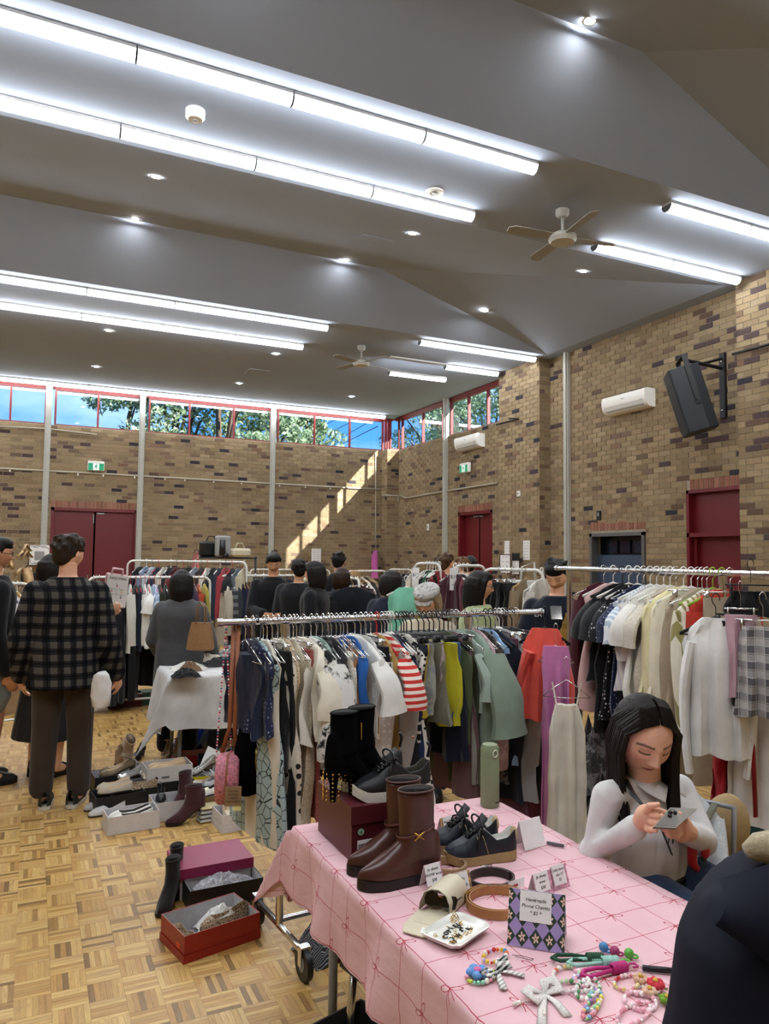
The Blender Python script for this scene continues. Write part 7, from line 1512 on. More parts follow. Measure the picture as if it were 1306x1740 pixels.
def person(px, D, ytop, face, label, skin='b98a6c', hair='14110f', style='short', top=None, sleeves='long', hem=.47, loose=.02, bottom=None, btype='trousers', shoes=None, arms=None, head=(0, 0), lean=0, hat=None, eyes='open', female=False, vox=.013, hv=.0105, name='person', x_off=0, glasses=False, hands=True, collar=True, brow='1c1614', h=None, xy=None, lipamt=.45, warms=None):
    pt = atd(px, ytop, D); h = h or pt[2]/math.cos(lean*.6); yawp = YAW+math.atan((px-653)/FPX); rz = -(yawp+math.radians(face)); X, Y = (pt[0], pt[1]) if xy is None else xy
    g = np.random.default_rng(int(px*7+ytop)); r = tag(empty(name, (X, Y, 0), rz), label, 'person'); sk = tuple(min(1, x*1.3) for x in lin(skin)); skin = sk
    sw = (.094 if female else .106)*h; Rl = rotx(-lean); hip = np.array((0, 0, .53*h)); up = lambda p: hip+Rl@(np.array(p)*1.0-hip)
    if lean: r.location = (X-math.sin(-rz)*.42*h*math.sin(lean), Y-math.cos(-rz)*.42*h*math.sin(lean), 0)
    e1, e2 = np.array((1.,0,0)), np.array((0,1.,0))
    SH = {s: up((s*sw, -.005*h, .778*h)) for s in (-1, 1)}
    aa = arms or {}
    AR = {}
    for s in (-1, 1):
        eo, wo = aa.get(s, ((.025,-.015,-.175), (.03,.035,-.33))); S0 = SH[s]; AR[s] = (S0, S0+np.array((s*eo[0], eo[1], eo[2]))*h, S0+np.array((s*wo[0], wo[1], wo[2]))*h)
    if warms:
        for s, (ew, ww) in warms.items(): q = lambda p: rotz(-rz)@(np.array(p)-np.array(r.location)); AR[s] = (SH[s], q(ew), q(ww))
    bw, bd = (.085*h, .06*h); hw = (.1 if female else .093)*h
    secs = lambda d, z0: [((0,0,z0), hw*.95+d, .075*h+d, e1, e2)]*0+[(up((0,0,z*h)), w*h+d, dd*h+d, e1, Rl@e2) for z, w, dd in ((.5,.094,.068),(.56,.092,.066),(.63,.083,.06),(.7,.092,.066),(.75,.1,.068),(.785,.094,.058),(.808,.066,.046),(.835,.036,.036))]
    b = MB(); torso(b, secs(0, .5*h)); nk = up((0,0,.82*h)); hc = up((0,.012*h,.922*h)); limb(b, [nk-np.array((0,0,.03*h)), hc+np.array((0,-.01*h,-.04*h))], [.034*h,.032*h])
    for s in (-1, 1):
        a = AR[s]; limb(b, list(a), [.03*h,.025*h,.017*h]); dv = a[2]-a[1]
        if hands: hand(b, a[2], dv, np.array((-s*.8,.5,0)), h/1.75, .8, 1, .0095, side=1 if s > 0 else -1)
        hp, kn, an = np.array((s*.052*h,0,.5*h)), np.array((s*.058*h,.012*h,.275*h)), np.array((s*.06*h,-.01*h,.045*h)); limb(b, [hp, kn, an], [.05*h,.036*h,.024*h]); limb(b, [an, an+np.array((0,.08*h,-.025*h))], [.024*h,.018*h])
    me = remesh(b, vox if not hands else min(vox, .0095), 3, 'body'); bb = MB(); mesh_into(bb, me, sk); bpy.data.meshes.remove(me)
    HR = rotz(-math.radians(head[0]))@rotx(-math.radians(head[1])-lean*.5); Hh = .132*h; head_mb(bb, hc, HR, Hh, skin, eyes, 60, brow=brow, lipamt=lipamt); bb.build('body', SKIN, r, colors=True)
    # clothes
    if top is not None:
        t = MB(); d = loose; torso(t, secs(d, .5*h)); hz = hem*h
        torso(t, [(np.array((0,0,hz)), .098*h+d*1.35, .072*h+d*1.35, e1, e2), (np.array((0,0,.53*h)), .095*h+d*1.1, .07*h+d*1.1, e1, e2), (up((0,0,.6*h)), .09*h+d, .066*h+d, e1, e2)])
        for s in (-1, 1):
            a = AR[s]; t.ell(a[0], .034*h+d*.5, 12, 8)
            if sleeves == 'long': limb(t, [a[0], a[1], a[1]*.12+a[2]*.88], [.034*h+d*.5,.031*h+d*.6,.024*h+d*.6])
            elif sleeves == 'short': limb(t, [a[0], a[0]*.35+a[1]*.65], [.034*h+d*.5,.034*h+d*.8])
        if collar: t.tube([nk+np.array((.038*h*math.cos(q), .036*h*math.sin(q), .002*h)) for q in np.linspace(0, 6.28, 14, endpoint=False)], .012*h, 8, closed=True)
        m2 = remesh(t, vox, 3, 'top'); m2.materials.append(top); link('top', m2, r)
    if bottom is not None:
        t = MB(); dz = .012
        if btype == 'skirt': torso(t, [(np.array((0,0,z*h)), w*h, dd*h, e1, e2) for z, w, dd in ((.17,.15,.13),(.3,.13,.11),(.45,.11,.085),(.55,.1,.075))])
        else:
            lz = {'trousers': .042, 'shorts': .3}[btype]; torso(t, [(np.array((0,0,z*h)), w*h+dz, dd*h+dz, e1, e2) for z, w, dd in ((.46,.1,.075),(.53,.098,.072),(.57,.092,.068))])
            for s in (-1, 1): kn = .275 if btype == 'trousers' else .36; limb(t, [np.array((s*.053*h,0,.49*h)), np.array((s*.06*h,.012*h,kn*h)), np.array((s*.064*h,-.005*h,lz*h+.03*h))], [.058*h,.047*h if btype == 'trousers' else .058*h,.042*h if btype == 'trousers' else .058*h])
        m2 = remesh(t, vox, 2, 'bottom'); m2.materials.append(bottom); link({'trousers': 'trousers', 'shorts': 'shorts', 'skirt': 'skirt'}[btype], m2, r)
    for s in (-1, 1):
        if shoes is None: continue
        L = .155*h; base = lambda q: .02; topf = lambda q: np.interp(q, [0,.1,.3,.5,1], [.04,.062,.075,.1,.115]); P, C = shoe_grid(L, L*.37, base, topf, .97, topf, base, dict(upper=(1,1,1), toe=(1,1,1), **{'in': (1,1,1)}), 16)
        o = MB(); o.at((s*.062*h, .105*h, 0), rotz(-math.pi/2+s*-.12)); o.grid(P); so_ = o.build('shoe', shoes[0], r); o = MB(); q = sole_mb(L, L*.38, base, lambda t: .02, 14); o.at((s*.062*h, .105*h, .002), rotz(-math.pi/2+s*-.12)); o.add(q.v, q.f); o.build('sole', shoes[1], so_, sharp=45)
    if style:
        t = MB(); hair_blob(t, hc, HR, Hh, style, g); m2 = remesh(t, hv, 2, 'hair'); m2.materials.append(hairmat(hair)); link('hair', m2, r)
    loc = lambda p: hc+HR@(np.array(p)*Hh)
    if hat == 'cap':
        t = MB(); t.ell(loc((0,-.06,.2)), np.array((.4,.47,.36))*Hh, 18, 10, R=HR); m2 = remesh(t, .01, 1, 'cap'); m2.materials.append(plain('black_cap','15161a',.8)); cp = link('cap', m2, r)
        t = MB(); t.at(loc((0,.3,.2)), HR@rotx(-.15)); t.prism([(x*Hh, yy*Hh) for x, yy in ((-.3,0),(-.28,.2),(-.15,.34),(.15,.34),(.28,.2),(.3,0))], .012); t.build('brim', plain('black_cap','15161a',.8), cp, smooth=False)
    elif hat == 'beanie':
        t = MB(); t.ell(loc((0,-.05,.24)), np.array((.4,.46,.4))*Hh, 18, 10, R=HR); t.build('beanie', F('2c3034','knit','3a3f44'), r)
    elif hat == 'tweed':
        TW = fabric('b8b6b4','fur','1a1a1c',1.6,key='tweed_cap'); t = MB(); t.ell(loc((0,-.05,.36)), np.array((.5,.56,.2))*Hh, 20, 10, R=HR); t.ell(loc((0,-.05,.22)), np.array((.41,.48,.2))*Hh, 20, 10, R=HR); m2 = remesh(t, .008, 1, 'cap'); m2.materials.append(TW); cp = link('cap', m2, r)
        t = MB(); t.at(loc((0,.33,.16)), HR@rotx(-.35)); t.prism([(x*Hh, yy*Hh) for x, yy in ((-.33,0),(-.3,.14),(-.15,.24),(.15,.24),(.3,.14),(.33,0))], .012); t.build('brim', TW, cp, smooth=False)
    if glasses:
        t = MB()
        for sx in (-1, 1): t.tube([loc((sx*.16+.1*math.cos(q), .4, .0+.085*math.sin(q))) for q in np.linspace(0, 6.28, 14, endpoint=False)], .0022, 5, closed=True); t.tube([loc((sx*.26,.39,.02)), loc((sx*.36,.1,.03)), loc((sx*.36,-.05,.01))], .002, 5)
        t.tube([loc((-.06,.41,.01)), loc((.06,.41,.01))], .002, 5); t.build('glasses', BLACKP, r)
    return r, AR, h
DKJ = F('20242c'); DKT = F('1a1b20'); BSH = (plain('black_shoe','151517',.5), plain('black_sole','101010',.6))
# man in the plaid overshirt
def plaid_shirt():
    m, t = newmat('plaid_overshirt', .9, 0, .1); o = t.new('TexCoord'); s = t.sep(o.outputs['Object']); P_ = .078
    def band(ax, off, duty, per=P_): return t.math('LESS_THAN', t.math('FRACT', t.math('DIVIDE', t.math('ADD', ax, off), per)), duty)
    ux = t.math('ADD', s[0], t.math('MULTIPLY', s[1], .6)); g1 = t.math('ADD', band(ux, 0, .5), band(s[2], 0, .5)); c = t.ramp(t.math('MULTIPLY', g1, .5), [(0, lin('101115')), (.5, lin('2a2a2d')), (1, lin('5c5954'))])
    n = t.new('TexNoise', i_Scale=320, i_Detail=2); t.lk(o.outputs['Object'], n.inputs['Vector']); c = t.mix(t.math('MULTIPLY', n.outputs['Fac'], .55), c, lin('1a1a1e')); dk = t.math('MAXIMUM', band(ux, .02, .07), band(s[2], .02, .07)); c = t.mix(dk, c, lin('0a0b0f')); t.lk(c, t.b.inputs['Base Color']); t.bump(n.outputs['Fac'], .3, .004); return m
SNK = (plain('black_white_sneaker','23251f',.6,var=.5,scale=22), plain('white_rubber','c4c0b6',.5))
rr, AR, h1 = person(118, 4.85, 905, 8, 'man in a dark plaid overshirt and brown trousers seen from behind', 'c89a80', '2a2019', 'curly', plaid_shirt(), 'long', .43, .04, F('3a302a'), 'trousers', SNK, {1: ((.045,-.02,-.175), (.075,.05,-.32)), -1: ((.045,-.01,-.175), (.05,.06,-.32))}, (38, 8), vox=.011)
q = atd(172, 1172, 4.62); b = MB(); b.rings([[(w*math.cos(a)*(1+.1*math.sin(5*a+z*40)), .045*math.sin(a)*(1+.15*math.sin(4*a+z*30)), z) for a in np.linspace(0,6.28,18,endpoint=False)] for z, w in ((-.11,.02),(-.1,.05),(-.04,.06),(.04,.058),(.09,.045),(.11,.02))]); o = tag(b.build('plastic_parcel', plain('white_poly','d4d4d6',.35,bump=.5,scale=25), loc=tuple(q), rz=-.4), 'white plastic parcel held at his side by the man in plaid', 'parcel')
# his companion holding the sign, mostly hidden behind him
rr, AR, h3 = person(92, 5.5, 925, 40, 'woman in a dark navy top and long charcoal skirt behind the plaid man', 'd0a488', '17120f', 'long', F('15192a'), 'long', .4, .03, F('2e2e32'), 'skirt', BSH, None, (30, 0), female=True, h=1.62, warms={1: (atd(150, 1078, 5.4), atd(187, 1046, 5.12))})
c = atd(198, 1004, 5.15); r = tag(empty('rack_items_sign', c, math.radians(-22)), 'white RACK ITEMS price sign on a pink board held up by hand', 'sign'); r.rotation_euler = (math.radians(6), math.radians(7), math.radians(-22))
b = MB(); b.bbox((-.012,.012,.0), (.155,.012,.235), .006); b.build('pink_board', plain('pink_board','d8b0b8',.5), r, smooth=False); b = MB(); b.tube([(-.05,.012,.11),(-.045,.012,.15),(.02,.012,.15),(.025,.012,.11)], .009, 8); b.build('handle', plain('pink_board','d8b0b8',.5), r); b = MB(); b.box((0,0,0), (.145,.004,.22)); b.build('white_sheet', PAPER, r, smooth=False)
text_obj('RACK ITEMS', .021, INK, r, (0,-.003,.085), (math.pi/2,0,0)); text_obj('Please return to correct hangers', .007, INK, r, (0,-.003,-.085), (math.pi/2,0,0))
for x, z_, c_, tx in ((0,.035,'b02828','$5'),(-.032,-.005,'c8603a','$10'),(.034,-.005,'d8b83a','$15'),(-.032,-.045,'3f7a5a','$20'),(.034,-.045,'28408a','$25')):
    b = MB(); b.cyl((x,-.002,z_),(x,-.0035,z_), .0055, n=14); b.build('colour_dot', plain('dot_'+c_, c_, .5), r, sharp=40); text_obj(tx, .009, INK, r, (x,-.003,z_+.013), (math.pi/2,0,0))
for a_, d_ in (((0,-.003,.014),(.11,.001,.0012)),((0,-.003,-.024),(.11,.001,.0012)),((0,-.003,-.02),(.0012,.001,.06))): b = MB(); b.box(a_, d_); b.build('rule_line', INK, r, smooth=False)
# left edge man
person(-8, 5.3, 908, 75, 'man with glasses in a black jumper and grey cargo shorts at the left edge', 'b07e60', '0f0e0e', 'short', F('111216'), 'long', .44, .03, F('83857f'), 'shorts', BSH, None, (5, 5), glasses=True)
# woman in grey coat with tan tote
rr, AR, h4 = person(309, 6.0, 968, 5, 'woman with dark hair in a grey wool coat seen from behind', 'c89a80', '100d0d', 'mid', F('4a4b4e','marl','5a5b5e'), 'long', .3, .045, DKT, 'trousers', BSH, {1: ((.05,.02,-.16), (.07,.12,-.25)), -1: ((.04,.03,-.16), (.02,.14,-.24))}, (0, 12), female=True, h=1.5)
c = atd(341, 1080, 5.72); r = tag(empty('tote_handbag', c, math.radians(-28)), 'tan leather tote on the shoulder of the woman in grey', 'handbag'); TAN = plain('tan_tote','8f6a46',.45)
b = MB(); b.rings([[(x*w, y*dd, z) for x, y in ((-1,-.6),(-.6,-1),(.6,-1),(1,-.6),(1,.6),(.6,1),(-.6,1),(-1,.6))] for z, w, dd in ((-.11,.09,.05),(-.1,.1,.06),(0,.09,.05),(.1,.07,.03))]); b.build('bag_body', TAN, r, sharp=35)
for s in (-1, 1): b = MB(); b.tube([(-.035,s*.03,.09),(-.03,s*.03,.22),(.0,s*.02,.25),(.03,s*.03,.22),(.035,s*.03,.09)], .007, 6, flat=(1.5,.5)); b.build('handle', TAN, r)
# people among the back racks
person(465, 8.2, 937, 178, 'man in a black shirt looking down behind the far rail', 'b58464', '100f0f', 'short', F('121317'), 'long', .47, .03, DKT, 'trousers', BSH, {1: ((.03,.06,-.16), (-.05,.2,-.18)), -1: ((.03,.06,-.16), (-.05,.2,-.18))}, (0, 20))
person(508, 7.9, 948, 20, 'person in a black cap and puffer vest facing away', 'b88a6c', '0f0e0e', 'cap', F('16171b'), 'long', .47, .06, DKT, 'trousers', BSH, None, (-20, 0), hat='cap')
person(536, 7.2, 952, -70, 'woman in a dark cap smiling to the left', 'c99a7e', '14100f', 'mid', F('15161a'), 'long', .47, .03, DKT, 'trousers', BSH, None, (0, 5), hat='cap', female=True)
person(575, 9.2, 936, 15, 'person with short black hair facing the far wall', 'b88a6c', '0f0e0e', 'short', F('131418'), 'long', .47, .03, DKT, 'trousers', BSH)
person(580, 7.9, 962, 10, 'person with straight brown hair in front of the far racks', 'c99a7e', '2a1c14', 'bob', F('1c1d22'), 'long', .47, .03, DKT, 'trousers', BSH, female=True)
person(601, 9.6, 968, 60, 'fair haired woman beside the rail of wooden hangers', 'd0a68c', '8a6a48', 'mid', F('3a3430'), 'long', .47, .03, DKT, 'trousers', BSH, female=True)
person(664, 6.6, 967, 18, 'woman with a dark bob and navy top seen from behind', 'c99a7e', '17110f', 'bob', F('1b2130'), 'long', .47, .04, DKT, 'trousers', BSH, None, (25, 5), female=True)
person(727, 5.1, 992, 190, 'older woman in a speckled tweed cap looking down at the clothes', 'c8987e', '9a8468', 'bob', F('c2b8a2','knit','a89e88'), 'long', .47, .04, DKT, 'trousers', BSH, {1: ((.04,.06,-.15), (.0,.2,-.17)), -1: ((.04,.06,-.15), (-.02,.2,-.17))}, (8, 30), hat='tweed', eyes='down', female=True, hv=.009)
person(757, 8.6, 938, 25, 'man with brown hair in an olive brown jacket facing away', 'c99a7e', '4a3424', 'curly', F('4e4638'), 'long', .47, .05, F('3a4a60'), 'trousers', BSH, None, (20, 0))
person(787, 9.4, 944, -60, 'person glimpsed beside the man in the olive jacket', 'c99a7e', '5a4028', 'short', F('3a3a3e'), 'long', .47, .03, DKT, 'trousers', BSH)
person(799, 10.0, 945, 10, 'person in a dark grey beanie by the corner door', 'c09074', '1a1412', 'short', F('2c2e30'), 'long', .47, .03, DKT, 'trousers', BSH, hat='beanie')
person(832, 8.0, 975, 10, 'person with reddish brown hair behind the white rail', 'c99a7e', '4a2018', 'bob', F('2a1c1e'), 'long', .47, .03, DKT, 'trousers', BSH, female=True)
person(812, 5.35, 967, 82, 'woman with long black hair and glasses in a pale green top', 'c99674', '100d0c', 'long', F('a8b48a'), 'long', .47, .035, DKT, 'trousers', BSH, None, (6, 6), glasses=True, female=True, hv=.0085)
rr, AR, h16 = person(946, 5.3, 948, 188, 'man in a navy T-shirt looking down at his phone', 'c4967a', '0c0c0e', 'short', F('151a28'), 'short', .47, .035, DKT, 'trousers', BSH, {1: ((.03,.04,-.165), (-.1,.18,-.16)), -1: ((.03,.04,-.165), (-.1,.18,-.16))}, (10, 28), eyes='down', hv=.0085)
text_obj('EA', .045, PAPER, rr, (.11,.155,1.22), (math.pi/2,0,math.pi), name='shirt_print'); p = atd(945, 1042, 4.95); b = MB(); b.bbox((0,0,0), (.075,.15,.01), .003); o = tag(b.build('phone', BLACKP, loc=tuple(p), rz=math.radians(-30), smooth=False), 'black phone in the hands of the man in the navy T-shirt', 'phone'); o.rotation_euler = (math.radians(35),0,math.radians(-35)); s_ = MB(); s_.box((0,0,.0055), (.068,.14,.001)); s_.build('screen', plain('dark_screen','0a0c10',.1,0,.6), o, smooth=False)
c = atd(968, 1062, 5.0); tissue(tuple(c-np.array((0,0,.15))), (.22,.16,.26), 'mustard yellow jacket bundled over his arm', F('8a6a28'), 51, 'bundled_jacket', 'jacket')
# ================================================================ seated woman at the right, her chair, and the dark jacket in front
def J(px, py, D): return np.array(atd(px, py, D))
HC = J(1092, 1250, 2.27); nbase = J(1090, 1342, 2.32); shR, shL = J(1031, 1354, 2.22), J(1155, 1340, 2.42); elR, elL = J(1010, 1448, 2.2), J(1192, 1428, 2.3); wrR, wrL = J(1085, 1402, 2.1), J(1172, 1415, 2.14)
pel = J(1085, 1490, 2.34); chest = J(1090, 1400, 2.33); SK = 'e2b69e'
fwd = np.array((-.15, -.98, 0)); 
xd = shL-shR; xd[2] = 0; xd /= np.linalg.norm(xd); yd = np.cross(np.array((0,0,1)), xd)
r = tag(empty('person', (pel[0], pel[1], 0)), 'seated woman in a white collared top looking down at her phone', 'person'); O = np.array((pel[0], pel[1], 0)); L_ = lambda p: np.array(p)-O
kR, kL = L_(pel)+np.array((.02,-.42,-.05)), L_(pel)+np.array((.26,-.36,-.03)); hR, hL = L_(pel)-xd*.09, L_(pel)+xd*.09
b = MB(); mid = (L_(shR)+L_(shL))/2
torso(b, [(L_(pel)+np.array((0,0,-.06)), .15, .11, xd, yd), (L_(pel)+np.array((0,0,.06)), .14, .1, xd, yd), (L_(chest), .14, .095, xd, yd), (mid-np.array((0,0,.02)), .12, .07, xd, yd), (mid+np.array((0,0,.03)), .05, .045, xd, yd)])
hcL = L_(HC); limb(b, [mid+np.array((0,0,-.01)), hcL+np.array((0,.0,-.06))], [.052,.05])
for s, e, w in ((shR, elR, wrR), (shL, elL, wrL)): limb(b, [L_(s), L_(e), L_(w)], [.045,.038,.026])
for hp, kn in ((hR, kR), (hL, kL)): limb(b, [hp, kn, np.array((kn[0], kn[1]+.05, .06))], [.08,.058,.04]); limb(b, [np.array((kn[0], kn[1]+.05, .05)), np.array((kn[0], kn[1]-.12, .03))], [.035,.028])
me = remesh(b, .01, 3, 'body'); bb = MB(); mesh_into(bb, me, lin(SK))
# hands: right points with the index finger, left carries the phone
hb = MB(); wr = L_(wrR); tip = L_(J(1134, 1383, 2.05)); kn_ = L_(J(1104, 1378, 2.06)); toC = -ray(1100, 1390); toC /= np.linalg.norm(toC)
palm_c = wr*.45+kn_*.55; upv = np.array((0,0,1.)); rt = RT
hb.ell(palm_c, (.034,.024,.036), 14, 10); hb.tube([wr-(kn_-wr)*.5, wr, palm_c], [.026,.025,.027], 12)
hb.tube([kn_, kn_*.55+tip*.45+upv*.006, tip*.9+kn_*.1+upv*.001, tip], [.0105,.0095,.0085,.0065], 10)
for k, (a0, a1, a2) in enumerate((((1108,1386),(1124,1387),(1114,1393)), ((1104,1398),(1120,1399),(1110,1404)), ((1099,1410),(1113,1410),(1104,1415)))):
    P = [L_(J(*a0, 2.05)), L_(J(*a1, 2.03)), L_(J(*a2, 2.045))]; hb.tube([palm_c*.6+P[0]*.4, P[0], P[1], P[2]], [.0092,.0086,.0082,.0066], 10); hb.ell(P[1], .0083, 10, 8)
P = [L_(J(1092,1383,2.07)), L_(J(1104,1369,2.05)), L_(J(1118,1367,2.04))]; hb.tube([palm_c, *P], [.013,.011,.0098,.007], 10); hb.ell(P[2], .0075, 8, 6)
# left hand under the phone
wl = L_(wrL); pc = L_(J(1158, 1408, 2.1)); hb.ell(pc, (.035,.026,.038), 14, 10); hb.tube([wl+(wl-pc)*.4, wl, pc], [.026,.025,.028], 12)
for a0, a1, a2 in (((1150,1397),(1136,1400),(1128,1399)), ((1148,1406),(1132,1407),(1124,1404)), ((1148,1414),(1134,1414),(1127,1410)), ((1150,1421),(1138,1421),(1132,1417))):
    P = [L_(J(*a0, 2.05)), L_(J(*a1, 2.03)), L_(J(*a2, 2.045))]; hb.tube([pc*.5+P[0]*.5, *P], [.0092,.0085,.0078,.006], 10); hb.ell(P[2], .0064, 8, 6)
P = [L_(J(1163,1394,2.1)), L_(J(1158,1384,2.07)), L_(J(1152,1383,2.05))]; hb.tube([pc, *P], [.013,.0115,.01,.008], 10)
m2 = remesh(hb, .0028, 2, 'hands'); mesh_into(bb, m2, lin('dfae94'))
for p_ in (tip,): bb.ell(p_+toC*.003+upv*.003, (.005,.004,.003), 8, 6, col=lin('c86a70'))
fd = np.array(RT)*.14-FW*.92+np.array((0,0,-.36)); fd /= np.linalg.norm(fd); zx = np.array((0,0,1.))+np.array(RT)*.06; xr = np.cross(fd, zx); xr /= np.linalg.norm(xr); zr = np.cross(xr, fd); HR = np.array([xr, fd, zr]).T
HH = .232; head_mb(bb, hcL, HR, HH, SK, 'down', 170, 'a0524e', '1c120f', .35, .8); bb.build('body', SKIN, r, colors=True)
hl = lambda p: hcL+HR@(np.array(p)*HH)
# hair: centre parted locks
g = np.random.default_rng(3); hb = MB(); hb.ell(hl((0,-.1,.09)), np.array((.37,.4,.44))*HH, 22, 14, R=HR)
me = remesh(hb, .009, 1, 'hair'); hb = MB(); mesh_into(hb, me, (1,1,1))
for s in (-1, 1):
    for k in range(120):
        t = k/119; y0 = .27-.6*t; ez = lambda x, y: .55*math.sqrt(max(.05, 1-(x/.385)**2-((y+.03)/.43)**2)); top_ = np.array((s*.012, y0, ez(0, y0)-.01)); wdt = .37+g.uniform(-.03,.045)
        front = max(0, 1-t*2.2); yb = .27*front*1.0-.36*(1-front)*min(1, t*1.2)+g.uniform(-.03,.03)
        P = [top_, np.array((s*.2, y0*.92, ez(.2, y0*.92)+.005)), np.array((s*wdt*.93, yb*.72, .16)), np.array((s*wdt, yb*.75+.03, -.15)), np.array((s*wdt*.98, yb*.7+.04, -.5)), np.array((s*(wdt-.02+g.uniform(-.06,.05)), yb*.6+.1*front+.02, -.85)), np.array((s*(wdt-.06+g.uniform(-.1,.06)), yb*.5+.16*front, -1.05-g.uniform(0,.22)))]
        if t > .55: P = [p*np.array((1-.75*(t-.55)/.45, 1, 1)) if i > 1 else p for i, p in enumerate(P)]
        Q = [hl(p) for p in P[:4]]+[hl(P[3])+np.array((0,0,1.))*(p[2]-P[3][2])*HH+(HR@np.array((p[0]-P[3][0], p[1]-P[3][1], 0)))*HH for p in P[4:]]
        hb.tube(Q, [.006,.0085,.009,.009,.009,.007,.0012], 6, flat=(1.2,.7))
hb.build('hair', hairmat('15100f'), r)
# white top
WT = fabric('d4d3d4', key='white_jersey', rough=.8); t = MB(); d = .016
torso(t, [(L_(pel)+np.array((0,0,.0)), .155+d, .115+d, xd, yd), (L_(pel)+np.array((0,0,.06)), .15+d, .115+d, xd, yd), (L_(chest), .145+d, .105+d, xd, yd), (mid-np.array((0,0,.03)), .13+d, .075+d, xd, yd), (mid+np.array((0,0,.018)), .085, .06, xd, yd), (mid+np.array((0,0,.05)), .056, .052, xd, yd)])
for s, e, w in ((shR, elR, wrR), (shL, elL, wrL)): limb(t, [L_(s), L_(e), L_(e)*.08+L_(w)*.92], [.047,.048,.036]); limb(t, [mid+(L_(s)-mid)*.25+np.array((0,0,.012)), L_(s)], [.05,.046])
m2 = remesh(t, .008, 5, 'white_top'); m2.materials.append(WT); tp = link('white_top', m2, r)
nc = mid+np.array((0,0,.05)); t = MB()
for s in (-1, 1): q = nc-yd*0+np.array((0,0,.02)); P0 = [nc+xd*s*.058+yd*.0+np.array((0,0,.035)), nc+xd*s*.03-yd*.062+np.array((0,0,.012)), nc+xd*s*.004-yd*.085+np.array((0,0,-.012))]; P1 = [nc+xd*s*.09-yd*.0+np.array((0,0,.012)), nc+xd*s*.085-yd*.07+np.array((0,0,-.02)), nc+xd*s*.05-yd*.108+np.array((0,0,-.045))]; t.rings([[a, b_, b_+np.array((0,0,.004)), a+np.array((0,0,.004))] for a, b_ in zip(P0, P1)])
t.build('collar', WT, tp); t = MB(); t.tube([nc+np.array((.0,0,-.02))-yd*.095, L_(chest)-yd*.135+np.array((0,0,.0))], .004, 6, flat=(2,.4)); t.build('placket', WT, tp)
sp = [L_(shR)*.55+mid*.45+np.array((0,0,.05)), L_(J(1075,1350,2.12)), L_(J(1098,1375,2.1)), L_(J(1122,1405,2.12)), L_(J(1140,1450,2.2))]; t = MB(); t.tube(sp, .008, 6, flat=(1.2,.4)); t.build('bag_strap', BLACKP, r)
# jeans and belt
t = MB(); torso(t, [(L_(pel)+np.array((0,0,-.09)), .16, .125, xd, yd), (L_(pel)+np.array((0,0,.012)), .158, .128, xd, yd)])
for hp, kn in ((hR, kR), (hL, kL)): limb(t, [hp, kn, np.array((kn[0], kn[1]+.05, .1))], [.092,.07,.055])
m2 = remesh(t, .01, 4, 'jeans'); m2.materials.append(F('2c3d58','marl','3d5272')); link('jeans', m2, r)
t = MB(); t.tube([L_(pel)+xd*.166*math.cos(a)+yd*.134*math.sin(a)+np.array((0,0,.022)) for a in np.linspace(0, 6.28, 24, endpoint=False)], .015, 6, closed=True, flat=(.35,1)); be = t.build('belt', BLACKP, r); q = L_(J(1120,1468,2.25)); t = MB(); t.tube([q+RT*.02*math.cos(a)+np.array((0,0,.013*math.sin(a)*abs(math.cos(a))**.3)) for a in np.linspace(0,6.28,16,endpoint=False)], .0035, 6, closed=True); t.build('buckle', GOLD, be)
for kn in (kR, kL): t = MB(); t.ell(np.array((kn[0], kn[1]-.03, .045)), (.045,.12,.04), 12, 8); t.build('shoe', BSH[0], r)
# phone
A_, B_, C_, D_ = J(1110,1405,1.98), J(1138,1372,2.06), J(1184,1374,2.08), J(1148,1407,2.0); nn = np.cross(B_-A_, D_-A_); nn /= np.linalg.norm(nn); nn = nn*(.008 if nn@FW > 0 else -.008)
b = MB(); b.rings([[A_, B_, C_, D_], [A_+nn, B_+nn, C_+nn, D_+nn]]); o = tag(b.build('phone', plain('phone_case','857f76',.35,0,.5), smooth=False), 'grey brown phone held by the seated woman', 'phone')
b = MB(); e_ = .06; q = [A_*(1-u-v+0)+B_*u+D_*v for u, v in ((e_,e_),(1-e_,e_),(1-e_,1-e_),(e_,1-e_))]; q = [A_+(B_-A_)*u+(D_-A_)*v for u, v in ((e_,e_),(1-e_,e_),(1-e_,1-e_),(e_,1-e_))]; b.rings([[p-nn*.1 for p in q], [p+nn*.05 for p in q]]); b.build('back_plate', plain('phone_back','5d5851',.3,0,.5), o, smooth=False)
for u, v in ((.72,.2),(.72,.42),(.55,.3)): b = MB(); q = A_+(B_-A_)*u+(D_-A_)*v-nn*.25; b.ell(q, .006, 10, 8); b.build('camera_lens', BLACKP, o)
# chair under her with a fleece jacket over its back
cc = np.array((pel[0]+.05, pel[1]+.03, 0)); r = tag(empty('folding_chair', cc, math.radians(20)), 'grey folding chair under the seated woman', 'chair'); GF = plain('chair_frame','8a8c90',.4,.5)
b = MB(); b.bbox((0,0,.43), (.42,.4,.03), .01); b.build('seat', plain('chair_pad','5a5c62',.7), r, smooth=False)
for sx in (-1,1):
    for sy in (-1,1): b = MB(); b.cyl((sx*.19,sy*.17,.42),(sx*.2,sy*.21,0), .011); b.build('leg', GF, r)
b = MB(); b.tube([(.2,-.2,.42),(.23,-.2,.8),(.23,.2,.8),(.2,.2,.42)], .011, 8); b.build('back_frame', GF, r); b = MB(); b.tube([(-.1,-.2,.55),(.2,-.2,.57),(.24,-.2,.47)], .01, 8); b.build('arm_rail', GF, r)
SHER = fabric('b4b6b9','fur','c6c8ca',1.3,key='sherpa'); b = MB(); q0, q1, q2, q3 = J(1182,1352,2.5), J(1222,1380,2.46), J(1238,1478,2.36), J(1190,1500,2.3)
P = []; n = 14
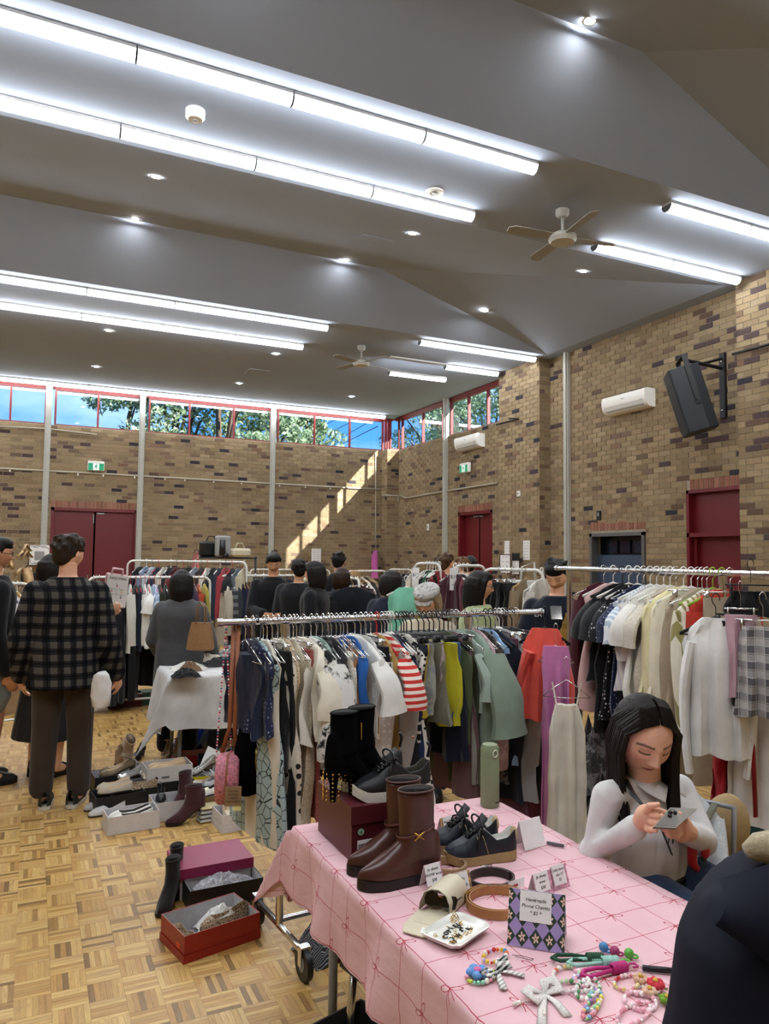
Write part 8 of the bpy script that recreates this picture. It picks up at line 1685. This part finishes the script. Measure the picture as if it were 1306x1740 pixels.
for i in range(n):
    row = []
    for j in range(n): u, v = i/(n-1), j/(n-1); p = (q0*(1-v)+q1*v)*(1-u)+(q3*(1-v)+q2*v)*u; row.append(p+FW*(.03*math.sin(v*5+u*3)-.07*math.sin(v*math.pi))+np.array((0,0,.01*math.sin(7*v))))
    P.append(row)
b.grid(P); b.grid(np.array(P)+FW*.05); tag(b.build('fleece_jacket', SHER), 'pale grey fleece jacket draped over the chair back', 'jacket')
b = MB(); q = J(1230,1412,2.55); b.ell(q, (.085,.06,.13), 16, 10, R=rotz(-.5)@roty(.2)); m2 = remesh(b, .012, 2, 'bag'); m2.materials.append(plain('beige_canvas','a08862',.7)); bg_ = tag(link('canvas_bag', m2), 'beige canvas bag with an olive strap on the chair back', 'bag'); b = MB(); b.tube([J(1215,1365,2.42), J(1196,1400,2.36), J(1193,1470,2.3), J(1195,1488,2.29)], .012, 6, flat=(1,.3)); b.build('strap', plain('olive_strap','5f5f52',.7), bg_)
REDP = plain('red_clip_plastic','b01c24',.4); r = tag(empty('hair_clip', J(1184,1448,2.22)), 'red plastic claw clip hooked on the bag strap', 'clip'); b = MB(); b.tube([(0,0,.05),(-.02,0,.03),(-.02,0,-.03),(0,0,-.05)], [.01,.014,.014,.01], 8); b.build('claw', REDP, r); b = MB(); b.ell((.035,0,-.005), (.018,.008,.02)); b.build('thumb_grip', REDP, r)
# teal fabric panel behind the right rack
b = MB(); q0, q1 = J(1195,1330,3.6), J(1330,1450,3.3); cq = (q0+q1)/2; b.box((0,0,.2), (.9,.02,.42)); o = tag(b.build('storage_bag', plain('teal_fabric','24505a',.7), loc=(cq[0], cq[1], .06), rz=math.radians(-40), smooth=False), 'teal printed storage bag on the floor behind the right rack', 'bag')
for k in range(8): text_obj('BOX\nCIRCLE', .05, plain('pale_teal','7a9a9c',.7), o, (-.36+.24*(k%4), -.012, .12+.16*(k//4)), (math.pi/2,-.5,0), name='printed_words')
p = J(1003,1278,4.3); tissue((p[0],p[1],.3), (.3,.25,.35), 'pile of grey shoes and clothes under the right rack', F('4a4a4e','tie','8a8a8c'), 61, 'clothes_pile', 'clothing')
for px_, py_, D_q, sz_, c_, lab_ in ((1035,1275,4.0,(.4,.3,.5),'1c1d22','dark stuffed bag under the right rack'), (1010,1215,4.6,(.4,.3,.7),'26272c','charcoal clothes heap behind the right rack')):
    p = J(px_, py_, D_q); tissue((p[0],p[1],.0), sz_, lab_, F(c_), 71, 'stock_bag', 'bag')
# person in the dark navy jacket at the right front, back toward the viewer
NV = plain('navy_jacket', '0d1122', .75, 0, .2, var=.05, scale=8); r = tag(empty('person', (1.0,.62,0)), 'person in a dark navy jacket close to the camera, leaning over the table', 'person'); O = np.array((1.0,.62,0)); L2 = lambda px, py, D: np.array(atd(px, py, D))-O
xs_ = np.array((.9,-.43,0)); ys_ = np.array((.43,.9,0)); bc = L2(1285,1600,1.05)
RG = [(1300,1800,1.02,.14,.11), (1308,1740,1.03,.135,.11), (1310,1600,1.05,.125,.1), (1310,1535,1.07,.104,.09), (1312,1492,1.09,.078,.075), (1322,1458,1.12,.05,.055)]
rg = lambda d: [(L2(a_, b_, c_), w-d, e-d, xs_, ys_) for a_, b_, c_, w, e in RG]
b = MB(); torso(b, rg(.022)); limb(b, [L2(1335,1485,1.12), L2(1420,1425,1.15)], [.042,.042])
for s in (-1, 1): limb(b, [np.array((.1+s*.09,-.1,.85)), np.array((.1+s*.09,-.08,.45)), np.array((.1+s*.09,-.1,.06))], [.08,.06,.04])
me = remesh(b, .012, 3, 'body'); bb = MB(); mesh_into(bb, me, lin('c89a80')); head_mb(bb, L2(1436,1388,1.16), np.array([xs_, ys_, np.array((0,0,1.))]).T, .23, 'c89a80', 'open', 50); bb.build('body', SKIN, r, colors=True)
t = MB(); torso(t, rg(0)); limb(t, [L2(1232,1560,1.06), L2(1205,1660,1.04), L2(1195,1790,1.04)], [.04,.042,.044])
m2 = remesh(t, .011, 4, 'jacket'); m2.materials.append(NV); jk = link('jacket', m2, r)
b = MB(); P = []
for i in range(10):
    row = []
    for j in range(10): u, v = i/9, j/9; a_ = L2(1222+105*v, 1492-30*v, 1.02); e_ = L2(1214+120*v, 1572+82*v, .95); row.append(a_*(1-u)+e_*u-ys_*.02*math.sin(math.pi*u))
    P.append(row)
b.grid(P); b.build('back_flap', NV, jk)
t = MB(); t.tube([L2(1266,1446,1.1), L2(1285,1440,1.1), L2(1320,1440,1.1), L2(1360,1450,1.1)], [.01,.02,.026,.026], 10); t.build('fleece_collar', fabric('a89c84','fur','beb39c',.8), jk)
for s in (-1, 1): t = MB(); limb(t, [np.array((.1+s*.09,-.1,.85)), np.array((.1+s*.09,-.08,.45)), np.array((.1+s*.09,-.1,.1))], [.1,.08,.07]); m2 = remesh(t, .014, 2, 'leg'); m2.materials.append(DKT); link('trouser_leg', m2, r); t = MB(); t.ell((.1+s*.09,-.04,.04), (.05,.13,.04), 12, 8); t.build('shoe', BSH[0], r)
t = MB(); hair_blob(t, L2(1436,1388,1.16), np.array([xs_, ys_, np.array((0,0,1.))]).T, .23, 'short', np.random.default_rng(1)); m2 = remesh(t, .011, 2, 'hair'); m2.materials.append(hairmat('15100f')); link('hair', m2, r)

bpy.data.scenes.remove(TMP)
